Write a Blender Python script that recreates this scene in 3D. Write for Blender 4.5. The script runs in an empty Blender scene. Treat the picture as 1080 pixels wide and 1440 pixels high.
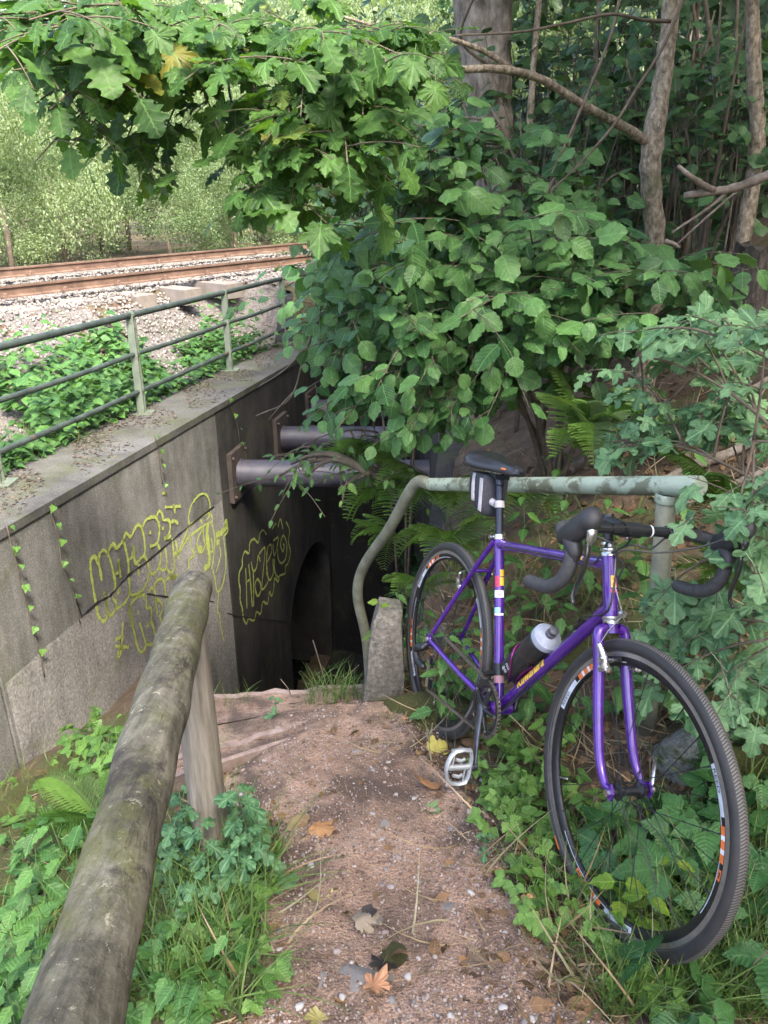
import bpy, bmesh, math, random
import numpy as np
from mathutils import Vector, Matrix
R_ = math.radians
rng = random.Random(11); nr = np.random.RandomState(11)
scene = bpy.context.scene; COL = scene.collection

# ------------------------------------------------------------ camera, sky, sun, exposure
PITCH = R_(23.0); FPX = 1083.0; CAM = np.array([0, 0, 1.6])
cd = bpy.data.cameras.new('camera'); cam = bpy.data.objects.new('camera', cd); COL.objects.link(cam)
cd.sensor_fit = 'HORIZONTAL'; cd.sensor_width = 36; cd.lens = 36*FPX/1080; cd.clip_end = 2000; cd.clip_start = .02
cam.location = CAM; cam.rotation_euler = (math.pi/2 - PITCH, 0, 0); scene.camera = cam
SUN = Vector((.25, -.55, .80)).normalized()
w = bpy.data.worlds.new('World'); scene.world = w; w.use_nodes = True
nt = w.node_tree; bg = nt.nodes['Background']
sky = nt.nodes.new('ShaderNodeTexSky'); sky.sky_type = 'NISHITA'; sky.sun_disc = False
sky.sun_elevation = math.asin(SUN.z); sky.sun_rotation = math.atan2(SUN.x, SUN.y); sky.air_density = .8; sky.dust_density = 4.0; sky.ozone_density = 1
nt.links.new(sky.outputs[0], bg.inputs[0]); bg.inputs[1].default_value = .15
sl = bpy.data.lights.new('sun', 'SUN'); so = bpy.data.objects.new('sun', sl); COL.objects.link(so)
sl.energy = 1.5; sl.angle = R_(10); sl.color = (1, .94, .82); so.rotation_euler = SUN.to_track_quat('Z', 'Y').to_euler()
vs = scene.view_settings; vs.view_transform = 'Standard'; vs.look = 'None'; vs.exposure = 2.62; vs.gamma = 1; vs.use_curve_mapping = False
scene.cycles.max_bounces = 8; scene.cycles.diffuse_bounces = 2; scene.cycles.glossy_bounces = 3; scene.cycles.transmission_bounces = 4; scene.cycles.caustics_reflective = False; scene.cycles.caustics_refractive = False
scene.cycles.use_denoising = True

# ------------------------------------------------------------ projection helpers (only to survey where things stand)
CF = np.array([0, math.cos(PITCH), -math.sin(PITCH)]); CDN = np.array([0, -math.sin(PITCH), -math.cos(PITCH)]); CR = np.array([1., 0, 0])
def ray(px, py): return CR*(px-540)/FPX + CDN*(py-720)/FPX + CF
def at(px, py, Y):
    d = ray(px, py); return CAM + d*(Y/d[1])
def proj(p):
    q = np.asarray(p, float) - CAM; z = q @ CF
    return np.stack([540 + FPX*(q @ CR)/z, 720 + FPX*(q @ CDN)/z, z], -1)

# ------------------------------------------------------------ terrain
def wallX(Y): return -1.546 + .2033*(Y - 6.74)
def wallTop(Y): return -.245 + .031*(6.74 - Y)
def passR(Y): return np.interp(Y, [2.3, 2.7, 4.2, 6, 12], [-.02, -.03, .22, .45, .45])
TN = np.array([-3.97, 8.24]); TD = np.array([.576, .817]); TL = np.array([-.817, .576])
def sp(x, k=8.): return np.logaddexp(0, k*x)/k
def sst(x, a, b):
    t = np.clip((x-a)/(b-a), 0, 1); return t*t*(3-2*t)
def wob(X, Y, f, s=0.): return (np.sin(X*f+1.3*Y*f*.7+s)+np.sin(Y*f*1.31-X*f*.53+2.1+s)+np.sin((X+Y)*f*1.73+s*2.))/3
def stairZ(Y): return np.where(Y < 2.75, -.30-.12*sst(Y, 2.4, 2.72), np.maximum(-5.2, -.80 - (Y-2.75)*.86))
def H(X, Y, rough=1.0):
    X = np.asarray(X, float); Y = np.asarray(Y, float)
    pl = -.205*(np.clip(Y, -8, 4.6) - 1.35)
    d = (X - np.interp(Y, [-8, 0, 2, 3.4, 5, 8, 12, 40], [5.2, 2.05, .80, -.12, -.15, .55, 1.5, 8.]))*.83
    hill = sp(d, 5)*.62 + sp(d-1.6, 3)*.42
    hill = np.minimum(hill, 30)
    l = -.50 - X
    bank = sp(l, 7)*.66 + np.clip(Y-3.3, 0, 3)*.16*sst(l, 0, .6)
    z = pl + hill - np.minimum(bank, 2.6)
    nz = (wob(X, Y, 3.1)*.035 + wob(X, Y, 9.2, 1.)*.015)*rough
    z = z + nz*sst(np.abs(X-.05), .25, .8) + sst(d, 1.5, 5)*wob(X, Y, 1.1)*.25
    # stairwell of the underpass
    inside = (Y > 2.42) & (Y < 10.55) & (X < passR(Y)+np.where(Y > 2.95, .13, 0)) & (X > wallX(Y)-.35)
    left = np.interp(Y, [2.42, 3.0, 5.2, 5.3], [-.75, -.95, -1.9, -3])
    z = np.where(inside & (X > left), np.minimum(z, stairZ(Y)-.06), z)
    z = np.where(inside & (X <= left), np.minimum(z, np.maximum(z-.05, stairZ(Y)+.35)), z)
    # embankment behind the wall
    tr = (X-TN[0])*TL[0] + (Y-TN[1])*TL[1]            # >0 : beyond the near rail
    emb = np.where(tr < -.7, .42 + (tr+.7)*.5, .42)
    emb = np.maximum(emb, wallTop(Y)-.02 + .03*wob(X, Y, 4.)) + sst(-tr, .35, .9)*.02*wob(X, Y, 7.)
    emb = np.minimum(emb, np.where(Y < 10.42, wallTop(Y)-.03 + .8*np.maximum(0, wallX(Y)-.84-X), 9))
    emb = np.where(tr > 2.7, np.maximum(.42-(tr-2.7)*.35, -.6), emb)
    z = np.where((X < wallX(Y)-.35), emb, z)
    z = np.where((Y >= 10.55) & (X < 4+0*Y), np.maximum(z, np.where(X > passR(Y), z, np.minimum(emb, .42))), z)
    z = np.where((Y >= 10.55) & (tr > -1.6) & (d < 6), np.where(tr > -.3, np.maximum(z, .38), z), z)
    return z
def hit(px, py, t0=.4, t1=60.):
    d = ray(px, py); t = np.geomspace(t0, t1, 900); P = CAM[None]+d[None]*t[:, None]
    b = np.where(P[:, 2] <= H(P[:, 0], P[:, 1]))[0]
    if len(b) == 0: return None
    i = b[0]; lo = t[max(i-1, 0)]; hi = t[i]
    for _ in range(14):
        m = (lo+hi)/2; p = CAM+d*m
        if p[2] <= H(p[0], p[1]): hi = m
        else: lo = m
    return CAM+d*hi

# ------------------------------------------------------------ object helpers
def tag(o, label=None, cat=None, group=None, kind=None):
    if label: o['label'] = label
    if cat: o['category'] = cat
    if group: o['group'] = group
    if kind: o['kind'] = kind
    return o
def empty(name, loc=(0, 0, 0), label=None, cat=None, group=None):
    o = bpy.data.objects.new(name, None); COL.objects.link(o); o.location = loc; o.empty_display_size = .05
    return tag(o, label, cat, group)
def link(name, me, mat=None, parent=None, smooth=True, world=True):
    o = bpy.data.objects.new(name, me); COL.objects.link(o)
    if mat is not None and len(me.materials) == 0: me.materials.append(mat)
    if smooth: me.shade_smooth()
    if parent is not None:
        o.parent = parent
        if world: o.matrix_parent_inverse = WM(parent).inverted()
    return o
def WM(o):
    m = o.matrix_basis.copy()
    return m if o.parent is None else WM(o.parent) @ o.matrix_parent_inverse @ m
class MB:
    def __init__(s): s.v = []; s.f = []; s.uv = {}
    def add(s, V, F):
        n = len(s.v); s.v += [tuple(map(float, p)) for p in V]; s.f += [[n+i for i in f] for f in F]; return n
    def box(s, c, size, M=None):
        hx, hy, hz = [k/2 for k in size]
        V = [np.array([x, y, z]) for x in (-hx, hx) for y in (-hy, hy) for z in (-hz, hz)]
        if M is not None: V = [M @ v for v in V]
        V = [np.asarray(c)+v for v in V]
        s.add(V, [[0, 1, 3, 2], [4, 6, 7, 5], [0, 4, 5, 1], [2, 3, 7, 6], [0, 2, 6, 4], [1, 5, 7, 3]]); return s
    def prism(s, poly, off):      # closed polygon of 3D points, extruded by off
        n = len(poly); off = np.asarray(off, float); P = [np.asarray(p, float) for p in poly]
        V = P + [p+off for p in P]
        s.add(V, [list(range(n))[::-1], [n+i for i in range(n)]] + [[i, (i+1) % n, n+(i+1) % n, n+i] for i in range(n)]); return s
    def tube(s, pts, r, n=10, cap=True, flat=1.0, up=None, closed=False, rnd=0):
        P = [np.asarray(p, float) for p in pts]; m = len(P); rr = r if hasattr(r, '__len__') else [r]*m
        if rnd and m > 1:   # rounded ends
            a = P[0]-P[1]; a = a/np.linalg.norm(a); b = P[-1]-P[-2]; b = b/np.linalg.norm(b); r0, r1 = rr[0], rr[-1]
            pre = [(P[0]+a*r0*math.sin(t), r0*math.cos(t)) for t in (1.5, 1.15, .75, .35)]; post = [(P[-1]+b*r1*math.sin(t), r1*math.cos(t)) for t in (.35, .75, 1.15, 1.5)]
            if rnd == 2: pre = []
            P = [q for q, _ in pre]+P+[q for q, _ in post]; rr = [q for _, q in pre]+list(rr)+[q for _, q in post]; m = len(P)
        V = []; ref = np.asarray(up if up is not None else (0.13, .31, .94), float); pu = None
        for i in range(m):
            if closed: t = P[(i+1) % m]-P[i-1]
            else: t = P[min(i+1, m-1)]-P[max(i-1, 0)]
            t = t/(np.linalg.norm(t)+1e-12)
            if pu is None:
                u = ref-t*(ref@t)
                if np.linalg.norm(u) < 1e-3: u = np.array([1, 0, 0])-t*t[0]
            else: u = pu-t*(pu@t)
            u = u/np.linalg.norm(u); pu = u; b = np.cross(t, u)
            for k in range(n):
                a = 2*math.pi*k/n; V.append(P[i]+rr[i]*(b*math.cos(a)+u*math.sin(a)*flat))
        F = [[i*n+k, i*n+(k+1) % n, (i+1)*n+(k+1) % n, (i+1)*n+k] for i in range(m-1) for k in range(n)]
        if closed: F += [[(m-1)*n+k, (m-1)*n+(k+1) % n, (k+1) % n, k] for k in range(n)]
        elif cap: F += [list(range(n))[::-1], [(m-1)*n+k for k in range(n)]]
        s.add(V, F); return s
    def ribuv(s): return None
    def lathe(s, prof, n=24, c=(0, 0, 0), M=None, a0=0, a1=2*math.pi):     # prof: (r, h) about local z
        c = np.asarray(c, float); full = abs(a1-a0-2*math.pi) < 1e-6; N = n if full else n+1; V = []
        for r, h in prof:
            for k in range(N):
                a = a0+(a1-a0)*k/n; p = np.array([r*math.cos(a), r*math.sin(a), h])
                V.append(c+(M @ p if M is not None else p))
        m = len(prof)
        F = [[i*N+k, i*N+(k+1) % N, (i+1)*N+(k+1) % N, (i+1)*N+k] for i in range(m-1) for k in range(n)]
        s.add(V, F); return s
    def mesh(s, name):
        me = bpy.data.meshes.new(name); me.from_pydata(s.v, [], s.f); me.update(); return me
    def build(s, name, mat, parent=None, smooth=True, sharp=None, world=True):
        me = s.mesh(name); o = link(name, me, mat, parent, smooth, world)
        if smooth and sharp is not None:
            bm = bmesh.new(); bm.from_mesh(me)
            for e in bm.edges:
                if len(e.link_faces) == 2 and e.calc_face_angle(0) > R_(sharp): e.smooth = False
            bm.to_mesh(me); bm.free()
        return o
def basis(z, x=None):      # 3x3 with given local z
    z = np.asarray(z, float); z = z/np.linalg.norm(z); r = np.asarray(x if x is not None else ((1, 0, 0) if abs(z[0]) < .9 else (0, 1, 0)), float)
    xx = r-z*(r@z); xx = xx/np.linalg.norm(xx); return np.stack([xx, np.cross(z, xx), z], 1)
def bez(A, B, C, n=12):
    A, B, C = [np.asarray(q, float) for q in (A, B, C)]
    return [A*(1-t)**2+B*2*t*(1-t)+C*t*t for t in np.linspace(0, 1, n)]
def smooth_path(pts, n=6):
    P = [np.asarray(p, float) for p in pts]; P = [2*P[0]-P[1]]+P+[2*P[-1]-P[-2]]; out = []
    for i in range(1, len(P)-2):
        for t in np.linspace(0, 1, n, endpoint=False):
            a, b, c, d = P[i-1:i+3]; out.append(.5*((2*b)+(-a+c)*t+(2*a-5*b+4*c-d)*t*t+(-a+3*b-3*c+d)*t**3))
    out.append(P[-2]); return out

# ------------------------------------------------------------ materials
def nodes(name):
    m = bpy.data.materials.new(name); m.use_nodes = True; t = m.node_tree; return m, t, t.nodes, t.links, t.nodes['Principled BSDF']
def ramp(N, stops):
    r = N.new('ShaderNodeValToRGB'); e = r.color_ramp.elements
    while len(e) < len(stops): e.new(.5)
    for k, (p, c) in enumerate(stops): e[k].position = p; e[k].color = (*c, 1) if len(c) == 3 else c
    return r
def noise(N, L, vec, scale, detail=5, rough=.6, dist=0):
    n = N.new('ShaderNodeTexNoise'); n.inputs['Scale'].default_value = scale; n.inputs['Detail'].default_value = detail; n.inputs['Roughness'].default_value = rough; n.inputs['Distortion'].default_value = dist
    if vec is not None: L.new(vec, n.inputs['Vector'])
    return n
def mixc(N, L, fac, a, b, mode='MIX'):
    m = N.new('ShaderNodeMix'); m.data_type = 'RGBA'; m.blend_type = mode
    for s, v in ((m.inputs[0], fac), (m.inputs[6], a), (m.inputs[7], b)):
        if hasattr(v, 'links'): L.new(v, s)
        else: s.default_value = (*v, 1) if hasattr(v, '__len__') else v
    return m.outputs[2]
def vecs(N, L, scale=(1, 1, 1), kind='Object'):
    tc = N.new('ShaderNodeTexCoord'); mp = N.new('ShaderNodeMapping'); mp.inputs['Scale'].default_value = scale; L.new(tc.outputs[kind], mp.inputs['Vector']); return mp.outputs[0]
def bump(N, L, b, h, strength, dist=.01):
    n = N.new('ShaderNodeBump'); n.inputs['Strength'].default_value = strength; n.inputs['Distance'].default_value = dist; L.new(h, n.inputs['Height']); L.new(n.outputs[0], b.inputs['Normal']); return n
def pmat(name, stops, scale=8, rough=.6, bstr=.3, bscale=None, bdist=.005, metal=0, stretch=(1, 1, 1), spec=.5, coat=0, patch=None, detail=7):
    """noise ramp colour + fine bump; patch = (colour, scale, lo, hi) a second layer such as lichen or rust"""
    m, t, N, L, b = nodes(name); v = vecs(N, L, stretch)
    n = noise(N, L, v, scale, detail, .65); c = ramp(N, stops); L.new(n.outputs[0], c.inputs[0]); col = c.outputs[0]
    if patch:
        for (pc, ps, lo, hi) in (patch if isinstance(patch, list) else [patch]):
            q = noise(N, L, v, ps, 8, .7, .3); r = ramp(N, [(lo, (0, 0, 0)), (hi, (1, 1, 1))]); L.new(q.outputs[0], r.inputs[0]); col = mixc(N, L, r.outputs[0], col, pc)
    L.new(col, b.inputs['Base Color']); b.inputs['Roughness'].default_value = rough; b.inputs['Metallic'].default_value = metal; b.inputs['Specular IOR Level'].default_value = spec; b.inputs['Coat Weight'].default_value = coat; b.inputs['Coat Roughness'].default_value = .08
    if bstr:
        n2 = noise(N, L, v, bscale or scale*4, 8, .7); bump(N, L, b, n2.outputs[0], bstr, bdist)
    return m
def plain(name, c, rough=.4, metal=0, spec=.5, coat=0):
    m, t, N, L, b = nodes(name); v = vecs(N, L)
    n = noise(N, L, v, 60, 4); r = ramp(N, [(.3, tuple(k*.8 for k in c)), (.7, tuple(min(1, k*1.12) for k in c))]); L.new(n.outputs[0], r.inputs[0]); L.new(r.outputs[0], b.inputs['Base Color'])
    n2 = noise(N, L, v, 25, 5); rr = N.new('ShaderNodeMapRange'); rr.inputs[3].default_value = max(0, rough-.08); rr.inputs[4].default_value = rough+.12; L.new(n2.outputs[0], rr.inputs[0]); L.new(rr.outputs[0], b.inputs['Roughness'])
    b.inputs['Metallic'].default_value = metal; b.inputs['Specular IOR Level'].default_value = spec; b.inputs['Coat Weight'].default_value = coat; b.inputs['Coat Roughness'].default_value = .06
    return m
def leafmat(name, dark, light, attr=False, rough=.42, trans=.28, veins=7, veinc=.5, spec=.28, sick=None):
    m, t, N, L, b = nodes(name)
    if attr:
        a = N.new('ShaderNodeAttribute'); a.attribute_name = 'rnd'; rnd = a.outputs['Fac']
    else: rnd = N.new('ShaderNodeObjectInfo').outputs['Random']
    st = [(0, dark), (.75, light)]
    if sick: st += [(.975, light), (.99, sick)]
    c = ramp(N, st); L.new(rnd, c.inputs[0])
    uv = N.new('ShaderNodeUVMap'); sx = N.new('ShaderNodeSeparateXYZ'); L.new(uv.outputs[0], sx.inputs[0])
    def M(op, *ins):
        q = N.new('ShaderNodeMath'); q.operation = op
        for k, i in enumerate(ins):
            if hasattr(i, 'links'): L.new(i, q.inputs[k])
            else: q.inputs[k].default_value = i
        return q.outputs[0]
    u = M('ABSOLUTE', M('SUBTRACT', sx.outputs[0], .5))
    mid = M('LESS_THAN', u, .018)
    ph = M('MULTIPLY', M('SUBTRACT', sx.outputs[1], M('MULTIPLY', u, .75)), veins*2*math.pi)
    s = M('SINE', ph); side = M('GREATER_THAN', s, .93)
    line = M('MAXIMUM', mid, M('MULTIPLY', side, .4))
    lc = tuple(min(1, k*1.5+.03) for k in light)
    col = mixc(N, L, M('MULTIPLY', line, veinc), c.outputs[0], lc)
    geo = N.new('ShaderNodeNewGeometry'); sp_ = noise(N, L, geo.outputs['Position'], 38, 5, .7)
    rr = ramp(N, [(.3, (.72, .72, .72)), (.7, (1.2, 1.2, 1.2))]); L.new(sp_.outputs[0], rr.inputs[0])
    col = mixc(N, L, 1.0, col, rr.outputs[0], 'MULTIPLY')
    hole = noise(N, L, geo.outputs['Position'], 75, 3, .5); hr = ramp(N, [(.70, (0, 0, 0)), (.73, (1, 1, 1))]); L.new(hole.outputs[0], hr.inputs[0])
    col = mixc(N, L, M('MULTIPLY', hr.outputs[0], .7), col, (.12, .07, .03))
    back = mixc(N, L, geo.outputs['Backfacing'], col, mixc(N, L, .45, col, (.16, .2, .13)))
    L.new(back, b.inputs['Base Color']); b.inputs['Roughness'].default_value = rough; b.inputs['Specular IOR Level'].default_value = spec
    bump(N, L, b, M('ADD', M('MULTIPLY', s, .36), M('MULTIPLY', sp_.outputs[0], .9)), .3, .004)
    tr = N.new('ShaderNodeBsdfTranslucent'); tc = mixc(N, L, 1.0, col, (1.5, 1.55, .55), 'MULTIPLY'); L.new(tc, tr.inputs[0])
    mx = N.new('ShaderNodeMixShader'); mx.inputs[0].default_value = trans; L.new(b.outputs[0], mx.inputs[1]); L.new(tr.outputs[0], mx.inputs[2])
    L.new(mx.outputs[0], N['Material Output'].inputs[0]); return m
class LM:      # a pair of the same leaf material, one for single leaves, one for joined foliage
    def __init__(s, name, *a, **k): s.o = leafmat(name, *a, **k); s.a = leafmat(name+' joined', *a, attr=True, **k)

# ------------------------------------------------------------ leaf shapes: (V, tris, UV); y runs along the midrib, z is the upper side
def strip_leaf(wf, rows=8, cols=2, fold=.22, curl=.25, wave=.0, seed=0, serr=0.0, stem=.25, ser_n=1):
    r = random.Random(seed); V = []; UV = []; nc = 2*cols+1
    for i in range(rows+1):
        v = i/rows; hw = wf(v); tw = r.uniform(-.02, .02)
        for j in range(-cols, cols+1):
            e = abs(j)/cols; x = hw*j/cols; y = v
            if abs(j) == cols: x *= 1+serr*(1 if i % 2 else -1); y += serr*.25*(1 if i % 2 else 0)
            z = fold*abs(x) - curl*v*v*.6 - .35*curl*x*x*4 + wave*math.sin(v*9+j*2+seed) + tw*e
            V.append((x+tw, y, z)); UV.append((.5+x*.9, v))
    F = []
    for i in range(rows):
        for j in range(nc-1):
            a = i*nc+j; F += [(a, a+1, a+nc+1), (a, a+nc+1, a+nc)]
    k = len(V)       # petiole
    V += [(-.008, -stem, .05), (.008, -stem, .05), (.008, .02, 0), (-.008, .02, 0)]; UV += [(.5, 0)]*4; F += [(k, k+1, k+2), (k, k+2, k+3)]
    return np.array(V, float), np.array(F), np.array(UV, float)
def fan_leaf(outline, c=(0, .3), curl=.2, wave=.05, seed=0, stem=.5, rings=2):
    r = random.Random(seed); V = [(c[0], c[1], 0)]; UV = [(.5, c[1])]; n = len(outline); F = []
    for q in range(1, rings+1):
        for k, (x, y) in enumerate(outline):
            f = q/rings; px = c[0]+(x-c[0])*f; py = c[1]+(y-c[1])*f; d = math.hypot(px, py-.3)
            V.append((px, py, -curl*d*d + wave*math.sin(k*1.9+seed)*f + .12*abs(px)*f)); UV.append((.5+px*.8, py))
    for k in range(n-1): F.append((0, 1+k+1, 1+k))
    F.append((0, 1, n))
    for q in range(1, rings):
        for k in range(n-1):
            a = 1+(q-1)*n+k; b = a+n; F += [(a, a+1, b+1), (a, b+1, b)]
        a = 1+(q-1)*n; F += [(a+n-1, a, a+n), (a+n-1, a+n, a+2*n-1)]
    k = len(V); V += [(-.01, -stem, .02), (.01, -stem, .02), (.01, .03, 0), (-.01, .03, 0)]; UV += [(.5, 0)]*4; F += [(k, k+1, k+2), (k, k+2, k+3)]
    return np.array(V, float), np.array(F), np.array(UV, float)
def lobes(spec):     # half outline from the base round to the tip, mirrored
    h = [(x, y) for x, y in spec]; return [(-x, y) for x, y in h] + [(x, y) for x, y in h[::-1] if x > 1e-6]
ovate = lambda W, p=.42: (lambda v: W*(math.sin(math.pi*min(1, v**.62*.985+.015))**.8)*(1-.15*v) + .004)
round_ = lambda W: (lambda v: W*(math.sin(math.pi*min(1, v**.85*.985+.01))**.62)*(1.0-.04*v)*(1 if v < .9 else .9) + .004)
HAZEL = [strip_leaf(round_((.39, .45, .42, .50, .36, .44)[k]), 9, 2, (.10, .30, .18, .08, .42, .24)[k], (.15, .35, .7, .25, .5, .95)[k], (.012, .022, .03, .018, .02, .035)[k], k, .075) for k in range(6)]
NETTLE = [strip_leaf(ovate(.27), 9, 2, .3, .3+.1*k, .01, k+9, .16, .15) for k in range(3)]
BRAMB = [strip_leaf(ovate(.36), 9, 2, .25, .2+.1*k, .015, k+19, .09, .2) for k in range(3)]
def oakw(v): return .05+.33*math.sin(math.pi*v**1.15)**.75*(1+.30*math.cos(v*2*math.pi*4.0+2.2))*(1 if v < .97 else .5)
OAK = [strip_leaf(oakw, 20, 1, .15, .25+.15*k, .02, k+30, 0, .2) for k in range(3)]
MAP_H = [(.02, -.02), (.20, -.09), (.31, -.03), (.33, .05), (.44, .10), (.40, .17), (.31, .22), (.43, .27), (.50, .36), (.58, .42), (.55, .48), (.60, .58), (.49, .58), (.41, .60), (.31, .54), (.24, .55), (.25, .64), (.29, .74), (.19, .79), (.13, .88), (.0, 1.0)]
MAPLE = [fan_leaf(lobes(MAP_H), (0, .22), .18+.12*k, .05, k+40, .6) for k in range(4)]
FMAP_H = [(.02, 0), (.16, -.08), (.26, -.06), (.27, .04), (.20, .12), (.34, .14), (.48, .18), (.58, .30), (.54, .40), (.40, .42), (.28, .40), (.20, .44), (.20, .56), (.28, .68), (.25, .80), (.14, .84), (.10, .94), (.0, .98)]
FMAP = [fan_leaf(lobes(FMAP_H), (0, .25), .25+.12*k, .04, k+50, .6) for k in range(4)]
CEL_H = [(.02, 0), (.18, -.02), (.28, .06), (.22, .14), (.13, .18), (.26, .24), (.38, .34), (.34, .46), (.20, .46), (.14, .50), (.22, .62), (.26, .76), (.18, .88), (.08, .90), (.0, .97)]
CELAN = [fan_leaf(lobes(CEL_H), (0, .3), .2+.15*k, .06, k+60, .5) for k in range(3)]
IVY_H = [(.03, 0), (.3, -.1), (.42, .1), (.36, .28), (.22, .42), (.12, .7), (0, .9)]
IVY = [fan_leaf(lobes(IVY_H), (0, .2), .1, .02, k+70, .4, 1) for k in range(2)]
def join(parts):
    V = []; F = []; U = []; n = 0
    for v, f, u in parts: V.append(v); F.append(f+n); U.append(u); n += len(v)
    return np.concatenate(V), np.concatenate(F), np.concatenate(U)
def xf(g, M, p=(0, 0, 0), s=1.0): return g[0]*s @ np.asarray(M).T + np.asarray(p), g[1], g[2]
def rz(a): c, s = math.cos(a), math.sin(a); return np.array([[c, -s, 0], [s, c, 0], [0, 0, 1.]])
def rx(a): c, s = math.cos(a), math.sin(a); return np.array([[1, 0, 0], [0, c, -s], [0, s, c.real]])
def ry(a): c, s = math.cos(a), math.sin(a); return np.array([[c, 0, s], [0, 1, 0], [-s, 0, c]])
def trif(base, k):     # three leaflets on one stalk end
    b = base[k % len(base)]
    return join([xf(b, rz(0), (0, .06, 0), .62), xf(b, rz(1.25) @ ry(.25), (-.05, 0, 0), .55), xf(b, rz(-1.25) @ ry(-.25), (.05, 0, 0), .55)])
STRAW = [trif([strip_leaf(ovate(.42), 6, 1, .3, .25, .0, q+80, .10, .05)], 0) for q in range(3)]
BRTRI = [trif(BRAMB, q) for q in range(3)]
def frond(seed, n=30, droop=.5):
    r = random.Random(seed); parts = []; 
    def spine(v): return np.array([.03*math.sin(v*3+seed), v*math.cos(droop*v*.9), v*.45*(1-v*.2)-droop*.75*v*v])
    for i in range(n):
        v = .10+.88*i/(n-1); L = .23*math.sin(math.pi*(v*.86+.10))**.9*(1 if v < .9 else .8)+.012
        for s in (-1, 1):
            m = 8; V = []; F = []; U = []
            a = R_(74)-.35*v; d = np.array([s*math.sin(a), math.cos(a), -.12+r.uniform(-.1, .1)]); p0 = spine(v); side = np.array([-s*math.cos(a), math.sin(a), 0])
            for k in range(m+1):
                q = k/m; hw = .0125*(.4+.6*L/.23)*(1-q)**.55*(1+.35*(1 if k % 2 else -1)); p = p0+d*L*q+np.array([0, 0, -.25*L*q*q])
                V += [p-side*hw, p+side*hw+np.array([0, 0, .01])]; U += [(.5-.2, q), (.5+.2, q)]
            for k in range(m): F += [(2*k, 2*k+1, 2*k+3), (2*k, 2*k+3, 2*k+2)]
            parts.append((np.array(V), np.array(F), np.array(U)))
    V = []; F = []; m = 14
    for k in range(m+1):
        v = k/m; p = spine(v); wd = .007*(1.1-v); V += [p+np.array([-wd, 0, 0]), p+np.array([wd, 0, 0.004]), p+np.array([0, 0, -.012*(1.1-v)])]
    for k in range(m):
        for j in range(3): a = 3*k+j; b = 3*k+(j+1) % 3; F += [(a, b, b+3), (a, b+3, a+3)]
    parts.append((np.array(V), np.array(F), np.full((len(V), 2), .5)))
    return join(parts)
FROND = [frond(90+k, 30, .45+.2*k) for k in range(4)]
def blade(seed, bend): 
    V = []; F = []; U = []; m = 5
    for k in range(m+1):
        v = k/m; hw = .014*(1-v)**.7+.0008; y = bend*v*v; z = v*(1-.35*bend*v); V += [(-hw, y, z), (hw, y+.004, z)]; U += [(.42, v), (.58, v)]
    for k in range(m): F += [(2*k, 2*k+1, 2*k+3), (2*k, 2*k+3, 2*k+2)]
    return np.array(V), np.array(F), np.array(U)
BLADE = [blade(k, .2+.28*k) for k in range(4)]

_cache = {}
def leaf_mesh(key, g, mat):
    if key not in _cache:
        me = npmesh(key, g[0], g[1], g[2]); me.materials.append(mat); me.shade_smooth(); _cache[key] = me
    return _cache[key]
def npmesh(name, V, F, UV=None, rnd=None):
    me = bpy.data.meshes.new(name); V = np.ascontiguousarray(V, np.float32); F = np.ascontiguousarray(F, np.int32)
    me.vertices.add(len(V)); me.vertices.foreach_set('co', V.ravel()); me.loops.add(F.size); me.loops.foreach_set('vertex_index', F.ravel())
    me.polygons.add(len(F)); me.polygons.foreach_set('loop_start', np.arange(0, F.size, F.shape[1], dtype=np.int32)); me.update(calc_edges=True)
    if UV is not None:
        u = me.uv_layers.new(name='UVMap'); u.data.foreach_set('uv', np.ascontiguousarray(UV[F.ravel()], np.float32).ravel())
    if rnd is not None:
        a = me.attributes.new('rnd', 'FLOAT', 'POINT'); a.data.foreach_set('value', np.ascontiguousarray(rnd, np.float32))
    return me
def frame(t, n):       # leaf frame: columns x, y (tip), z (normal)
    t = np.asarray(t, float); t = t/np.linalg.norm(t); n = np.asarray(n, float); n = n-t*(n@t); n = n/(np.linalg.norm(n)+1e-9)
    return np.stack([np.cross(t, n), t, n], 1)
def merged(name, variants, leaves, mat, parent=None, kind=None):
    """leaves: (p, M3, size, variant, rnd) joined into one mesh"""
    if not leaves: return None
    Vs = []; Fs = []; Us = []; Rs = []; n = 0
    for vi, g in enumerate(variants):
        L = [l for l in leaves if l[3] % len(variants) == vi]
        if not L: continue
        P = np.array([l[0] for l in L]); M = np.array([l[1]*l[2] for l in L]); rd = np.array([l[4] for l in L]); k = len(g[0])
        V = np.einsum('nij,kj->nki', M, g[0])+P[:, None]; F = g[1][None]+(np.arange(len(L))*k)[:, None, None]+n
        Vs.append(V.reshape(-1, 3)); Fs.append(F.reshape(-1, 3)); Us.append(np.tile(g[2], (len(L), 1))); Rs.append(np.repeat(rd, k)); n += len(L)*k
    me = npmesh(name, np.concatenate(Vs), np.concatenate(Fs), np.concatenate(Us), np.concatenate(Rs)); me.materials.append(mat); me.shade_smooth()
    o = bpy.data.objects.new(name, me); COL.objects.link(o)
    if parent is not None: o.parent = parent; o.matrix_parent_inverse = WM(parent).inverted()
    if kind: o['kind'] = kind
    return o
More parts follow.
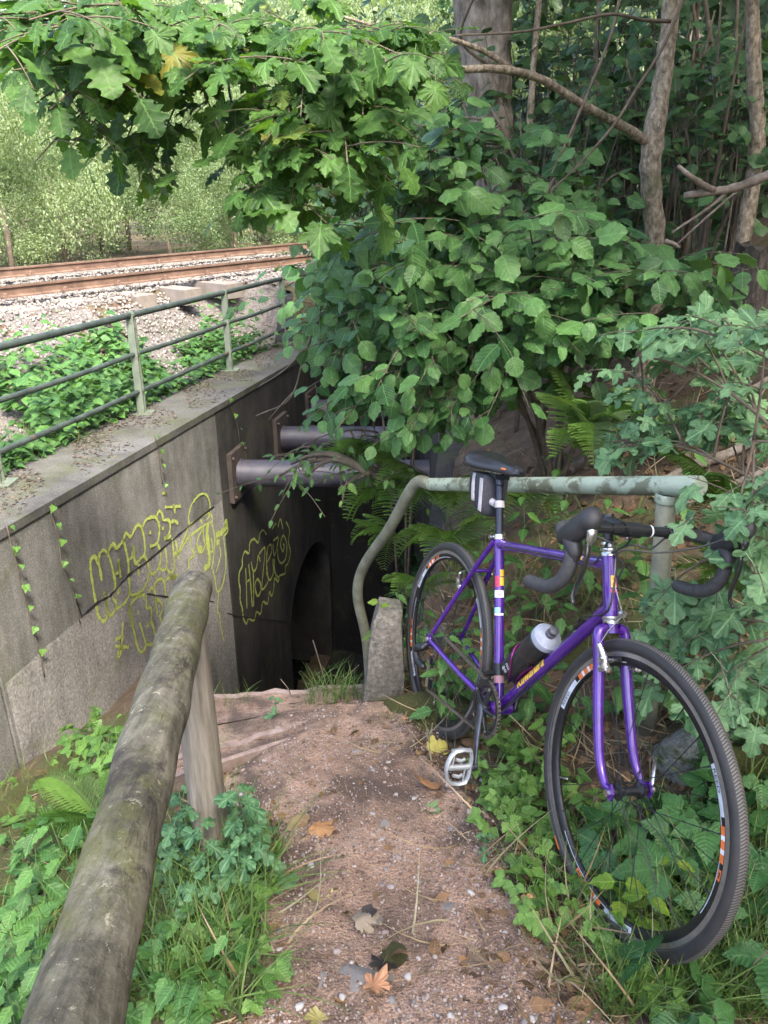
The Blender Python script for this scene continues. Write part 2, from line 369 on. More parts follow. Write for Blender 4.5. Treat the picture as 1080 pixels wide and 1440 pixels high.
def leaf_objs(name, key, variants, leaves, lm, parent, cap=300, stuff='foliage'):
    """the leaves that show largest become parts, the rest one joined part"""
    if len(leaves) > cap:
        Q = proj(np.array([l[0] for l in leaves])); sc = np.array([l[2] for l in leaves])/np.maximum(Q[:, 2], .3)
        sc = np.where((Q[:, 2] > .2) & (Q[:, 0] > -10) & (Q[:, 0] < 1090) & (Q[:, 1] > -10) & (Q[:, 1] < 1450), sc, 0)
        od = np.argsort(-sc); big = [leaves[i] for i in od[:cap]]; rest = [leaves[i] for i in od[cap:]]
    else: big, rest = leaves, []
    inv = WM(parent).inverted()
    for p, M, s, v, _ in big:
        v = v % len(variants); o = bpy.data.objects.new(name, leaf_mesh(key+str(v), variants[v], lm.o)); COL.objects.link(o); o.parent = parent; o.matrix_parent_inverse = inv
        W = Matrix(np.asarray(M*s).tolist()).to_4x4(); W.translation = Vector(p); o.matrix_basis = W
    if rest: merged(stuff, variants, rest, lm.a, parent, 'stuff')
def jit(v, s): return np.asarray(v, float)+nr.uniform(-s, s, 3)
def spray(A, B, mid_up=.25, nside=8, size=.08, twig=(.12, .35), droop=.5, face=(-.22, -.42, .5), start=.25, r0=.008, gap=.055, kinds=4, flat=.5, tw=None, hue=(0, 1)):
    """a branch from A to B with side twigs and alternate leaves: returns (tubes, leaves)"""
    A = np.asarray(A, float); B = np.asarray(B, float); L = np.linalg.norm(B-A); C = (A+B)/2+np.array([0, 0, mid_up*L])+nr.uniform(-.08, .08, 3)*L
    path = bez(A, C, B, 12); tubes = [(path, [r0*(1-.85*k/11)+.0012 for k in range(12)])]; leaves = []
    def leafrow(pp, n, sz):
        for k in range(n):
            q = (k+.6)/n; i = min(int(q*(len(pp)-1)), len(pp)-2); f = q*(len(pp)-1)-i; p = pp[i]*(1-f)+pp[i+1]*f; t = pp[i+1]-pp[i]; t = t/np.linalg.norm(t)
            sd = np.cross(t, (0, 0, 1)); sd = sd/(np.linalg.norm(sd)+1e-6)*(1 if k % 2 else -1)
            if k == n-1: sd = sd*.2
            nrm = jit(np.asarray(face)+np.array([0, 0, flat]), .55); d = sd*.85+t*.5+np.array([0, 0, -droop])+np.asarray(face)*.25+nr.uniform(-.55, .55, 3)
            s = sz*nr.uniform(.5, 1.2); M = frame(d, nrm); leaves.append((p+M[:, 1]*s*.2, M, s, nr.randint(0, kinds), nr.uniform(*hue)))
    leafrow(path[4:], max(2, int(L*.6/gap*.6)), size)
    for k in range(nside):
        q = start+(1-start)*(k+nr.uniform(.1, .9))/nside; i = min(int(q*11), 10); p = path[i]; t = path[i+1]-path[i]; t = t/np.linalg.norm(t)
        sd = np.cross(t, (0, 0, 1)); sd = sd/(np.linalg.norm(sd)+1e-6)*(1 if k % 2 else -1); ln = nr.uniform(*twig)
        e = p+(sd*.75+t*.6+nr.uniform(-.35, .35, 3)+np.array([0, 0, -.15]))*ln; tp = bez(p, (p+e)/2+np.array([0, 0, .12*ln]), e, 6)
        tubes.append((tp, [r0*.35*(1-.7*j/5)+.0008 for j in range(6)])); leafrow(tp, max(2, int(ln/gap)), size)
    return tubes, leaves
def tubes_mesh(tubes, n=6):
    m = MB()
    for p, r in tubes: m.tube(p, r, n)
    return m

# ================================================================ THE SETTING
M_ground = pmat('woodland soil', [(.25, (.045, .028, .017)), (.5, (.10, .066, .042)), (.75, (.19, .13, .085))], 7, .95, .9, 40, .02, patch=[((.075, .095, .022), 1.3, .5, .66), ((.17, .105, .055), 5, .56, .68)])
def path_material():
    m, t, N, L, b = nodes('red gravel path'); v = vecs(N, L)
    n = noise(N, L, v, 3.0, 8, .7); c = ramp(N, [(.3, (.21, .14, .10)), (.5, (.37, .25, .18)), (.7, (.47, .345, .265))]); L.new(n.outputs[0], c.inputs[0])
    f = noise(N, L, v, 240, 3, .6); fr = ramp(N, [(.3, (.55, .5, .48)), (.52, (1, 1, 1)), (.66, (1.15, 1.12, 1.1)), (.72, (1.75, 1.75, 1.75))]); L.new(f.outputs[0], fr.inputs[0])
    col = mixc(N, L, 1, c.outputs[0], fr.outputs[0], 'MULTIPLY')
    d = noise(N, L, v, 3.6, 8, .7, .6); dr = ramp(N, [(.45, (0, 0, 0)), (.60, (.85, .85, .85))]); L.new(d.outputs[0], dr.inputs[0]); col = mixc(N, L, dr.outputs[0], col, (.085, .062, .05))
    g = noise(N, L, v, 26, 6, .75); gr = ramp(N, [(.555, (0, 0, 0)), (.62, (.75, .75, .75))]); L.new(g.outputs[0], gr.inputs[0]); col = mixc(N, L, gr.outputs[0], col, (.10, .07, .055))
    L.new(col, b.inputs['Base Color']); b.inputs['Roughness'].default_value = .95; b.inputs['Specular IOR Level'].default_value = .25
    vo = N.new('ShaderNodeTexVoronoi'); vo.inputs['Scale'].default_value = 130; L.new(v, vo.inputs['Vector'])
    mm = N.new('ShaderNodeMath'); mm.operation = 'SUBTRACT'; L.new(f.outputs[0], mm.inputs[0]); L.new(vo.outputs[0], mm.inputs[1]); bump(N, L, b, mm.outputs[0], .8, .008); return m
M_path = path_material()
def conc(name, base, dark, streak=.5, coarse=0, moss=.0, light=None):
    m, t, N, L, b = nodes(name); v = vecs(N, L); vz = vecs(N, L, (2.2, 2.2, .45))
    n = noise(N, L, v, 1.6, 9, .7); c = ramp(N, [(.28, dark), (.52, base), (.74, light or tuple(min(.6, k*1.35) for k in base))]); L.new(n.outputs[0], c.inputs[0])
    s = noise(N, L, vz, 2.4, 8, .7); sr = ramp(N, [(.38, (1-streak,)*3), (.62, (1.12, 1.12, 1.12))]); L.new(s.outputs[0], sr.inputs[0]); col = mixc(N, L, 1, c.outputs[0], sr.outputs[0], 'MULTIPLY')
    g = noise(N, L, v, 55 if coarse else 120, 5, .7); gr = ramp(N, [(.36, (.55, .55, .55)), (.55, (1, 1, 1)), (.68, (1.45, 1.45, 1.45))]); L.new(g.outputs[0], gr.inputs[0]); col = mixc(N, L, 1, col, gr.outputs[0], 'MULTIPLY')
    if moss:
        q = noise(N, L, v, 2.3, 8, .7, .5); r = ramp(N, [(.62-moss*.3, (0, 0, 0)), (.78-moss*.2, (.75, .75, .75))]); L.new(q.outputs[0], r.inputs[0]); col = mixc(N, L, r.outputs[0], col, (.075, .085, .03))
    L.new(col, b.inputs['Base Color']); b.inputs['Roughness'].default_value = .92; b.inputs['Specular IOR Level'].default_value = .25
    bump(N, L, b, g.outputs[0], .9 if coarse else .5, .012 if coarse else .004); return m
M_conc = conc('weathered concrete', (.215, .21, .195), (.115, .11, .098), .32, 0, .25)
M_concdark = conc('damp and shade dark concrete', (.066, .062, .056), (.030, .028, .025), .35, 0, .35)  # damp stains and the stairwell's shade, both put into this colour
M_black = conc('shade black tunnel concrete', (.022, .021, .02), (.012, .012, .011), .3, 0, .2)  # near-black colour stands in for the unlit tunnel interior
M_concrough = conc('rough aggregate concrete', (.225, .215, .198), (.14, .133, .12), .25, 1, .2)
M_conctop = conc('lichened coping concrete', (.115, .112, .105), (.04, .039, .036), .1, 0, .5)
M_crack = plain('black joint filler', (.012, .011, .01), .9)

def grid_lines(segs):
    out = []
    for a, b, s in segs: out += list(np.arange(a, b-1e-6, s))
    return np.array(out+[segs[-1][1]])
xs = grid_lines([(-110, -40, 5), (-40, -12, 1.5), (-12, -5, .4), (-5, -3, .12), (-3, 2.4, .045), (2.4, 6, .15), (6, 14, .5), (14, 60, 2.5)])
ys = grid_lines([(-30, -4, 1.5), (-4, .2, .2), (.2, 4.2, .045), (4.2, 11.5, .09), (11.5, 20, .4), (20, 160, 4)])
X, Y = np.meshgrid(xs, ys); Z = H(X, Y)
pathL = lambda y: np.interp(y, [-6, .6, 1.2, 1.7, 2.05, 2.2, 2.5, 2.8], [-.45, -.30, -.30, -.34, -.62, -.70, -.70, -.72]) + .02*np.sin(y*9)+.012*np.sin(y*23)
pathR = lambda y: np.interp(y, [-6, .8, 1.2, 1.6, 2.05, 2.45, 2.8], [.62, .52, .42, .32, .19, .06, .0]) + .02*np.sin(y*8+1)+.014*np.sin(y*21)
inpath = (X > pathL(Y)+.03) & (X < pathR(Y)-.03) & (Y < 2.4)
Z = Z - np.where(inpath, .03, 0)
V = np.stack([X, Y, Z], -1).reshape(-1, 3); ny, nx = X.shape
i = np.arange((ny-1)*(nx-1)); r, c = i//(nx-1), i % (nx-1); a = r*nx+c
zz = V[:, 2]; q4 = np.stack([a, a+1, a+nx, a+nx+1], 1); dz = zz[q4].max(1)-zz[q4].min(1); yc_ = V[a, 1]; xc_ = V[a, 0]
a = a[~((dz > .7) & (yc_ > 8.3) & (yc_ < 10.45) & (xc_ < wallX(yc_)+.3) & (xc_ > wallX(yc_)-1.2))]   # the tunnel mouth stays open
o = link('ground', npmesh('ground', V, np.stack([a, a+1, a+nx+1, a+nx], 1)), M_ground); tag(o, kind='structure', label='woodland floor sloping down to the underpass and up the bank')
# the path sheet
ty = np.linspace(-5, 2.40, 260); V = []; NU = 40
for yy in ty:
    for k in range(NU+1):
        xx = pathL(yy)+(pathR(yy)-pathL(yy))*k/NU; e = min(k, NU-k)
        zz = float(H(xx, yy)) + (.005 if e > 1 else -.012*(2-e)) + .007*math.sin(xx*31+yy*17)*math.sin(yy*27-xx*9) + .010*math.sin(xx*11+yy*5+1)*math.sin(yy*9-xx*4) + .003*math.sin(xx*83+yy*61)*math.sin(yy*77)
        V.append((xx, yy, zz))
n = NU+1; F = [[r*n+c, r*n+c+1, (r+1)*n+c+1, (r+1)*n+c] for r in range(len(ty)-1) for c in range(NU)]
tag(link('path', npmesh('path', np.array(V), np.array(F)), M_path), kind='structure', label='worn reddish gravel footpath leading down to the steps')
def pathz(x, y): return float(H(x, y)) + .005 + .007*math.sin(x*31+y*17)*math.sin(y*27-x*9) + .010*math.sin(x*11+y*5+1)*math.sin(y*9-x*4) + .003*math.sin(x*83+y*61)*math.sin(y*77)

# steps down into the underpass
st = empty('stone_steps', (-.3, 2.45, -.3), 'shallow reddish steps with pale worn edges dropping into the underpass', 'steps')
def ledge(p, q, wdt, hgt, mat, name='step_edge'):
    p, q = np.array(p), np.array(q); k = 14; m = MB(); V = []
    d = (q-p)/np.linalg.norm(q-p); nrm = np.array([-d[1], d[0], 0.])
    for s in range(k+1):
        c = p+(q-p)*s/k; j = nr.uniform(-.007, .007, 3); ww = wdt*(.75+.5*nr.rand())
        V += [c-nrm*ww/2+j-(0, 0, hgt), c-nrm*ww/2+j, c+nrm*ww/2+j+(0, 0, .002), c+nrm*ww/2+j-(0, 0, hgt)]
    F = [[4*s+a, 4*s+(a+1) % 4, 4*s+4+(a+1) % 4, 4*s+4+a] for s in range(k) for a in range(4)]+[[3, 2, 1, 0], [4*k, 4*k+1, 4*k+2, 4*k+3]]
    m.add(V, F); return m.build(name, mat, st, False)
M_edge = pmat('worn pale step edging', [(.3, (.15, .105, .085)), (.55, (.25, .185, .155)), (.75, (.36, .30, .27))], 22, .9, .6, 60, .006)
M_tread = pmat('trodden red grit tread', [(.3, (.15, .10, .08)), (.55, (.27, .18, .15)), (.75, (.36, .26, .22))], 9, .95, .8, 120, .008)
# three near edges surveyed from the crest, then the flight
E3 = [((-.74, 1.93), (-.02, 2.36), -.150, -.215), ((-.72, 2.06), (.05, 2.47), -.175, -.235), ((-.80, 2.30), (-.02, 2.60), -.255, -.300), ((-.82, 2.45), (-.03, 2.66), -.300, -.335), ((-.86, 2.60), (-.04, 2.735), -.335, -.36)]
for k, (p, q, z0, z1) in enumerate(E3):
  if k in (0, 1, 4): ledge((*p, z0-.004), (*q, z1-.004), .022 if k else .018, .06, M_edge)
for k in range(len(E3)-1):
    (p, q, z0, z1), (p2, q2, y0, y1) = E3[k], E3[k+1]; m = MB(); nn = 16; V = []
    for s in range(nn+1):
        f = s/nn
        for g in range(5):
            h = g/4; a = np.array([p[0]+(q[0]-p[0])*f, p[1]+(q[1]-p[1])*f, z0+(z1-z0)*f]); b = np.array([p2[0]+(q2[0]-p2[0])*f, p2[1]+(q2[1]-p2[1])*f, y0+(y1-y0)*f]); V.append(a*(1-h)+b*h+(0, 0, -.012+nr.uniform(-.004, .004)))
    m.add(V, [[s*5+g, s*5+5+g, s*5+6+g, s*5+1+g] for s in range(nn) for g in range(4)]); m.build('tread', M_path, st)
for k in range(17):
    y0 = 2.745+k*.33; z = -.75-k*.284; xl = max(float(np.interp(y0, [2.42, 3.0, 5.2, 5.3], [-.8, -1.0, -1.95, -3])), float(wallX(y0))+.003); xr = float(passR(y0))-.01
    MB().box(((xl+xr)/2, y0+.18, z-.15), (xr-xl, .36, .3)).build('tread', M_path, st, False)
fl = MB().prism([(wallX(8.2)+.0, 8.25, -5.21), (.43, 8.25, -5.21), (.43, 10.4, -5.21), (wallX(10.4)+.0, 10.4, -5.21)], (0, 0, -.2)).build('underpass_floor', M_black, None, False); tag(fl, 'dark floor of the underpass at the foot of the steps', kind='structure')

# retaining wall with the arch in it
wall = empty('retaining_wall', (wallX(6), 6, -2), 'tall grey concrete retaining wall with yellow graffiti below the railing', 'retaining wall')
WN = np.array([1, -.2033, 0]); WN = WN/np.linalg.norm(WN); TH = .75
def wp(Y, z, off=0.): return np.array([wallX(Y), Y, z]) + WN*off
def wpanel(y0, y1, mat, name='wall_panel', zb=-5.4):
    P = [wp(y0, zb), wp(y1, zb), wp(y1, wallTop(y1)), wp(y0, wallTop(y0))]
    return MB().prism(P, -WN*TH).build(name, mat, wall, False)
def hit_wall(px, py, off=0.):
    d = ray(px, py); p0 = wp(6.74, 0, off); t = ((p0-CAM)@WN)/(d@WN); return CAM+d*t
def wy(px, py): return hit_wall(px, py)[1]
J0 = wy(12, 1010); J1 = wy(320, 780)
wpanel(-1.5, J0-.012, M_conc); wpanel(J0+.012, J1-.011, M_conc)
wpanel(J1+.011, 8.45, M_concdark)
MB().prism([wp(J0-.02, -5.4, -.03), wp(J0+.02, -5.4, -.03), wp(J0+.02, wallTop(J0)-.006, -.03), wp(J0-.02, wallTop(J0)-.006, -.03)], -WN*.4).build('joint', M_crack, wall, False)
MB().prism([wp(J1-.02, -5.4, -.03), wp(J1+.02, -5.4, -.03), wp(J1+.02, wallTop(J1)-.006, -.03), wp(J1-.02, wallTop(J1)-.006, -.03)], -WN*.4).build('joint', M_crack, wall, False)
# arch panel: outline with a round headed opening Y 8.47 .. 10.33
arch = []; yc, hw, zs = 9.40, .93, -3.75
for k in range(21):
    a = math.pi-math.pi*k/20; arch.append((yc+hw*math.cos(a), zs+.82*math.sin(a)))
front = [(8.452, -5.4), (8.47, -5.4)]+arch+[(10.33, -5.4), (10.45, -5.4), (10.45, wallTop(10.45)), (8.452, wallTop(8.452))]
bm = bmesh.new(); vv = [bm.verts.new(wp(y, z)) for y, z in front]; f = bm.faces.new(vv)
ex = bmesh.ops.extrude_face_region(bm, geom=[f]); bmesh.ops.translate(bm, vec=Vector(-WN*TH), verts=[e for e in ex['geom'] if isinstance(e, bmesh.types.BMVert)])
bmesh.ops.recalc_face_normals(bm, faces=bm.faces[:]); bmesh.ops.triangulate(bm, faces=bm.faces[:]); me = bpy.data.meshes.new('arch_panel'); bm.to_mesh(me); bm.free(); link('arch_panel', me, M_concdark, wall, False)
# barrel behind the arch
m = MB(); ring = [(8.47, -5.4)]+arch+[(10.33, -5.4)]; V = []
for q in range(8):
    for y, z in ring: V.append(wp(y, z, -TH+.01-q*1.0))
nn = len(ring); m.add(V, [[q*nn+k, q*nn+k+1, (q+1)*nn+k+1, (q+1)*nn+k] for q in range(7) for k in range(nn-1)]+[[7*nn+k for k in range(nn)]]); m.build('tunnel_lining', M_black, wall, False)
# end wall and opposite wall of the stairwell
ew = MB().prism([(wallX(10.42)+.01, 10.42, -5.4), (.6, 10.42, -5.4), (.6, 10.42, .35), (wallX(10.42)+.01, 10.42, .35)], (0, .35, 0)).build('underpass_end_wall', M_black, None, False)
tag(ew, 'dark concrete wall closing the far end of the sunken stairwell', 'wall')
m = MB(); ysr = np.linspace(2.9, 10.4, 26); V = []
for yy in ysr:
    xr = float(passR(yy)); zt = float(np.interp(yy, [2.9, 3.4, 5, 6, 10.4], [-.52, -.62, -.62, -.35, .1]))
    V += [(xr, yy, -5.4), (xr, yy, zt), (xr+.28, yy, zt), (xr+.28, yy, -5.4)]
m.add(V, [[4*k+a, 4*k+(a+1) % 4, 4*k+4+(a+1) % 4, 4*k+4+a] for k in range(25) for a in range(4)]+[[0, 1, 2, 3], [103, 102, 101, 100]])
tag(m.build('stairwell_side_wall', M_concdark, None, False), 'dark concrete side wall of the stairwell under the ferns', 'wall')
# grey concrete newel at the head of the steps
m = MB(); P = [(.0, -.085, -.62), (.0, .085, -.62), (.0, .06, .06), (.0, .02, .085), (.0, -.045, .075), (-.0, -.06, .03)]
nb = hit(536, 985); nb = np.array([-.012, 2.52, -.26])
m = MB(); rings = []
for k, (z, hw, hd) in enumerate([(-.35, .090, .10), (0, .080, .09), (.14, .070, .085), (.28, .060, .08), (.38, .052, .075), (.41, .04, .06)]):
    rings.append([nb+np.array([.012*k*.6+hw*sx+nr.uniform(-.006, .006), hd*sy+nr.uniform(-.006, .006), z+nr.uniform(-.008, .008)]) for sx, sy in ((-1, -1), (-.3, -1.08), (.4, -1.05), (1, -.9), (1, .9), (-1, 1))])
V = [p for r in rings for p in r]; m.add(V, [[6*k+a, 6*k+(a+1) % 6, 6*k+6+(a+1) % 6, 6*k+6+a] for k in range(5) for a in range(6)]+[[30+a for a in range(6)]])
tag(m.build('concrete_stub', conc('pale weathered stub concrete', (.185, .17, .145), (.09, .08, .066), .4, 1, .55), None, True, 35), 'pale weathered concrete stub standing at the head of the steps', 'concrete stub')

# lower rough render, cracks and graffiti on the wall
def wq(px, py, off): return hit_wall(px, py, 0)+WN*off
m = MB(); pl = [(14, 954), (120, 866), (215, 786), (312, 702)]; top = [hit_wall(x, y) for x, y in pl]
ya, yb = J0+.03, J1-.03
def zl(y): 
    a, b = top[0], top[-1]; return a[2]+(b[2]-a[2])*(y-a[1])/(b[1]-a[1])
k = 30; V = []
for s in range(k+1):
    y = ya+(yb-ya)*s/k; z = zl(y)+nr.uniform(-.012, .012); V += [wp(y, -5.3, .006), wp(y, z-.008, .006), wp(y, z, .001)]
m.add(V, [[3*s+a, 3*s+3+a, 3*s+4+a, 3*s+1+a] for s in range(k) for a in range(2)]); m.build('rough_render', M_concrough, wall)
def ribbon(m, pts, wd, off, jitter=.0, sub=5):
    P = smooth_path([wq(x, y, off) for x, y in pts], sub); V = []
    for q in range(len(P)):
        t = P[min(q+1, len(P)-1)]-P[max(q-1, 0)]; t = t/(np.linalg.norm(t)+1e-9); s = np.cross(t, WN); ww = wd*.5*(1+nr.uniform(-jitter, jitter)); V += [P[q]-s*ww, P[q]+s*ww]
    m.add(V, [[2*q, 2*q+1, 2*q+3, 2*q+2] for q in range(len(P)-1)])
m = MB(); ribbon(m, [(112, 868), (135, 848), (155, 836), (180, 808), (205, 790), (238, 762), (268, 737), (300, 712)], .02, .0095, .6, 5); ribbon(m, [(205, 835), (240, 840), (300, 846)], .012, .0095, .5)
ribbon(m, [(100, 830), (107, 848), (113, 866)], .012, .0095, .5); ribbon(m, [(318, 862), (345, 868), (415, 876)], .012, .0095, .5); m.build('crack', M_crack, wall)
S1 = [[(300, 910), (275, 760), (235, 670), (195, 690), (185, 760), (205, 930), (240, 1130), (270, 1270), (325, 1320), (355, 1260), (345, 1130), (330, 1030), (350, 1120), (365, 1230), (400, 1260), (435, 1200), (445, 1130), (410, 1080), (430, 1000), (435, 920), (395, 730), (360, 640), (320, 600), (280, 640), (270, 720)],
 [(360, 650), (385, 570), (420, 540), (450, 580), (500, 530), (520, 505), (550, 620), (570, 720), (575, 860), (580, 1030), (545, 1120), (460, 1190), (445, 1150)],
 [(520, 505), (545, 425), (595, 465), (640, 375), (675, 345), (710, 390), (735, 520), (735, 640), (700, 680), (640, 730), (620, 560), (610, 660), (575, 700)],
 [(710, 380), (745, 300), (810, 265), (860, 285), (885, 380), (870, 510), (830, 550), (790, 565)], [(792, 405), (793, 440)], [(920, 365), (921, 400)],
 [(850, 270), (885, 205), (915, 240), (925, 295), (975, 295), (995, 340), (985, 430), (945, 490)], [(935, 485), (1005, 460)],
 [(735, 660), (765, 720), (780, 840), (750, 950), (690, 1030), (600, 1055), (580, 1010)], [(680, 740), (672, 790), (675, 860)],
 [(870, 540), (895, 620), (890, 740), (850, 820), (800, 845), (785, 800)], [(945, 580), (960, 690), (955, 780), (920, 805), (885, 780)], [(1015, 480), (1030, 640), (1035, 780), (1000, 830), (965, 790)],
 [(1000, 320), (1040, 305), (1075, 330)], [(468, 690), (478, 800), (440, 850)], [(470, 700), (492, 880)], [(468, 990), (470, 1050)],
 [(605, 1368), (590, 1260), (585, 1190), (620, 1110), (700, 1060), (750, 1080), (755, 1190), (800, 1185), (800, 1290), (770, 1360)], [(672, 1215), (673, 1245)],
 [(770, 1040), (805, 985), (840, 1030), (850, 1140), (865, 1250)], [(830, 980), (850, 920), (900, 890), (935, 930), (950, 1050), (985, 1150)], [(945, 920), (980, 880), (1060, 870)], [(840, 1080), (900, 1130), (918, 1200), (890, 1270), (910, 1330)],
 [(990, 850), (1030, 880), (1070, 850)], [(1000, 880), (1050, 860)]]
S2 = [[(270, 345), (265, 280), (290, 180), (350, 100), (410, 90), (440, 150), (450, 240), (465, 310), (400, 350), (280, 440), (240, 490), (180, 590), (150, 580)], [(175, 590), (240, 430), (270, 360), (360, 290), (440, 240)], [(415, 310), (450, 250)], [(360, 290), (380, 335)], [(155, 480), (165, 540), (180, 640)],
 [(275, 450), (290, 545), (315, 600), (270, 640), (265, 720)], [(385, 380), (340, 470), (345, 560), (375, 580), (410, 510)], [(385, 370), (400, 500), (430, 500)], [(460, 330), (485, 450), (475, 620), (460, 720)], [(560, 450), (580, 680), (550, 860), (510, 910), (490, 820), (470, 730)],
 [(520, 510), (535, 600), (500, 740)], [(520, 910), (510, 1060), (525, 1110), (535, 1210), (565, 1330)], [(130, 200), (140, 185), (150, 250)], [(65, 200), (130, 195), (200, 190)], [(40, 82), (70, 80), (66, 95)], [(560, 450), (595, 400), (590, 350)], [(440, 580), (470, 560), (455, 460)]]
S2T = [[(425, 340), (420, 420), (430, 520), (440, 620), (430, 690), (395, 715)], [(590, 360), (545, 410), (495, 440)], [(578, 300), (580, 365)], [(345, 550), (375, 560)], [(500, 495), (525, 490)]]
S3 = [[(240, 1270), (220, 1330), (185, 1270), (170, 1150), (145, 1050), (145, 920), (130, 830), (135, 720), (170, 640), (170, 560), (200, 470), (250, 490), (260, 370), (310, 320), (360, 365), (380, 260), (420, 215), (460, 270)], [(525, 200), (575, 130)], [(595, 180), (625, 85), (655, 200)],
 [(690, 110), (735, 220), (720, 350), (745, 480), (720, 600), (685, 650), (680, 730), (615, 760), (600, 830), (555, 790), (545, 920), (520, 1000), (495, 950), (470, 1090), (415, 1070), (390, 1210), (340, 1190), (310, 1290), (245, 1265)],
 [(210, 670), (220, 900), (225, 1150)], [(245, 620), (265, 800), (290, 1130)], [(300, 680), (305, 900), (305, 1120)], [(230, 830), (270, 790)], [(275, 590), (300, 700), (340, 660), (360, 520), (385, 590)], [(350, 790), (320, 870), (350, 1000), (390, 940), (385, 850), (350, 790)],
 [(370, 500), (440, 430), (420, 700), (405, 920), (480, 820), (455, 720)], [(465, 600), (520, 480), (510, 390), (475, 420), (460, 560), (470, 740), (500, 810), (540, 720), (535, 560)], [(550, 550), (560, 720), (600, 780)], [(540, 340), (600, 310), (555, 520), (535, 380)],
 [(590, 440), (600, 560), (640, 610), (690, 540), (700, 380), (660, 280), (625, 380), (655, 470), (670, 400), (655, 380)]]
S7 = [[(240, 655), (235, 720), (205, 742)], [(240, 720), (230, 800), (218, 822), (222, 790)], [(205, 770), (230, 775), (270, 775)], [(275, 570), (290, 680), (320, 795), (350, 765), (320, 660)], [(350, 765), (400, 750), (375, 650)], [(355, 680), (372, 655)]]
def paint_material():
    m, t, N, L, b = nodes('yellow green spray paint'); v = vecs(N, L); n = noise(N, L, v, 30, 6, .7); c = ramp(N, [(.32, (.27, .33, .06)), (.5, (.40, .47, .11)), (.7, (.52, .58, .20))]); L.new(n.outputs[0], c.inputs[0]); L.new(c.outputs[0], b.inputs['Base Color']); b.inputs['Roughness'].default_value = .85
    uv = N.new('ShaderNodeUVMap'); s = N.new('ShaderNodeSeparateXYZ'); L.new(uv.outputs[0], s.inputs[0])
    def M(op, *ins):
        q = N.new('ShaderNodeMath'); q.operation = op; q.use_clamp = False
        for k, i in enumerate(ins):
            if hasattr(i, 'links'): L.new(i, q.inputs[k])
            else: q.inputs[k].default_value = i
        return q.outputs[0]
    e = M('SUBTRACT', 1.0, M('MULTIPLY', M('ABSOLUTE', M('SUBTRACT', s.outputs[0], .5)), 2.0)); f = noise(N, L, v, 160, 4, .7); w_ = noise(N, L, v, 9, 5, .7)
    a = M('MULTIPLY', M('ADD', M('SUBTRACT', M('MULTIPLY', e, 2.6), .35), M('MULTIPLY', M('SUBTRACT', f.outputs[0], .5), 1.5)), M('ADD', .55, M('MULTIPLY', w_.outputs[0], 1.0)))
    a = M('MINIMUM', M('MAXIMUM', a, 0.0), 1.0); tr = N.new('ShaderNodeBsdfTransparent'); mx = N.new('ShaderNodeMixShader'); L.new(a, mx.inputs[0]); L.new(tr.outputs[0], mx.inputs[1]); L.new(b.outputs[0], mx.inputs[2]); L.new(mx.outputs[0], N['Material Output'].inputs[0]); return m
M_paint = paint_material()
def paint_build(m):
    me = m.mesh('graffiti'); u = me.uv_layers.new(name='UVMap'); vi = np.empty(len(me.loops), np.int32); me.loops.foreach_get('vertex_index', vi); u.data.foreach_set('uv', np.stack([(vi % 2).astype(np.float32), np.zeros(len(vi), np.float32)], 1).ravel()); return link('graffiti', me, M_paint, wall)
tr = lambda S, sc, ox, oy: [[(x/sc+ox, y/sc+oy) for x, y in s] for s in S]
m = MB()
for s in tr(S1, 7.2, 100, 690): ribbon(m, s, .042, .0075, .35)
for s in tr(S2, 6, 220, 680): ribbon(m, s, .036, .0075, .35)
for s in tr(S2T, 6, 220, 680): ribbon(m, s, .10, .0085, .25)
for s in tr(S7, 3.375, 100, 680): ribbon(m, s, .042, .0075, .35)
paint_build(m)
m = MB()
for s in tr(S3, 8.47, 320, 720): ribbon(m, s, .038, .005, .35)
paint_build(m)
# thin moss seam on the wall top, a few cracked coping chips
o = MB().prism([wp(-1.4, wallTop(-1.4)+.004, .012), wp(10.45, wallTop(10.45)+.004, .012), wp(10.45, wallTop(10.45)-.05, .012), wp(-1.4, wallTop(-1.4)-.05, .012)], -WN*(TH-.02)).build('coping', M_conctop, wall, False)

# strut pipes
M_pipe = pmat('dark painted steel pipe', [(.3, (.035, .034, .042)), (.55, (.075, .07, .085)), (.8, (.115, .11, .13))], 5, .42, .3, 40, .004, patch=((.075, .042, .03), 3, .58, .7))
M_plate = pmat('rusty anchor plate', [(.3, (.035, .03, .028)), (.7, (.10, .075, .06))], 9, .75, .4)
for k, (yy, zz, rr, lab) in enumerate([(7.15, -1.02, .135, 'nearest rusty steel strut pipe across the sunken stairwell'), (8.45, -1.06, .128, 'second steel strut pipe behind the nearest one in the stairwell'), (9.65, -1.06, .125, 'farthest strut pipe half hidden by hazel leaves')]):
    x0 = float(wallX(yy)); x1 = float(passR(yy)); p = empty('strut_pipe', (x0, yy, zz), lab, 'pipe', 'strut pipes across the stairwell')
    MB().tube([(x0+.03, yy, zz), ((x0+x1)/2, yy, zz), (x1-.005, yy, zz)], rr, 28).build('pipe', M_pipe, p, True, 40)
    Bm = np.stack([WN, [-WN[1], WN[0], 0], [0, 0, 1]], 1)
    MB().box(wp(yy, zz+.01, .024), (.045, .40, .50), Bm).build('anchor_plate', M_plate, p, False)
    MB().lathe([(rr+.012, .0), (rr+.012, .02), (rr, .02)], 28, (x0+.05, yy, zz), basis((1, 0, 0))).build('flange', M_pipe, p, True, 40)
    for sy in (-1, 1):
        for sz in (-1, 1): MB().lathe([(.0, .024), (.014, .022), (.017, .0)], 6, wp(yy+sy*.16, zz+.01+sz*.2, .047), basis(WN)).build('bolt', M_plate, p, False)

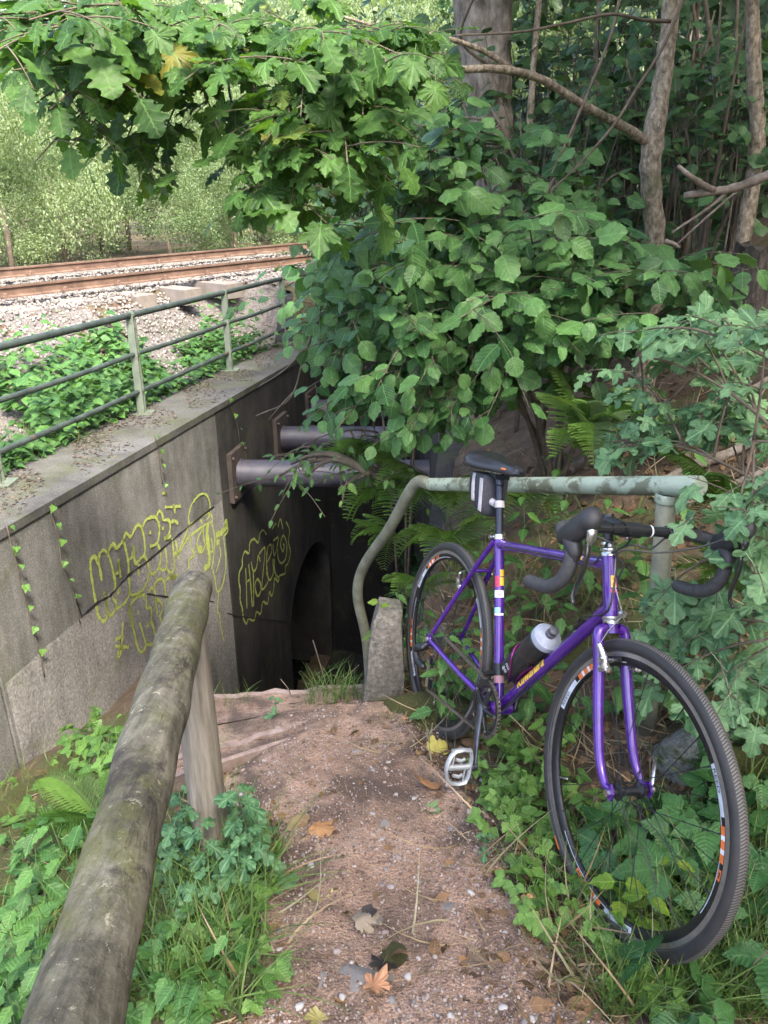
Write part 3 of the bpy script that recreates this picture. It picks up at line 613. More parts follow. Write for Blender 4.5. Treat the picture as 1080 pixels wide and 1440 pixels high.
# railing on the wall
M_rail = pmat('flaking dark green railing paint', [(.3, (.018, .028, .024)), (.6, (.05, .066, .056)), (.8, (.10, .12, .10))], 7, .55, .4, 50, .003, patch=((.17, .07, .035), 3.2, .6, .68))
M_railp = pmat('pale green post paint', [(.3, (.085, .105, .08)), (.6, (.15, .18, .135)), (.8, (.22, .25, .20))], 7, .6, .4, 50, .003, patch=((.09, .06, .04), 6, .6, .7))
fen = empty('steel_railing', (wallX(6.5)-.5, 6.5, wallTop(6.5)), 'dark green three bar steel railing along the wall top', 'railing')
def fp(Y, h): return np.array([wallX(Y)-.505*WN[0]-.0, Y+.10, wallTop(Y)+h])
PY = [.7, 2.6, 4.55, 6.42, 8.38, 10.25]
for y in PY:
    b = fp(y, 0); po = MB().box(b+(0, 0, .425), (.028, .075, .85)).box(b+(.0, .028, .425), (.06, .016, .845)).box(b+(.0, -.028, .425), (.06, .016, .845)).build('post', M_railp, fen, False)
    MB().box(b+(0, 0, .008), (.19, .16, .014)).build('base_plate', M_railp, po, False)
    for h in (.2, .52, .84): MB().tube([b+(0, -.02, h), b+(0, .02, h)], .033, 12).build('clamp', M_railp, po, False)
for h, rr, sag in ((.84, .027, .0), (.52, .02, .012), (.2, .02, .006)):
    pts = []
    for a, b in zip(PY[:-1], PY[1:]):
        for q in np.linspace(0, 1, 6, endpoint=False): pts.append(fp(a+(b-a)*q, h-sag*math.sin(math.pi*q)))
    pts += [fp(10.25, h), fp(10.25, h)+(.10, .30, 0), fp(10.25, h)+(.5, .6, .02), fp(10.25, h)+(1.3, .85, .05)]
    MB().tube(pts, rr, 12).build('rail', M_rail, fen)
b = fp(10.25, 0)+np.array([1.0, .76, .2]); MB().box(b+(0, 0, .3), (.06, .07, .9)).build('post', M_railp, fen, False)

# railway
M_steel = pmat('brown rusted rail steel', [(.3, (.085, .05, .034)), (.55, (.155, .095, .066)), (.8, (.23, .155, .115))], 6, .8, .3, 50, .003)
M_head = plain('worn steel rail head', (.18, .17, .165), .28, .9)
M_sleep = pmat('grey concrete sleeper', [(.3, (.15, .125, .105)), (.7, (.26, .225, .195))], 6, .9, .4, 60)
TD3 = np.array([*TD, 0]); TL3 = np.array([*TL, 0])
def rail(off, lab):
    r = empty('rail', (*(TN+TL*off), .455), lab, 'rail', 'rails of the railway track'); base = np.array([*(TN+TL*off), 0])
    a, b = -22, 40
    prof = [(-.062, .65), (-.062, .664), (-.012, .682), (-.009, .762), (-.034, .772), (-.034, .797), (-.027, .802), (.027, .802), (.034, .797), (.034, .772), (.009, .762), (.012, .682), (.062, .664), (.062, .65)]
    zz_ = lambda z: .514+(z-.65)*.82
    P = [base+TL3*x*.75+np.array([0, 0, zz_(z)])+TD3*a for x, z in prof]; MB().prism(P, TD3*(b-a)).build('rail_web', M_steel, r, False)
    P = [base+TL3*x*.75+np.array([0, 0, zz_(z)])+TD3*a for x, z in [(-.026, .801), (-.026, .8045), (.026, .8045), (.026, .801)]]; MB().prism(P, TD3*(b-a)).build('rail_head', M_head, r, False)
    cm = None
    for k in range(-10, 36):
        p = base+TD3*(k*.70)
        for s in (-1, 1):
            if cm is None:
                mm = MB(); mm.box((0, 0, .533), (.08, .085, .024), basis((0, 0, 1), TD3)); mm.lathe([(0, .04), (.024, .034), (.026, 0)], 6, (0, 0, .535)); cm = mm.mesh('clip'); cm.materials.append(M_steel)
            o = bpy.data.objects.new('clip', cm); COL.objects.link(o); o.parent = r; o.matrix_parent_inverse = WM(r).inverted(); o.location = p+TL3*s*.07
rail(0, 'near rusty brown rail of the track nearest the railing'); rail(1.8, 'far rail of the track with a dark head before the trees')
sm = None
for k in range(-10, 36):
    p = np.array([*(TN+TL*.9+TD*(k*.70)), .350]); e_ = p-TL3*1.5
    if wallX(e_[1])-.5 < e_[0] and e_[1] < 11.0: continue
    if sm is None: sm = MB().box((0, 0, 0), (2.9, .28, .18), basis((0, 0, 1), TL3)).mesh('sleeper'); sm.materials.append(M_sleep)
    o = bpy.data.objects.new('sleeper', sm); COL.objects.link(o); o.location = p; tag(o, 'concrete sleeper half sunk in ballast under the rusty rails', 'sleeper', 'sleepers under the track')

# stones: rough lumps from a subdivided icosphere
def stone_mesh(name, seed, sub=2, rough=.25, sq=(1, .8, .55)):
    bm = bmesh.new(); bmesh.ops.create_icosphere(bm, subdivisions=sub, radius=1); r = random.Random(seed); ph = [r.uniform(0, 6) for _ in range(6)]
    cuts = [(Vector((r.uniform(-1, 1), r.uniform(-1, 1), r.uniform(-1, 1))).normalized(), r.uniform(.62, .9)) for _ in range(7)]
    for v in bm.verts:
        c = v.co.copy(); c *= 1+rough*.5*(math.sin(c.x*3+ph[0])*math.sin(c.y*3+ph[1])+.6*math.sin(c.z*5+ph[2]+c.x*2))
        for n, d in cuts:
            e = c.dot(n)-d
            if e > 0: c -= n*e*.85
        v.co = Vector((c.x*sq[0], c.y*sq[1], c.z*sq[2]))
    me = bpy.data.meshes.new(name); bm.to_mesh(me); bm.free(); return me
def mesh_arrays(me):
    V = np.empty(len(me.vertices)*3, np.float32); me.vertices.foreach_get('co', V); F = np.array([list(p.vertices) for p in me.polygons]); V = V.reshape(-1, 3); return V.astype(float), F, V[:, :2]*.5+.5
def rndrot():
    q = nr.normal(size=4); q = q/np.linalg.norm(q); a, b, c, d = q
    return np.array([[1-2*(c*c+d*d), 2*(b*c-a*d), 2*(b*d+a*c)], [2*(b*c+a*d), 1-2*(b*b+d*d), 2*(c*d-a*b)], [2*(b*d-a*c), 2*(c*d+a*b), 1-2*(b*b+c*c)]])
BAL = [mesh_arrays(stone_mesh('ballast', 200+k, 1, .3, (1, .8, .7))) for k in range(4)]
PEB = [mesh_arrays(stone_mesh('pebble', 220+k, 1, .1, (1, .8, .5))) for k in range(4)]
def attrmat(name, stops, rough=.9, sc=30, bstr=.4):
    m, t, N, L, b = nodes(name); a = N.new('ShaderNodeAttribute'); a.attribute_name = 'rnd'; c = ramp(N, stops); L.new(a.outputs['Fac'], c.inputs[0])
    geo = N.new('ShaderNodeNewGeometry'); n = noise(N, L, geo.outputs['Position'], sc, 6, .7); r = ramp(N, [(.3, (.6, .6, .6)), (.7, (1.25, 1.25, 1.25))]); L.new(n.outputs[0], r.inputs[0])
    L.new(mixc(N, L, 1, c.outputs[0], r.outputs[0], 'MULTIPLY'), b.inputs['Base Color']); b.inputs['Roughness'].default_value = rough; b.inputs['Specular IOR Level'].default_value = .3; bump(N, L, b, n.outputs[0], bstr, .004); return m
M_ballast = attrmat('pale grey ballast', [(0, (.12, .105, .095)), (.4, (.225, .205, .185)), (.8, (.33, .305, .28)), (1, (.28, .225, .18))])
M_bed = pmat('ballast bed grit', [(.3, (.08, .07, .06)), (.5, (.18, .16, .145)), (.7, (.30, .275, .25))], 34, .95, 1, 60, .03)
V = []; ss = np.linspace(-10, 16, 120); uu = np.linspace(-2.6, 3.0, 40)
for s_ in ss:
    for u_ in uu:
        q = TN+TD*s_+TL*u_; V.append((q[0], q[1], float(H(q[0], q[1]))+.005))
F = [[a*40+b, a*40+b+1, a*40+41+b, a*40+40+b] for a in range(119) for b in range(39) if V[a*40+b][0] < wallX(V[a*40+b][1])-.62 or V[a*40+b][1] > 10.6]
tag(link('track_bed', npmesh('track_bed', np.array(V), np.array(F)[:, ::-1]), M_bed), 'bed of grit under the railway track', kind='structure')
L = []
for _ in range(27000):
    s = nr.uniform(-6, 7.5); u = nr.uniform(-1.7, 2.2) if nr.rand() < .85 else nr.uniform(-3.0, -1.4); q = TN+TD*s+TL*u
    if q[0] > wallX(q[1])-.62 or q[1] > 17: continue
    if u < -1.45 and nr.rand() < (-u-1.45)*.6: continue
    L.append((np.array([q[0], q[1], float(H(q[0], q[1]))+nr.uniform(-.005, .03)]), rndrot(), nr.uniform(.013, .030), nr.randint(0, 4), nr.rand()))
o = merged('ballast', BAL, L, M_ballast, None, 'stuff'); tag(o, 'pale crushed stone ballast spread along the railway track')

# round log rail and its post
def log_material():
    m, t, N, L, b = nodes('weathered mossy log'); v = vecs(N, L); vl = vecs(N, L, (26, 1.6, 26))
    n = noise(N, L, v, 7, 10, .78, .4); c = ramp(N, [(.34, (.05, .046, .036)), (.48, (.118, .11, .083)), (.60, (.19, .178, .138)), (.72, (.28, .265, .215))]); L.new(n.outputs[0], c.inputs[0])
    g = noise(N, L, vl, 2.2, 8, .7); gr = ramp(N, [(.36, (.55, .55, .55)), (.52, (1, 1, 1)), (.66, (1.3, 1.3, 1.3))]); L.new(g.outputs[0], gr.inputs[0]); col = mixc(N, L, 1, c.outputs[0], gr.outputs[0], 'MULTIPLY')
    for pc, sc, lo, hi in (((.095, .10, .03), 4.2, .47, .60), ((.036, .032, .03), 5.5, .55, .63), ((.33, .31, .23), 44, .60, .64), ((.38, .36, .29), 120, .63, .67), ((.025, .022, .018), 80, .63, .67)):
        q = noise(N, L, v, sc, 9, .75, .3); r = ramp(N, [(lo, (0, 0, 0)), (hi, (.85, .85, .85))]); L.new(q.outputs[0], r.inputs[0]); col = mixc(N, L, r.outputs[0], col, pc)
    ck = noise(N, L, vecs(N, L, (9, .5, 9)), 3, 6, .6, .3); kr = ramp(N, [(.485, (0, 0, 0)), (.497, (1, 1, 1)), (.503, (1, 1, 1)), (.515, (0, 0, 0))]); L.new(ck.outputs[0], kr.inputs[0])
    mg = noise(N, L, v, 3, 4, .6); mr = ramp(N, [(.52, (0, 0, 0)), (.60, (.6, .6, .6))]); L.new(mg.outputs[0], mr.inputs[0]); kk = mixc(N, L, 1, kr.outputs[0], mr.outputs[0], 'MULTIPLY'); col = mixc(N, L, kk, col, (.022, .019, .015))
    L.new(col, b.inputs['Base Color']); b.inputs['Roughness'].default_value = .93; b.inputs['Specular IOR Level'].default_value = .25
    h = N.new('ShaderNodeMath'); h.operation = 'ADD'; L.new(g.outputs[0], h.inputs[0]); f = noise(N, L, v, 90, 8, .75); L.new(f.outputs[0], h.inputs[1]); h2 = N.new('ShaderNodeMath'); h2.operation = 'SUBTRACT'; L.new(h.outputs[0], h2.inputs[0]); L.new(kk, h2.inputs[1]); bump(N, L, b, h2.outputs[0], .8, .006); return m
M_log = log_material()
M_logp = pmat('grey timber post grain', [(.28, (.075, .064, .049)), (.5, (.175, .153, .122)), (.75, (.28, .25, .21))], 14, .9, .7, 26, .004, stretch=(4, 4, .35), patch=((.15, .14, .07), 1.2, .55, .7))
lr = empty('log_handrail', (-.46, 1.62, -.06), 'round weathered wooden handrail in the left foreground, mossy, rising towards the viewer', 'handrail')
A_, B_ = np.array([-.455, 1.615, .713]), np.array([-.155, -.40, 1.03])
pts = [A_+(B_-A_)*t for t in np.linspace(0, 1, 60)]; rad = [.0450+.0014*math.sin(9*t)+.0008*math.sin(23*t+1) for t in np.linspace(0, 1, 60)]
mm = MB().tube(pts, rad, 36, rnd=1); mm.v = [tuple(np.array(v)+.0018*np.array([math.sin(v[1]*40+v[2]*60), 0, math.cos(v[0]*70+v[1]*30)])) for v in mm.v]; mm.build('log', M_log, lr)
pz = pathz(-.46, 1.60)
mm = MB().tube([(-.475+.0*k, 1.60, pz-.12+k*.07) for k in range(13)], [.052-.0006*k for k in range(13)], 28, rnd=0); mm.build('post', M_logp, lr)
mm = MB().tube([(-.12, -.55, .2), (-.13, -.56, .98)], .05, 24); mm.build('post', M_logp, lr)

# green pipe handrail behind the bicycle
M_green = pmat('flaking pale green pipe paint', [(.3, (.20, .245, .18)), (.55, (.31, .37, .285)), (.8, (.43, .48, .39))], 6, .6, .4, 70, .002, patch=[((.12, .13, .085), 11, .50, .56), ((.17, .10, .065), 4, .66, .74)])
M_greend = pmat('lichened grey green pipe', [(.3, (.09, .09, .062)), (.55, (.165, .17, .12)), (.8, (.27, .285, .215))], 12, .7, .5, 70, .002, patch=[((.10, .05, .03), 3.5, .58, .7)])
gr = empty('pipe_handrail', (.85, 2.0, -.15), 'pale green flaking pipe handrail behind the bicycle, bent down to the steps', 'handrail')
RP = np.array([.792, 2.0, .83]); RD = np.array([.152, 3.07, .425])-RP; RU = RD/np.linalg.norm(RD)
e1 = RP-RU*.105; bend = RP+RD
MB().tube([e1, e1+RU*.012]+[RP+RD*t for t in np.linspace(0, .93, 12)], [.0275, .0285]+[.0285-.0015*t for t in np.linspace(0, 1, 12)], 28).build('top_rail', M_green, gr, True, 50)
p1 = at(512, 796, 3.45); p2 = at(503, 838, 3.5); p3 = at(516, 905, 3.52)
pth = smooth_path([RP+RD*.93, bend+RU*.02+(-.01, .02, -.01), bend*.5+p1*.5, p1, p2, p3, p3+(.02, .02, -.5)], 8)
MB().tube(pth, .0265, 24).build('down_rail', M_greend, gr)
pg = float(H(.85, 2.0)); MB().tube([(.790, 2.0, .83-.028), (.818, 2.0, .4), (.852, 2.0, pg-.15)], [.0275, .028, .0285], 28).build('post', M_greend, gr)
MB().lathe([(.031, -.012), (.0335, 0), (.0295, .014)], 28, (.791, 2.0, .795)).build('weld', M_green, gr)

# ================================================================ THE BICYCLE (local: x forward, y left, z up, origin at the bottom bracket)
BR = [[0.32426, 0.9387, 0.11707], [-0.92469, 0.28842, 0.24853], [0.19953, -0.18884, 0.96152]]
bike = empty('bicycle', (0, 0, 0), 'purple drop bar bicycle leaning on the green pipe handrail', 'bicycle')
BM = Matrix(BR).to_4x4(); BM.translation = Vector((.346, 1.9013, -1.4472+1.6)); bike.matrix_basis = BM
def bworld(p): return np.array(BM @ Vector(p))
def purple():
    m, t, N, L, b = nodes('purple metallic frame paint'); v = vecs(N, L); n = noise(N, L, v, 14, 6, .7); c = ramp(N, [(.3, (.042, .006, .155)), (.7, (.085, .014, .28))]); L.new(n.outputs[0], c.inputs[0])
    d = noise(N, L, v, 60, 6, .75); dr = ramp(N, [(.66, (0, 0, 0)), (.74, (.6, .6, .6))]); L.new(d.outputs[0], dr.inputs[0]); L.new(mixc(N, L, dr.outputs[0], c.outputs[0], (.10, .075, .06)), b.inputs['Base Color'])
    b.inputs['Metallic'].default_value = .2; b.inputs['Roughness'].default_value = .27; b.inputs['Coat Weight'].default_value = 1; b.inputs['Coat Roughness'].default_value = .07; return m
K_purple = purple()
K_black = plain('black anodised aluminium', (.02, .021, .024), .3, .3); K_gloss = plain('gloss black lever', (.014, .014, .016), .15, 0, .5, 1)
K_silver = plain('polished silver alloy', (.55, .56, .57), .25, .95); K_steel = plain('greasy chain steel', (.26, .24, .22), .35, .9); K_rub = plain('black hood rubber', (.026, .026, .028), .55)
K_tape = pmat('charcoal cork bar tape', [(.3, (.028, .028, .030)), (.7, (.06, .059, .06))], 60, .8, .5, 160, .001)
K_yel = plain('yellow decal', (.75, .46, .05), .35); K_red = plain('crimson decal', (.45, .03, .09), .35); K_white = plain('white decal', (.72, .74, .78), .35); K_cyan = plain('light blue decal', (.28, .55, .75), .35); K_pink = plain('faded pink sticker', (.55, .28, .33), .5)
K_or = plain('orange rim decal', (.72, .17, .045), .45); K_grey = plain('pale grey rim decal', (.50, .54, .60), .45); K_rim = plain('black anodised rim', (.02, .02, .022), .35, .4); K_track = plain('bare brake track', (.32, .31, .30), .38, .8)
K_saddle = plain('smooth black saddle cover', (.022, .022, .026), .32); K_fab = pmat('black nylon fabric', [(.3, (.02, .021, .03)), (.7, (.04, .042, .055))], 120, .75, .5, 300, .0008); K_strap = pmat('grey reflective strap', [(.3, (.33, .31, .33)), (.7, (.46, .44, .46))], 60, .6, .3, 200, .0006)
K_pedal = plain('dull cast silver pedal', (.46, .48, .50), .45, .55); K_cass = plain('grey sprocket steel', (.30, .29, .28), .35, .9); K_cage = plain('plum anodised cage wire', (.22, .03, .16), .3, .7)
def tyre_mat():
    m, t, N, L, b = nodes('file tread tyre rubber'); uv = N.new('ShaderNodeUVMap'); s = N.new('ShaderNodeSeparateXYZ'); L.new(uv.outputs[0], s.inputs[0])
    def M(op, *ins):
        q = N.new('ShaderNodeMath'); q.operation = op
        for k, i in enumerate(ins):
            if hasattr(i, 'links'): L.new(i, q.inputs[k])
            else: q.inputs[k].default_value = i
        return q.outputs[0]
    a = M('ABSOLUTE', M('SUBTRACT', s.outputs[1], .5))
    zig = M('SINE', M('ADD', M('MULTIPLY', s.outputs[0], 2*math.pi*330), M('MULTIPLY', a, 60)))
    tread = M('LESS_THAN', a, .155); knob = M('MULTIPLY', tread, M('GREATER_THAN', zig, -.1))
    v = vecs(N, L); n = noise(N, L, v, 18, 7, .7); cr = ramp(N, [(.3, (.010, .0105, .012)), (.7, (.024, .024, .026))]); L.new(n.outputs[0], cr.inputs[0])
    dn = noise(N, L, v, 5, 6, .7); du = ramp(N, [(.35, (0, 0, 0)), (.65, (1, 1, 1))]); L.new(dn.outputs[0], du.inputs[0])
    col = mixc(N, L, M('MULTIPLY', M('MULTIPLY', knob, .75), M('LESS_THAN', a, .11)), cr.outputs[0], (.15, .14, .125))
    ring = M('LESS_THAN', M('ABSOLUTE', M('SUBTRACT', a, .36)), .006); col = mixc(N, L, M('MULTIPLY', ring, .6), col, (.15, .135, .115))
    col = mixc(N, L, M('MULTIPLY', du.outputs[0], .13), col, (.13, .11, .09)); L.new(col, b.inputs['Base Color']); b.inputs['Roughness'].default_value = .62
    bump(N, L, b, M('ADD', knob, M('MULTIPLY', n.outputs[0], .3)), .9, .0016); return m
K_tyre = tyre_mat()
def B(m, name, mat, parent=None, smooth=True, sharp=45): return m.build(name, mat, parent or bike, smooth, sharp, False)
V3 = lambda *a: np.array(a, float)
ra, fa = V3(-.4301, 0, .068), V3(.6096, 0, .068); stop = V3(-.1451, 0, .4913); hb, ht = V3(.4481, 0, .4259), V3(.4034, 0, .5661); U = V3(-.304, 0, .9527); NF = V3(.9527, 0, .304)
st_d = stop/np.linalg.norm(stop); dt_b = hb+U*.022; tt_a, tt_b = stop-st_d*.02, ht-U*.022
# frame
m = MB(); m.tube([V3(0, 0, 0), stop+st_d*.012], .0153, 24); m.tube([V3(0, 0, 0), dt_b], .0168, 24); m.tube([tt_a, tt_b], .0143, 24); m.tube([hb-U*.003, ht+U*.003], .0175, 24)
m.tube([V3(0, -.036, 0), V3(0, .036, 0)], .021, 24)
for c, r in ((hb+U*.012, .0187), (ht-U*.010, .0187)): m.tube([c-U*.011, c+U*.011], r, 24)
for a, b, r in ((stop, stop-st_d*.042, .0169), (tt_a, tt_a+(tt_b-tt_a)*.055, .0158), (tt_b, tt_b+(tt_a-tt_b)*.06, .0158), (dt_b, dt_b*.92, .0184)): m.tube([a, b], r, 24)
for s in (-1, 1):
    d = V3(0, s*.062, 0)
    m.tube(smooth_path([V3(-.02, s*.020, 0), V3(-.10, s*.026, .012), V3(-.22, s*.046, .034), ra+d], 6), list(np.linspace(.0115, .0078, 19)), 16)
    m.tube(smooth_path([stop+V3(-.008, s*.013, -.012), stop+(ra-stop)*.3+V3(0, s*.030, 0), stop+(ra-stop)*.7+V3(0, s*.050, 0), ra+d], 6), list(np.linspace(.0085, .0072, 19)), 16)
    m.prism([ra+d+V3(-.020, -.003, -.022), ra+d+V3(.012, -.003, -.022), ra+d+V3(.022, -.003, .006), ra+d+V3(.004, -.003, .022), ra+d+V3(-.020, -.003, .012)], (0, .006, 0))
br = stop+(ra-stop)*.30; m.tube(smooth_path([br+V3(0, -.031, 0), br+V3(.004, -.015, .003), br+V3(.004, .015, .003), br+V3(0, .031, 0)], 4), .0062, 10)
m.tube([V3(-.095, -.022, .012), V3(-.095, .022, .012)], .007, 10)
frame_o = B(m, 'frame', K_purple)
def text_mesh(txt, size):
    cu = bpy.data.curves.new('t', 'FONT'); cu.body = txt; cu.size = size; cu.resolution_u = 3; o = bpy.data.objects.new('t', cu); COL.objects.link(o)
    dg = bpy.context.evaluated_depsgraph_get(); me = bpy.data.meshes.new_from_object(o.evaluated_get(dg)); bpy.data.objects.remove(o)
    bm = bmesh.new(); bm.from_mesh(me); bmesh.ops.triangulate(bm, faces=bm.faces[:]); bmesh.ops.subdivide_edges(bm, edges=[e for e in bm.edges if e.calc_length() > size*.18], cuts=2, use_grid_fill=False); bmesh.ops.triangulate(bm, faces=bm.faces[:])
    V = np.array([v.co for v in bm.verts]); F = [[v.index for v in f.verts] for f in bm.faces]; bm.free(); bpy.data.meshes.remove(me); return V, F
def bold(V, k): return V
def on_tube(V, A, Bq, r, s0, th0, up, side=V3(0, -1, 0), shear=0., yc=0.):
    d = (Bq-A)/np.linalg.norm(Bq-A); e2 = up-d*(up@d); e2 = e2/np.linalg.norm(e2); e1 = side-d*(side@d); e1 = e1/np.linalg.norm(e1)
    th = th0+(V[:, 1]-yc)/r; s = s0+V[:, 0]+shear*(V[:, 1]-yc)
    return A+d*s[:, None]+r*(np.cos(th)[:, None]*e1+np.sin(th)[:, None]*e2)
def decal(txt, size, A, Bq, r, s0, th0, up, mat, name='decal', parent=None, shear=.25, thick=1):
    V, F = text_mesh(txt, size); yc = size*.30; m = MB()
    for k in range(thick): W = V.copy(); W[:, 0] += k*size*.03; m.add(on_tube(W, A, Bq, r+.0004+.00008*k, s0, th0, up, shear=shear, yc=yc), F)
    return B(m, name, mat, parent or frame_o, False)
def patch(A, Bq, r, s0, s1, t0, t1, up, mat, parent=None, off=.0004, name='decal'):
    n = 14; V = np.array([(s0+(s1-s0)*i, (t0+(t1-t0)*j/n)*r, 0) for i in (0, 1) for j in range(n+1)]); F = [[j, j+1, n+2+j, n+1+j] for j in range(n)]
    m = MB(); m.add(on_tube(V, A, Bq, r+off, 0, 0, up), F); return B(m, name, mat, parent or frame_o, False)
O = V3(0, 0, 0); upd = V3(-.67, 0, .74); fw = V3(1, 0, 0)
decal('Kuwahara', .040, O, dt_b, .0168, .155, .42, upd, K_yel, shear=.2, thick=5)
decal('RANGER', .016, tt_a, tt_b, .0143, .40, .35, V3(0, 0, 1), K_yel, shear=.2, thick=4)
L_ = np.linalg.norm(stop)
patch(O, stop, .0153, .395, .415, R_(70), R_(128), fw, K_yel); patch(O, stop, .0153, .366, .392, R_(70), R_(128), fw, K_yel); patch(O, stop, .0153, .362, .396, R_(5), R_(66), fw, K_red, off=.0003)
patch(O, stop, .0153, .330, .352, R_(0), R_(125), fw, K_white); decal('3/O', .013, O, stop, .0157, .335, R_(60), fw, K_red, shear=0, thick=2)
patch(O, stop, .0153, .276, .283, R_(-5), R_(120), fw, K_white); patch(O, stop, .0153, .284, .300, R_(-5), R_(75), fw, K_cyan)
patch(O, stop, .0153, .075, .125, R_(-30), R_(150), fw, K_pink); patch(O, stop, .0153, .096, .106, R_(-30), R_(150), fw, K_yel, off=.0006); patch(O, stop, .0153, .122, .127, R_(-30), R_(150), fw, K_white, off=.0006)
hl = np.linalg.norm(ht-hb); patch(hb, ht, .0175, .070, .098, R_(62), R_(112), fw, K_yel); patch(hb, ht, .0175, .058, .066, R_(58), R_(114), fw, K_red); V, F = text_mesh('K', .024); m = MB(); m.add(on_tube(np.stack([V[:, 1]-.008, -(V[:, 0]-.008), V[:, 2]], 1), hb, ht, .0181, .084, R_(88), fw), F); B(m, 'emblem', K_red, frame_o, False)
# headset, seat clamp, cable stops
m = MB(); Mh = basis(U)
m.lathe([(.0165, -.004), (.0205, -.002), (.0205, .006), (.0185, .008), (.0205, .011), (.0205, .016), (.0150, .020), (.0150, .024), (.0195, .025), (.0195, .031), (.012, .034)], 28, ht, Mh); B(m, 'headset', K_silver); m = MB(); m.lathe([(.0170, .003), (.0205, .001), (.0205, -.005), (.0185, -.007), (.0200, -.009), (.0185, -.016)], 28, hb, Mh); B(m, 'headset', K_silver)
m = MB(); m.tube([stop+st_d*-.004, stop+st_d*.011], .0178, 20); m.tube([stop+V3(-.024, -.017, -.002), stop+V3(-.024, .017, -.002)], .0058, 10); m.tube([stop+V3(-.024, -.023, -.002), stop+V3(-.024, -.016, -.002)], .0078, 8); B(m, 'seat_clamp', K_silver)
m = MB(); q = dt_b*.80+upd*.02+V3(0, -.008, 0); m.tube([q-V3(.016, 0, .014), q+V3(.016, 0, .014)], .006, 10); m.tube([q+V3(0, -.004, .006), q+V3(.01, -.006, .02)], .0035, 8); B(m, 'cable_stop', K_black)
# fork
crown = V3(.4518, 0, .4144)-U*.006; m = MB(); m.tube([hb-U*.012, crown-U*.02], .0165, 18)
for s in (-1, 1):
    top = crown-U*.006+V3(0, s*.018, 0); a1 = crown-U*.03+V3(0, s*.037, 0); pts = smooth_path([top, a1+U*.008, a1-U*.05, a1-U*.17+V3(0, s*.006, 0), a1-U*.27+NF*.006+V3(0, s*.010, 0), a1-U*.325+NF*.026+V3(0, s*.012, 0), fa+V3(0, s*.050, .008)], 7)
    n = len(pts); m.tube(pts, [.0125+.0012*min(1, k/8) if k < n*.4 else .0137-.0066*(k-n*.4)/(n*.6) for k in range(n)], 20, flat=1.0)
    m.prism([fa+V3(-.014, s*.052-.003, -.012), fa+V3(.012, s*.052-.003, -.014), fa+V3(.016, s*.052-.003, .004), fa+V3(.004, s*.052-.003, .022), fa+V3(-.010, s*.052-.003, .014)], (0, .006, 0))
fork_o = B(m, 'fork', K_purple)
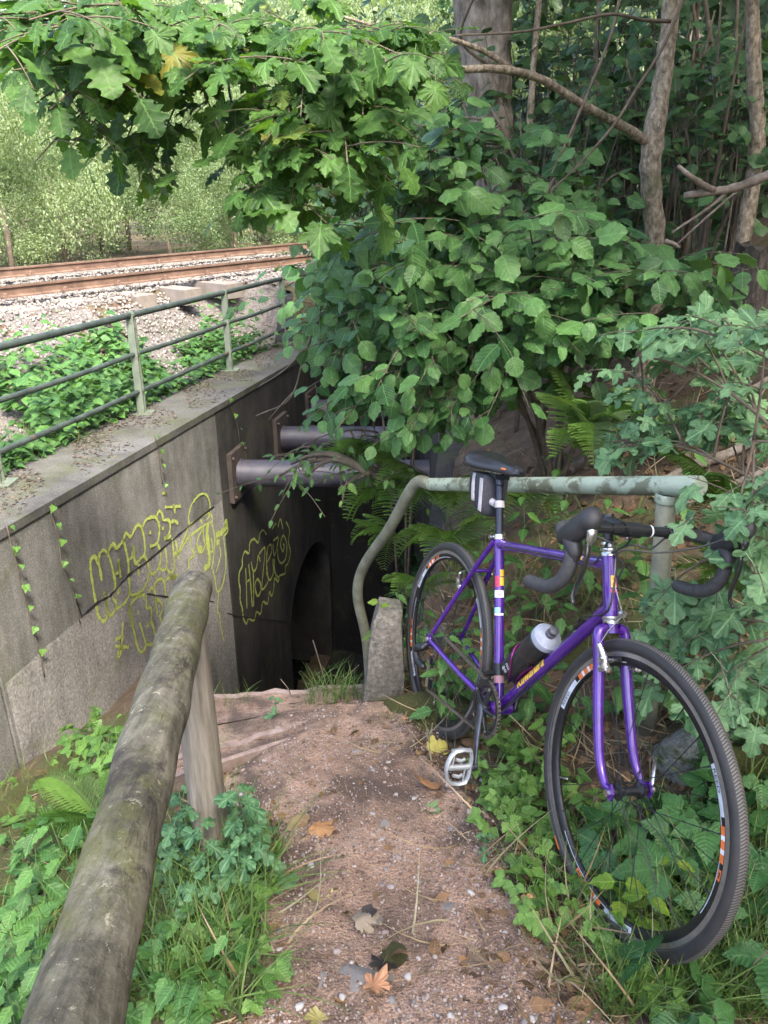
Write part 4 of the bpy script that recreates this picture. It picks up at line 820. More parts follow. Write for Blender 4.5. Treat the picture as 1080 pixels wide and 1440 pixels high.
# wheels
RR, rt = .3409, .0168
def wheel(name, ctr, rear):
    wh = bpy.data.objects.new(name, None); COL.objects.link(wh); wh.parent = bike; wh.location = Vector(ctr); wh.empty_display_size = .05
    def W(m, nm, mat, smooth=True, sharp=35): return m.build(nm, mat, wh, smooth, sharp, False)
    nu, nv = 140, 22; V = []; UV = []; F = []
    for i in range(nu):
        a = 2*math.pi*i/nu
        for j in range(nv+1):
            b = math.pi*(-1)+2*math.pi*j/nv; r = RR-rt+rt*math.cos(b); y = rt*math.sin(b); V.append((r*math.cos(a), y, r*math.sin(a))); UV.append((i/nu, j/nv))
    uvs = []
    for i in range(nu):
        for j in range(nv):
            p = i*(nv+1)+j; q = ((i+1) % nu)*(nv+1)+j; F.append((p, p+1, q+1, q)); uvs += [(i/nu, j/nv), (i/nu, (j+1)/nv), ((i+1)/nu, (j+1)/nv), ((i+1)/nu, j/nv)]
    me = npmesh('tyre', np.array(V), np.array(F)); u = me.uv_layers.new(name='UVMap'); u.data.foreach_set('uv', np.array(uvs, np.float32).ravel()); link('tyre', me, K_tyre, wh, True, False)
    M = basis((0, 1, 0), (1, 0, 0)); m = MB(); m.lathe([(.310, -.0095), (.2995, -.0098), (.284, -.0070), (.279, 0), (.284, .0070), (.2995, .0098), (.310, .0095)], 96, (0, 0, 0), M); W(m, 'rim', K_rim, True, 80)
    m = MB()
    for s in (-1, 1): m.lathe([(.3115, s*.0102), (.3005, s*.0104)], 96, (0, 0, 0), M)
    W(m, 'brake_track', K_track)
    fl = .020 if not rear else .018; m = MB(); m.lathe([(.006, -.049), (.009, -.049), (.009, -.035), (.0185, -.031), (.0185, -.027), (.011, -.022), (.0095, 0), (.011, .022), (.0185, .027), (.0185, .031), (.009, .035), (.009, .049), (.006, .049)] if not rear else [(.006, -.062), (.011, -.060), (.012, -.022), (.023, -.019), (.023, -.015), (.014, -.010), (.013, .02), (.023, .028), (.023, .032), (.011, .038), (.011, .060), (.006, .062)], 28, (0, 0, 0), M); W(m, 'hub', K_black)
    spm = {}
    for k in range(28):
        s = -1 if k % 2 else 1; a = 2*math.pi*k/28; cross = (1 if (k//2) % 2 else -1)*R_(52); hr = .0185 if not rear else .023
        p = V3(hr*math.cos(a+cross), s*(.029 if not rear else (.017 if s < 0 else .030)), hr*math.sin(a+cross)); q = V3(.283*math.cos(a), s*.002, .283*math.sin(a))
        m = MB(); m.tube([p, q], .00105, 5); m.tube([q-(q-p)/np.linalg.norm(q-p)*.012, q], .0018, 6); W(m, 'spoke', K_black)
    # decals on the drive side of the rim
    def arc(a0, a1, r0, r1, mat, off=.0006):
        m = MB(); n = max(3, int(abs(a1-a0)/2)); V = []
        for i in range(n+1):
            a = R_(a0+(a1-a0)*i/n)
            for r in (r0, r1): y = -np.interp(r, [.284, .2995], [.0070, .0098])-off; V.append((r*math.cos(a), y, r*math.sin(a)))
        m.add(V, [[2*i, 2*i+1, 2*i+3, 2*i+2] for i in range(n)]); W(m, 'rim_decal', mat, False)
    for c in (138, 12, -98) if not rear else (130, 18, -160):
        arc(c-34, c+27, .2865, .2885, K_grey, .0003); arc(c+8, c+27, .2885, .2990, K_grey, .0003)
        for q in range(3): arc(c-9+q*5.2, c-9+q*5.2+3.4, .2868, .2990, K_or, .0007)
        for q in range(2): arc(c-9+q*5.2+3.4, c-9+q*5.2+5.2, .2868, .2990, K_white, .0007)
        arc(c-16, c-11.5, .290, .2985, K_or, .0007); arc(c-15, c-12.5, .2925, .2960, K_rim, .001)
        V, F = text_mesh('REED', .0105); aa = R_(c+25.5)-(V[:, 0]*1.9)/.293; r = .2892+V[:, 1]*1.15; m = MB(); m.add(np.stack([r*np.cos(aa), -np.interp(r, [.284, .2995], [.0070, .0098])-.0011, r*np.sin(aa)], 1), F); W(m, 'rim_lettering', K_rim, False)
    if not rear:
        V, F = text_mesh('PANARACER', .0085); aa = R_(213)-0+(V[:, 0]*1.9)/.325*1.0; r = .3225+V[:, 1]; m = MB(); m.add(np.stack([r*np.cos(aa), -np.sqrt(np.maximum(0, rt**2-(r-(RR-rt))**2))-.0005, r*np.sin(aa)], 1), F); W(m, 'tyre_lettering', plain('dull yellow tyre print', (.30, .27, .14), .6), False)
        m = MB(); n = 8; V = []
        for i in range(n+1):
            a = R_(228+6*i/n)
            for r in (.3215, .3285): V.append((r*math.cos(a), -math.sqrt(rt**2-(r-(RR-rt))**2)-.0005, r*math.sin(a)))
        m.add(V, [[2*i, 2*i+1, 2*i+3, 2*i+2] for i in range(n)]); W(m, 'tyre_mark', K_or, False)
    a = R_(202) if not rear else R_(-95); m = MB(); d = V3(math.cos(a), 0, math.sin(a)); m.tube([d*.281, d*.245], .003, 8, rnd=1); W(m, 'valve', K_silver)
    if rear:
        for k, t in enumerate((.0315, .029, .0265, .0245, .0225, .020, .018, .016, .014)):
            m = MB(); y = -.023-.0043*k; rr = t*1.75; n = 30; V = []
            for i in range(n*2): a = math.pi*i/n; r = rr*(1.0 if i % 2 else .93); V.append((r*math.cos(a), y, r*math.sin(a)))
            m.prism(V, (0, .0018, 0)); W(m, 'sprocket', K_cass, False)
    return wh
fw_o = wheel('front_wheel', fa, False); rw_o = wheel('rear_wheel', ra, True)
# quick releases
m = MB(); m.tube([fa+V3(0, -.062, 0), fa+V3(0, -.049, 0)], .0085, 14); m.tube([fa+V3(0, .055, 0), fa+V3(0, .068, 0)], .0085, 14); m.tube(smooth_path([fa+V3(0, .064, 0), fa+V3(-.012, .072, .018), fa+V3(-.016, .074, .05), fa+V3(-.014, .070, .07)], 5), [.0045]*16, 8, flat=1.4); B(m, 'quick_release', K_silver)
m = MB(); m.tube([ra+V3(0, -.074, 0), ra+V3(0, -.062, 0)], .009, 14); m.tube([ra+V3(0, .062, 0), ra+V3(0, .075, 0)], .009, 14); m.tube(smooth_path([ra+V3(0, .072, 0), ra+V3(.02, .08, .02), ra+V3(.05, .08, .05)], 5), [.0045]*11, 8); B(m, 'quick_release', K_silver)
# stem and bar
cl = ht+U*.079+V3(.086, 0, .0)
m = MB(); m.tube([ht+U*.02, ht+U*.088], .0112, 18); m.tube([ht+U*.072, ht+U*.1], .0150, 18); m.tube([ht+U*.085, ht+U*.084+(cl-ht-U*.084)*.5, cl-V3(.016, 0, .0)], [.0145, .0135, .0145], 18); m.tube([cl+V3(0, -.024, 0), cl+V3(0, .024, 0)], .0185, 20); m.tube([cl+V3(.014, -.005, -.016), cl+V3(.014, -.016, -.016)], .0055, 10); B(m, 'stem', K_black)
m = MB(); m.tube([cl+V3(.0135, -.016, -.0175), cl+V3(.0135, -.0195, -.0185)], .0052, 10); B(m, 'stem_bolt', K_silver)
V, F = text_mesh('RGM', .012); m = MB(); A0 = ht+U*.0985; dd = V3(.98, 0, -.05); m.add(np.array([ht+U*.0985+dd*(.008+v[0])+V3(0, -v[1]*0-.008+v[1], .0005*0+.0012) for v in V]), F)
def bar(s):
    q = lambda x, y, z: cl+V3(x, s*y, z)
    return smooth_path([q(0, .0, 0), q(0, .07, 0), q(-.001, .135, 0), q(.004, .176, -.001), q(.026, .199, -.004), q(.060, .206, -.011), q(.085, .208, -.034), q(.090, .209, -.068), q(.072, .210, -.105), q(.036, .211, -.130), q(-.006, .212, -.140), q(-.052, .213, -.143)], 8)
bp = bar(1); bn = bar(-1); m = MB(); m.tube(bn[:0:-1]+bp, .0122, 18); m.tube([cl+V3(0, -.055, 0), cl+V3(0, .055, 0)], .0145, 18); B(m, 'handlebar', K_black)
m = MB()
for y in (.052, .112): m.tube([cl+V3(0, y, 0), cl+V3(0, y+.004, 0)], .0149 if y < .1 else .0168, 18)
B(m, 'bar_band', K_white)
for s, P in ((1, bp), (-1, bn)):
    i0 = 12; pts = P[i0:]; PP = smooth_path(pts[::2], 6); n = len(PP); m = MB(); m.tube(PP, [.0160+.0009*abs(((k*.55) % 2)-1)-(.0006) for k in range(n)], 16, rnd=2); B(m, 'bar_tape', K_tape)
    q = lambda x, y, z: cl+V3(x, s*y, z)
    m = MB(); m.tube(smooth_path([q(.048, .206, -.014), q(.078, .207, .000), q(.104, .206, .018), q(.122, .205, .034), q(.134, .204, .040)], 5), [.0175+.0065*math.sin(min(1, k/12)*2.2) for k in range(21)], 16, flat=1.2, rnd=1); m.tube(smooth_path([q(.07, .207, -.008), q(.094, .207, -.034), q(.098, .206, -.052)], 5), [.019, .0195, .02, .02, .019, .018, .017, .016, .015, .014, .012], 14, rnd=1); h = B(m, 'brake_hood', K_rub)
    m = MB(); m.tube(smooth_path([q(.136, .203, .026), q(.140, .202, .008), q(.136, .202, -.010)], 5), [.0135, .0145, .015, .015, .015, .0145, .014, .0135, .013, .012, .010], 12, flat=.8, rnd=1); B(m, 'lever_pivot', K_silver if s < 0 else K_black, h)
    m = MB(); m.tube(smooth_path([q(.132, .203, -.004), q(.138, .203, -.035), q(.134, .204, -.070), q(.122, .207, -.105), q(.120, .211, -.128), q(.128, .213, -.140)], 5), [.0105-.0035*k/25 for k in range(26)], 12, flat=.62, rnd=1); B(m, 'brake_lever', K_gloss, h)
# cables
m = MB(); q = lambda s, x, y, z: cl+V3(x, s*y, z); cs = lambda *p: m.tube(smooth_path(p, 7), .0024, 6)
cs(q(-1, .118, .192, .022), q(-1, .10, .13, .018), q(-1, .055, .05, .012), q(-1, -.01, -.01, -.03), q(-1, -.05, .005, -.075), ht+V3(.035, .02, -.02), dt_b*.84+upd*.02+V3(0, .012, 0))
cs(q(1, .118, .192, .022), q(1, .085, .13, -.015), q(1, .05, .05, -.04), q(1, .005, -.02, -.05), ht+V3(.052, -.012, -.03), ht+V3(.055, -.02, -.12), dt_b*.86+upd*.02+V3(0, -.014, 0))
cs(q(1, .0, .10, -.016), q(1, .03, .04, -.036), q(1, .02, .0, -.03), ht+V3(.03, 0, .02), ht+V3(.026, .0, .0)); cs(q(-1, .0, .10, -.016), q(-1, .02, .06, -.03), q(-1, -.05, .02, -.04), tt_b+V3(-.03, -.018, .0), tt_b+(tt_a-tt_b)*.2+V3(0, -.016, -.002), tt_a+(tt_b-tt_a)*.1+V3(0, -.016, -.002))
cs(dt_b*.8+upd*.024+V3(0, -.009, 0), dt_b*.4+V3(0, -.012, -.014), V3(.01, -.012, -.02)); cs(ra+V3(.09, -.07, .02), ra+V3(.02, -.088, .045), ra+V3(-.045, -.085, .02), ra+V3(-.05, -.078, -.025))
B(m, 'cable', K_rub)
m = MB(); m.tube([ht+V3(.026, 0, .0), ht+V3(.036, 0, -.06), V3(.484, 0, .452)], .0011, 5)
yk = V3(.488, 0, .440); m.tube([yk+V3(-.004, 0, .006), yk+V3(.006, 0, .006)], .009, 10); m.tube([yk, V3(.486, -.030, .405), V3(.494, -.055, .372)], .0012, 5); m.tube([yk, V3(.486, .030, .405), V3(.494, .055, .372)], .0012, 5); B(m, 'straddle_wire', K_silver)
# cantilever brakes
def canti(base, ydir, dirv, parentname):
    s = ydir; m = MB(); b = np.asarray(base, float); f = np.asarray(dirv, float); upv = np.cross(f, (0, 1, 0)); upv = upv*(1 if upv[2] > 0 else -1)
    m.tube([b-f*.004, b+f*.022], .0085, 12); m.tube(smooth_path([b+f*.014, b+f*.018+upv*.026+V3(0, s*.006, 0), b+f*.016+upv*.055+V3(0, s*.016, 0)], 5), [.0085, .0085, .008, .008, .0075, .007, .007, .0065, .006, .0055, .005], 12, flat=1.3, rnd=1)
    m.tube([b+f*.016+upv*.020+V3(0, s*.012, 0), b+f*.016+upv*.020-V3(0, s*.022, 0)], .005, 10); m.tube([b+f*.016+upv*.020+V3(0, s*.010, 0), b+f*.016+upv*.020+V3(0, s*.016, 0)], .008, 8); m.tube([b+f*.020, b+f*.026], .0065, 6); c = B(m, 'cantilever_brake', K_silver)
    tv = np.cross(f, upv); pd = b+f*.010+upv*.022-V3(0, s*.026, 0); tan = upv*.0+f; m = MB(); m.box(pd, (.050, .010, .013), np.stack([f, (0, 1, 0), upv], 1)); B(m, 'brake_pad', K_black, c, False); return c
for s in (-1, 1): canti(V3(.5015, s*.043, .318), s, NF, 'f')
sd = (stop-ra)/np.linalg.norm(stop-ra); bn_ = V3(-sd[2], 0, sd[0])
for s in (-1, 1): canti(ra+sd*.268+V3(0, s*.041, 0)+bn_*.004, s, bn_, 'r')
m = MB(); rk = ra+sd*.345+bn_*.03
for s in (-1, 1): m.tube([rk, ra+sd*.322+bn_*.025+V3(0, s*.055, 0)], .0012, 5)
m.tube([rk, stop+V3(-.03, 0, -.01)], .0012, 5); B(m, 'straddle_wire', K_silver)
# crankset, pedals, chain
def gear(r, y, n, th, mat, name, holes=True, parent=None):
    m = MB(); out = []; inn = []
    for i in range(n*2): a = math.pi*i/n; q = r*(1.0 if i % 2 else .955); out.append(V3(q*math.cos(a), y, q*math.sin(a))); inn.append(V3(r*.80*math.cos(a), y, r*.80*math.sin(a)))
    N = n*2; o2 = [p+V3(0, th, 0) for p in out]; i2 = [p+V3(0, th, 0) for p in inn]; m.add(out+inn+o2+i2, [[k, (k+1) % N, N+(k+1) % N, N+k] for k in range(N)]+[[2*N+k, 3*N+k, 3*N+(k+1) % N, 2*N+(k+1) % N] for k in range(N)]+[[k, 2*N+k, 2*N+(k+1) % N, (k+1) % N] for k in range(N)]+[[N+k, N+(k+1) % N, 3*N+(k+1) % N, 3*N+k] for k in range(N)])
    return B(m, name, mat, parent, False)
ck = bpy.data.objects.new('crankset', None); COL.objects.link(ck); ck.parent = bike
gear(.083, -.047, 42, .003, K_black, 'chainring', True, ck); gear(.060, -.039, 30, .003, K_steel, 'chainring', True, ck)
m = MB()
for k in range(5):
    a = R_(-70+72*k); d = V3(math.cos(a), 0, math.sin(a)); m.tube([V3(0, -.052, 0)+d*.012, V3(0, -.051, 0)+d*.045, V3(0, -.047, 0)+d*.069], [.012, .0085, .0065], 10, flat=.7); 
B(m, 'spider', K_black, ck)
m = MB()
for k in range(5):
    a = R_(-70+72*k); d = V3(math.cos(a), 0, math.sin(a)); m.tube([V3(0, -.050, 0)+d*.068, V3(0, -.0535, 0)+d*.068], .0055, 10)
B(m, 'chainring_bolt', K_silver, ck)
ce = V3(.034, -.078, -.166)
m = MB(); m.tube([V3(0, -.05, 0), V3(0, -.064, 0)], .018, 18); m.tube(smooth_path([V3(0, -.060, 0), V3(.008, -.066, -.05), V3(.022, -.071, -.11), ce+V3(0, .004, 0)], 6), [.0165-.006*min(1, k/14) for k in range(19)], 16, flat=.62, up=(0, 1, 0), rnd=1); m.tube([ce+V3(0, .010, 0), ce+V3(0, -.004, 0)], .0135, 16); B(m, 'crank_arm', plain('grey anodised crank', (.085, .09, .11), .28, .7), ck)
m = MB(); m.tube([ce+V3(0, -.004, 0), ce+V3(0, -.0065, 0)], .0075, 12); m.tube([ce+V3(0, -.0, 0), ce+V3(0, -.05, 0)], .006, 12); B(m, 'spindle', K_silver, ck)
m = MB(); m.tube(smooth_path([V3(0, .05, 0), V3(-.008, .058, .05), V3(-.022, .063, .11), V3(-.034, .070, .166)], 6), [.0165-.006*min(1, k/14) for k in range(19)], 14, flat=.62, up=(0, 1, 0), rnd=1); B(m, 'crank_arm', K_black, ck)
def pedal(c, s, tilt):
    m = MB(); c = np.asarray(c, float); yv = V3(0, s, 0); f = V3(math.sin(tilt), 0, math.cos(tilt)); nn = np.cross(f, yv)
    def P(a, b, h=0): return c+yv*a+f*b+nn*h
    ring = [P(.004, -.052), P(.004+.024, -.056), P(.052, -.052), P(.064, -.038), P(.072, -.01), P(.072, .01), P(.064, .038), P(.052, .052), P(.028, .056), P(.004, .052), P(-.004, .03), P(-.004, -.03)]
    m.tube(ring, .0062, 8, closed=True, up=nn, flat=1.5); m.tube([P(-.004, 0), P(.072, 0)], .0085, 12, flat=1.1); m.tube([P(.012, -.002), P(.012, -.05)], .0028, 8); m.tube([P(.054, .002), P(.054, .05)], .003, 8)
    for b in (-.026, .026): m.tube([P(.018, b, .0), P(.030, b-.004, .003), P(.048, b, .0)], .0055, 8)
    for k in range(7):
        for sg in (-1, 1): m.tube([P(.006+k*.0095, sg*.052, 0), P(.006+k*.0095, sg*.060, .0)], .0028, 6)
    B(m, 'pedal', K_pedal, bike)
pedal(ce+V3(0, -.014, 0), -1, R_(4)); pedal(V3(-.034, .084, .166), 1, R_(70))
def links(path, name='chain'):
    P = [np.asarray(p) for p in path]; d = [0]
    for a, b in zip(P[:-1], P[1:]): d.append(d[-1]+np.linalg.norm(b-a))
    n = int(d[-1]/.0127); m = MB()
    for k in range(n):
        s = (k+.5)*.0127; i = int(np.searchsorted(d, s))-1; i = min(max(i, 0), len(P)-2); f = (s-d[i])/(d[i+1]-d[i]+1e-9); c = P[i]*(1-f)+P[i+1]*f; t = P[i+1]-P[i]; t = t/np.linalg.norm(t); w = .0034 if k % 2 else .0024
        Mx = np.stack([t, V3(0, 1, 0), np.cross(t, (0, 1, 0))], 1)
        for s_ in (-1, 1): m.box(c+V3(0, s_*w, 0), (.0140, .0012, .0085), Mx)
        m.tube([c-t*.006+V3(0, -.004, 0), c-t*.006+V3(0, .004, 0)], .0037, 6)
    return m
rp = ra+V3(0, -.040, 0); ju = rp+V3(.012, -.006, -.075); jl = ra+V3(.005, -.040, -.165); cr_ = V3(0, -.0455, 0)
arcc = [cr_+V3(.083*math.cos(a), 0, .083*math.sin(a)) for a in np.linspace(R_(98), R_(-100), 20)]; arcr = [rp+V3(.038*math.cos(a), 0, .038*math.sin(a)) for a in np.linspace(R_(285), R_(98), 12)]
B(links([jl+V3(-.02, 0, 0), jl+V3(0, 0, -.022)]+arcc[::-1][0:1]), 'chain', K_steel, None, False); B(links([arcc[0]]+[rp+V3(.004, 0, .038)]), 'chain', K_steel, None, False); B(links(arcc), 'chain', K_steel, None, False); B(links(arcr+[ju+V3(.018, 0, 0), ju+V3(.0, 0, -.02), jl+V3(-.02, 0, .01)]), 'chain', K_steel, None, False)
# derailleurs
m = MB(); dh = ra+V3(-.008, -.066, -.022)
m.tube([dh, dh+V3(-.002, -.012, -.012)], .012, 12, rnd=1); m.tube(smooth_path([dh+V3(0, -.012, -.012), dh+V3(-.022, -.022, -.020), dh+V3(-.028, -.024, -.042), dh+V3(-.006, -.020, -.066)], 5), [.011, .0115, .012, .012, .012, .0115, .011, .011, .0105, .0105, .011, .0115, .012, .012, .0125, .013], 12, flat=1.2, rnd=1); m.tube([dh+V3(-.012, -.020, -.060), dh+V3(.03, -.016, -.070)], .0125, 14, rnd=1); rd = B(m, 'rear_derailleur', K_black)
m = MB(); 
for y in (-.010, .006): m.prism([ju+V3(-.010, y-.002, .008), ju+V3(.012, y-.002, .006), jl+V3(.012, y-.002, -.006), jl+V3(-.008, y-.002, -.010)], (0, .0018, 0))
B(m, 'derailleur_cage', K_silver, rd, False)
for c in (ju, jl): m = MB(); m.lathe([(.004, -.004), (.017, -.004), (.017, .004), (.004, .004)], 22, c, basis((0, 1, 0))); B(m, 'jockey_wheel', K_black, rd)
m = MB(); m.tube([V3(-.03, -.018, .098), V3(-.03, -.05, .098)], .008, 10); m.prism([V3(-.05, -.054, .070), V3(.0, -.054, .092), V3(.01, -.054, .078), V3(-.04, -.054, .052)], (0, .003, 0)); m.prism([V3(-.05, -.040, .070), V3(.0, -.040, .092), V3(.01, -.040, .075), V3(-.04, -.040, .045)], (0, .003, 0)); m.tube([stop*.19, stop*.26], .019, 16); B(m, 'front_derailleur', K_black)
# seatpost and saddle
spt = stop+st_d*.175; m = MB(); m.tube([stop, spt], .0128, 22); m.tube([spt-st_d*.005, spt+st_d*.018], .016, 16, rnd=1); m.box(spt+st_d*.018, (.04, .05, .014)); B(m, 'seatpost', plain('glossy black seatpost', (.03, .034, .05), .18, .6))
sc = spt+V3(.0, 0, .066); ang = R_(3); V = []; ns, nc = 40, 28
for i in range(ns+1):
    q = i/ns; qq = 1-(1-q)**1.25; x = -.150+.275*q; hw = np.interp(q, [0, .02, .06, .12, .2, .3, .42, .55, .7, .85, .94, .98, 1], [.013, .043, .065, .077, .080, .073, .058, .041, .029, .024, .021, .014, .003]); zt = np.interp(q, [0, .03, .1, .2, .4, .7, .92, .97, 1], [-.008, .006, .014, .012, .004, .002, .0, -.005, -.014]); dep = np.interp(q, [0, .03, .1, .25, .4, .7, .93, 1], [.016, .036, .048, .046, .040, .034, .028, .008])
    for j in range(nc+1):
        f = (j/nc*2-1)*math.pi/2; y = hw*math.copysign(abs(math.sin(f))**.82, f); z = zt-dep*(1-max(0, math.cos(f))**.62)-.003*math.exp(-(y/.012)**2)*(1 if .1 < q < .85 else 0)
        V.append(sc+V3(x*math.cos(ang)+z*math.sin(ang), y, z*math.cos(ang)-x*math.sin(ang)))
n = nc+1; F = [[i*n+j, i*n+j+1, (i+1)*n+j+1, (i+1)*n+j] for i in range(ns) for j in range(nc)]+[list(range(n)), [ns*n+j for j in range(n)][::-1]]
F += [[i*n+nc, i*n, (i+1)*n, (i+1)*n+nc] for i in range(ns)]
m = MB(); m.add(V, F); sad = B(m, 'saddle', K_saddle, None, True, None)
m = MB()
for s in (-1, 1): m.tube(smooth_path([sc+V3(-.13, s*.03, -.018), sc+V3(-.07, s*.022, -.036), sc+V3(.03, s*.022, -.036), sc+V3(.10, s*.008, -.014)], 5), .0035, 8)
B(m, 'saddle_rail', K_silver, sad)
m = MB(); V = [sc+V3(.052+.03*a, -.029-.002*a+.006*a, -.022+.010*b) for a in (0, 1) for b in (0, 1)]; m.add([sc+V3(.050, -.0300, -.0200), sc+V3(.078, -.0255, -.0205), sc+V3(.074, -.0255, -.0155), sc+V3(.056, -.0290, -.0150)], [[0, 1, 2, 3]]); B(m, 'saddle_mark', K_or, sad, False)
# bottle cage (part), bottle and saddle bag (things)
dd = dt_b/np.linalg.norm(dt_b); dp = V3(-dd[2], 0, dd[0]); ax0 = dd*.122+dp*.064; axb = lambda s, a, r=.039: ax0+dd*s+r*(V3(0, -1, 0)*math.cos(a)+dp*math.sin(a))
m = MB()
for s in (-1, 1):
    m.tube(smooth_path([axb(-.006, R_(-90), .02), axb(-.006, R_(-60) if s > 0 else R_(240), .038), axb(.05, R_(-30) if s > 0 else R_(210), .041), axb(.085, R_(10) if s > 0 else R_(170), .041), axb(.10, R_(50) if s > 0 else R_(130), .041), axb(.105, R_(88) if s > 0 else R_(92), .041)], 5), .0028, 7)
    m.tube(smooth_path([axb(-.006, R_(-90), .034), axb(.06, R_(-72) if s > 0 else R_(252), .041), axb(.12, R_(-80) if s > 0 else R_(260), .041)], 5), .0028, 7)
m.tube([axb(.0, R_(-90), .043), axb(.12, R_(-90), .043)], .004, 8); B(m, 'bottle_cage', K_cage)
bt = empty('water_bottle', (0, 0, 0), 'black sports bottle with pale blue grey lid in the frame cage', 'bottle'); bt.matrix_basis = BM.copy(); Mb = basis(dd, V3(0, -1, 0))
def BB_(m, nm, mat, par=None): return m.build(nm, mat, par or bt, True, 40, False)
K_bot = plain('translucent black bottle plastic', (.018, .018, .02), .28); K_lid = plain('pale blue grey lid', (.30, .325, .39), .5)
m = MB(); m.lathe([(0, .0), (.034, .0), (.0385, .006), (.0385, .098), (.035, .108), (.035, .122), (.0395, .134), (.0405, .196), (.038, .204), (.034, .207)], 36, ax0, Mb); body = BB_(m, 'bottle_body', K_bot)
m = MB(); m.lathe([(.0385, .206), (.0415, .208), (.0415, .222), (.0395, .226), (.036, .227), (.031, .233), (.018, .237), (.0, .237)], 36, ax0, Mb); BB_(m, 'lid', K_lid)
m = MB(); m.lathe([(.0145, .236), (.0145, .246), (.011, .248), (.011, .254), (.014, .256), (.014, .263), (.009, .266), (.0, .266)], 24, ax0, Mb); BB_(m, 'spout', plain('dark grey spout', (.07, .07, .085), .4))
for k, (tx, sz, s0) in enumerate((('mi', .022, .040), ('go', .022, .022))):
    V, F = text_mesh(tx, sz); th = R_(10)+(V[:, 0]-.012)/.0388; s = s0+V[:, 1]; m = MB(); m.add(ax0+dd*s[:, None]+.0390*(np.cos(th)[:, None]*V3(0, -1, 0)-np.sin(th)[:, None]*-1*(-dp)), F); m.build('print', K_white, body, False, None, False)
sb = empty('saddle_bag', (0, 0, 0), 'small black saddle bag with grey straps hanging under the saddle', 'saddle bag'); sb.matrix_basis = BM.copy()
bc = spt+V3(-.052, 0, -.045); m = MB(); P = []
for i, (z, x0, x1, hy) in enumerate([(.062, -.080, .030, .040), (.050, -.085, .036, .044), (.0, -.075, .038, .044), (-.040, -.045, .040, .040), (-.062, -.005, .036, .032), (-.068, .010, .030, .022)]):
    P.append([bc+V3(x, y, z) for x, y in ((x0, -hy*.6), (x0+.012, -hy), ((x0+x1)/2, -hy*1.06), (x1-.008, -hy), (x1, -hy*.5), (x1, hy*.5), (x1-.008, hy), ((x0+x1)/2, hy*1.06), (x0+.012, hy), (x0, hy*.6))])
V = [p for r in P for p in r]; m.add(V, [[10*i+j, 10*i+10+j, 10*i+10+(j+1) % 10, 10*i+(j+1) % 10] for i in range(5) for j in range(10)]+[list(range(10)), [50+j for j in range(10)][::-1]]); bag = m.build('bag_body', K_fab, sb, True, 60, False)
m = MB()
for xx in (-.030, -.020): m.tube(smooth_path([bc+V3(xx-.012, -.045, .060), bc+V3(xx-.006, -.0475, .02), bc+V3(xx+.002, -.0455, -.028)], 5), .0035, 6)
m.build('zip', K_strap, sb, True, None, False)
m = MB(); m.prism([bc+V3(.028, -.0455, .05), bc+V3(.010, -.047, .05), bc+V3(.020, -.0445, -.050), bc+V3(.033, -.040, -.055)], (0, -.0014, 0)); m.build('side_panel', K_strap, sb, False, None, False)
pc = stop+st_d*.105; m = MB(); m.lathe([(.0138, -.011), (.0155, -.0105), (.0155, .0105), (.0138, .011)], 22, pc, basis(st_d)); m.tube([pc+V3(-.014, -.008, 0), pc+V3(-.032, -.014, .004)], .008, 8, flat=1.4); m.build('strap', K_strap, sb, True, 50, False)

# ================================================================ VEGETATION AND LOOSE THINGS
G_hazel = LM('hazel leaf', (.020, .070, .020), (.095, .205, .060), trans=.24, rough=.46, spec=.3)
G_maple = LM('maple leaf', (.030, .080, .018), (.085, .18, .040), trans=.4, rough=.52, spec=.3, veins=4, sick=(.19, .19, .03))
G_fmap = LM('field maple leaf', (.07, .16, .072), (.14, .255, .115), trans=.22, veins=3, veinc=.6, rough=.5)
G_dark = LM('understory leaf', (.010, .032, .010), (.034, .082, .024), trans=.22)  # leaf colour darkened to paint in the deep shade between plants
G_mid = LM('shrub leaf', (.016, .052, .017), (.062, .135, .042), trans=.22)
G_nettle = LM('nettle leaf', (.040, .11, .028), (.085, .19, .045), trans=.25, veins=8)
G_bramble = LM('bramble leaf', (.022, .075, .02), (.055, .14, .04), trans=.2, veins=8, veinc=.35)
G_straw = LM('strawberry leaf', (.060, .14, .03), (.125, .24, .05), trans=.28, veins=6)
G_lime = LM('lime green leaf', (.10, .19, .02), (.17, .26, .035), trans=.35, veins=6)
G_cel = LM('bluish lobed leaf', (.045, .12, .05), (.09, .19, .08), trans=.22, veins=3)
G_fern = LM('fern', (.065, .145, .028), (.135, .24, .055), trans=.3, veins=0, veinc=0)
G_ivy = LM('ivy leaf', (.06, .14, .03), (.12, .24, .05), trans=.25, veins=3)
G_yel = LM('yellowing leaf', (.30, .30, .03), (.40, .36, .05), trans=.35, veins=5)
G_far = LM('haze pale far leaf', (.11, .175, .08), (.27, .345, .185), trans=.4, veins=0, veinc=0, rough=.6)  # paleness of distant haze painted into the leaf colour
G_grass = LM('grass blade', (.050, .105, .022), (.12, .19, .045), trans=.3, veins=0, veinc=0, sick=(.25, .20, .09))
G_dry = LM('dry stem', (.14, .095, .055), (.33, .25, .15), trans=.1, veins=0, veinc=0)
G_debris = LM('wall top debris', (.025, .02, .016), (.13, .105, .08), trans=.05, veins=3, rough=.8)
G_litter = LM('dead leaf', (.055, .033, .018), (.20, .12, .062), trans=.12, veins=6, rough=.7)
M_bark = pmat('grey brown bark', [(.33, (.09, .072, .05)), (.5, (.27, .22, .155)), (.66, (.46, .40, .31))], 30, .95, 1.0, 48, .02, stretch=(1.5, 1.5, .8), patch=[((.10, .11, .05), 3.5, .55, .68), ((.46, .43, .37), 34, .60, .66), ((.06, .05, .035), 9, .60, .68)], detail=9)
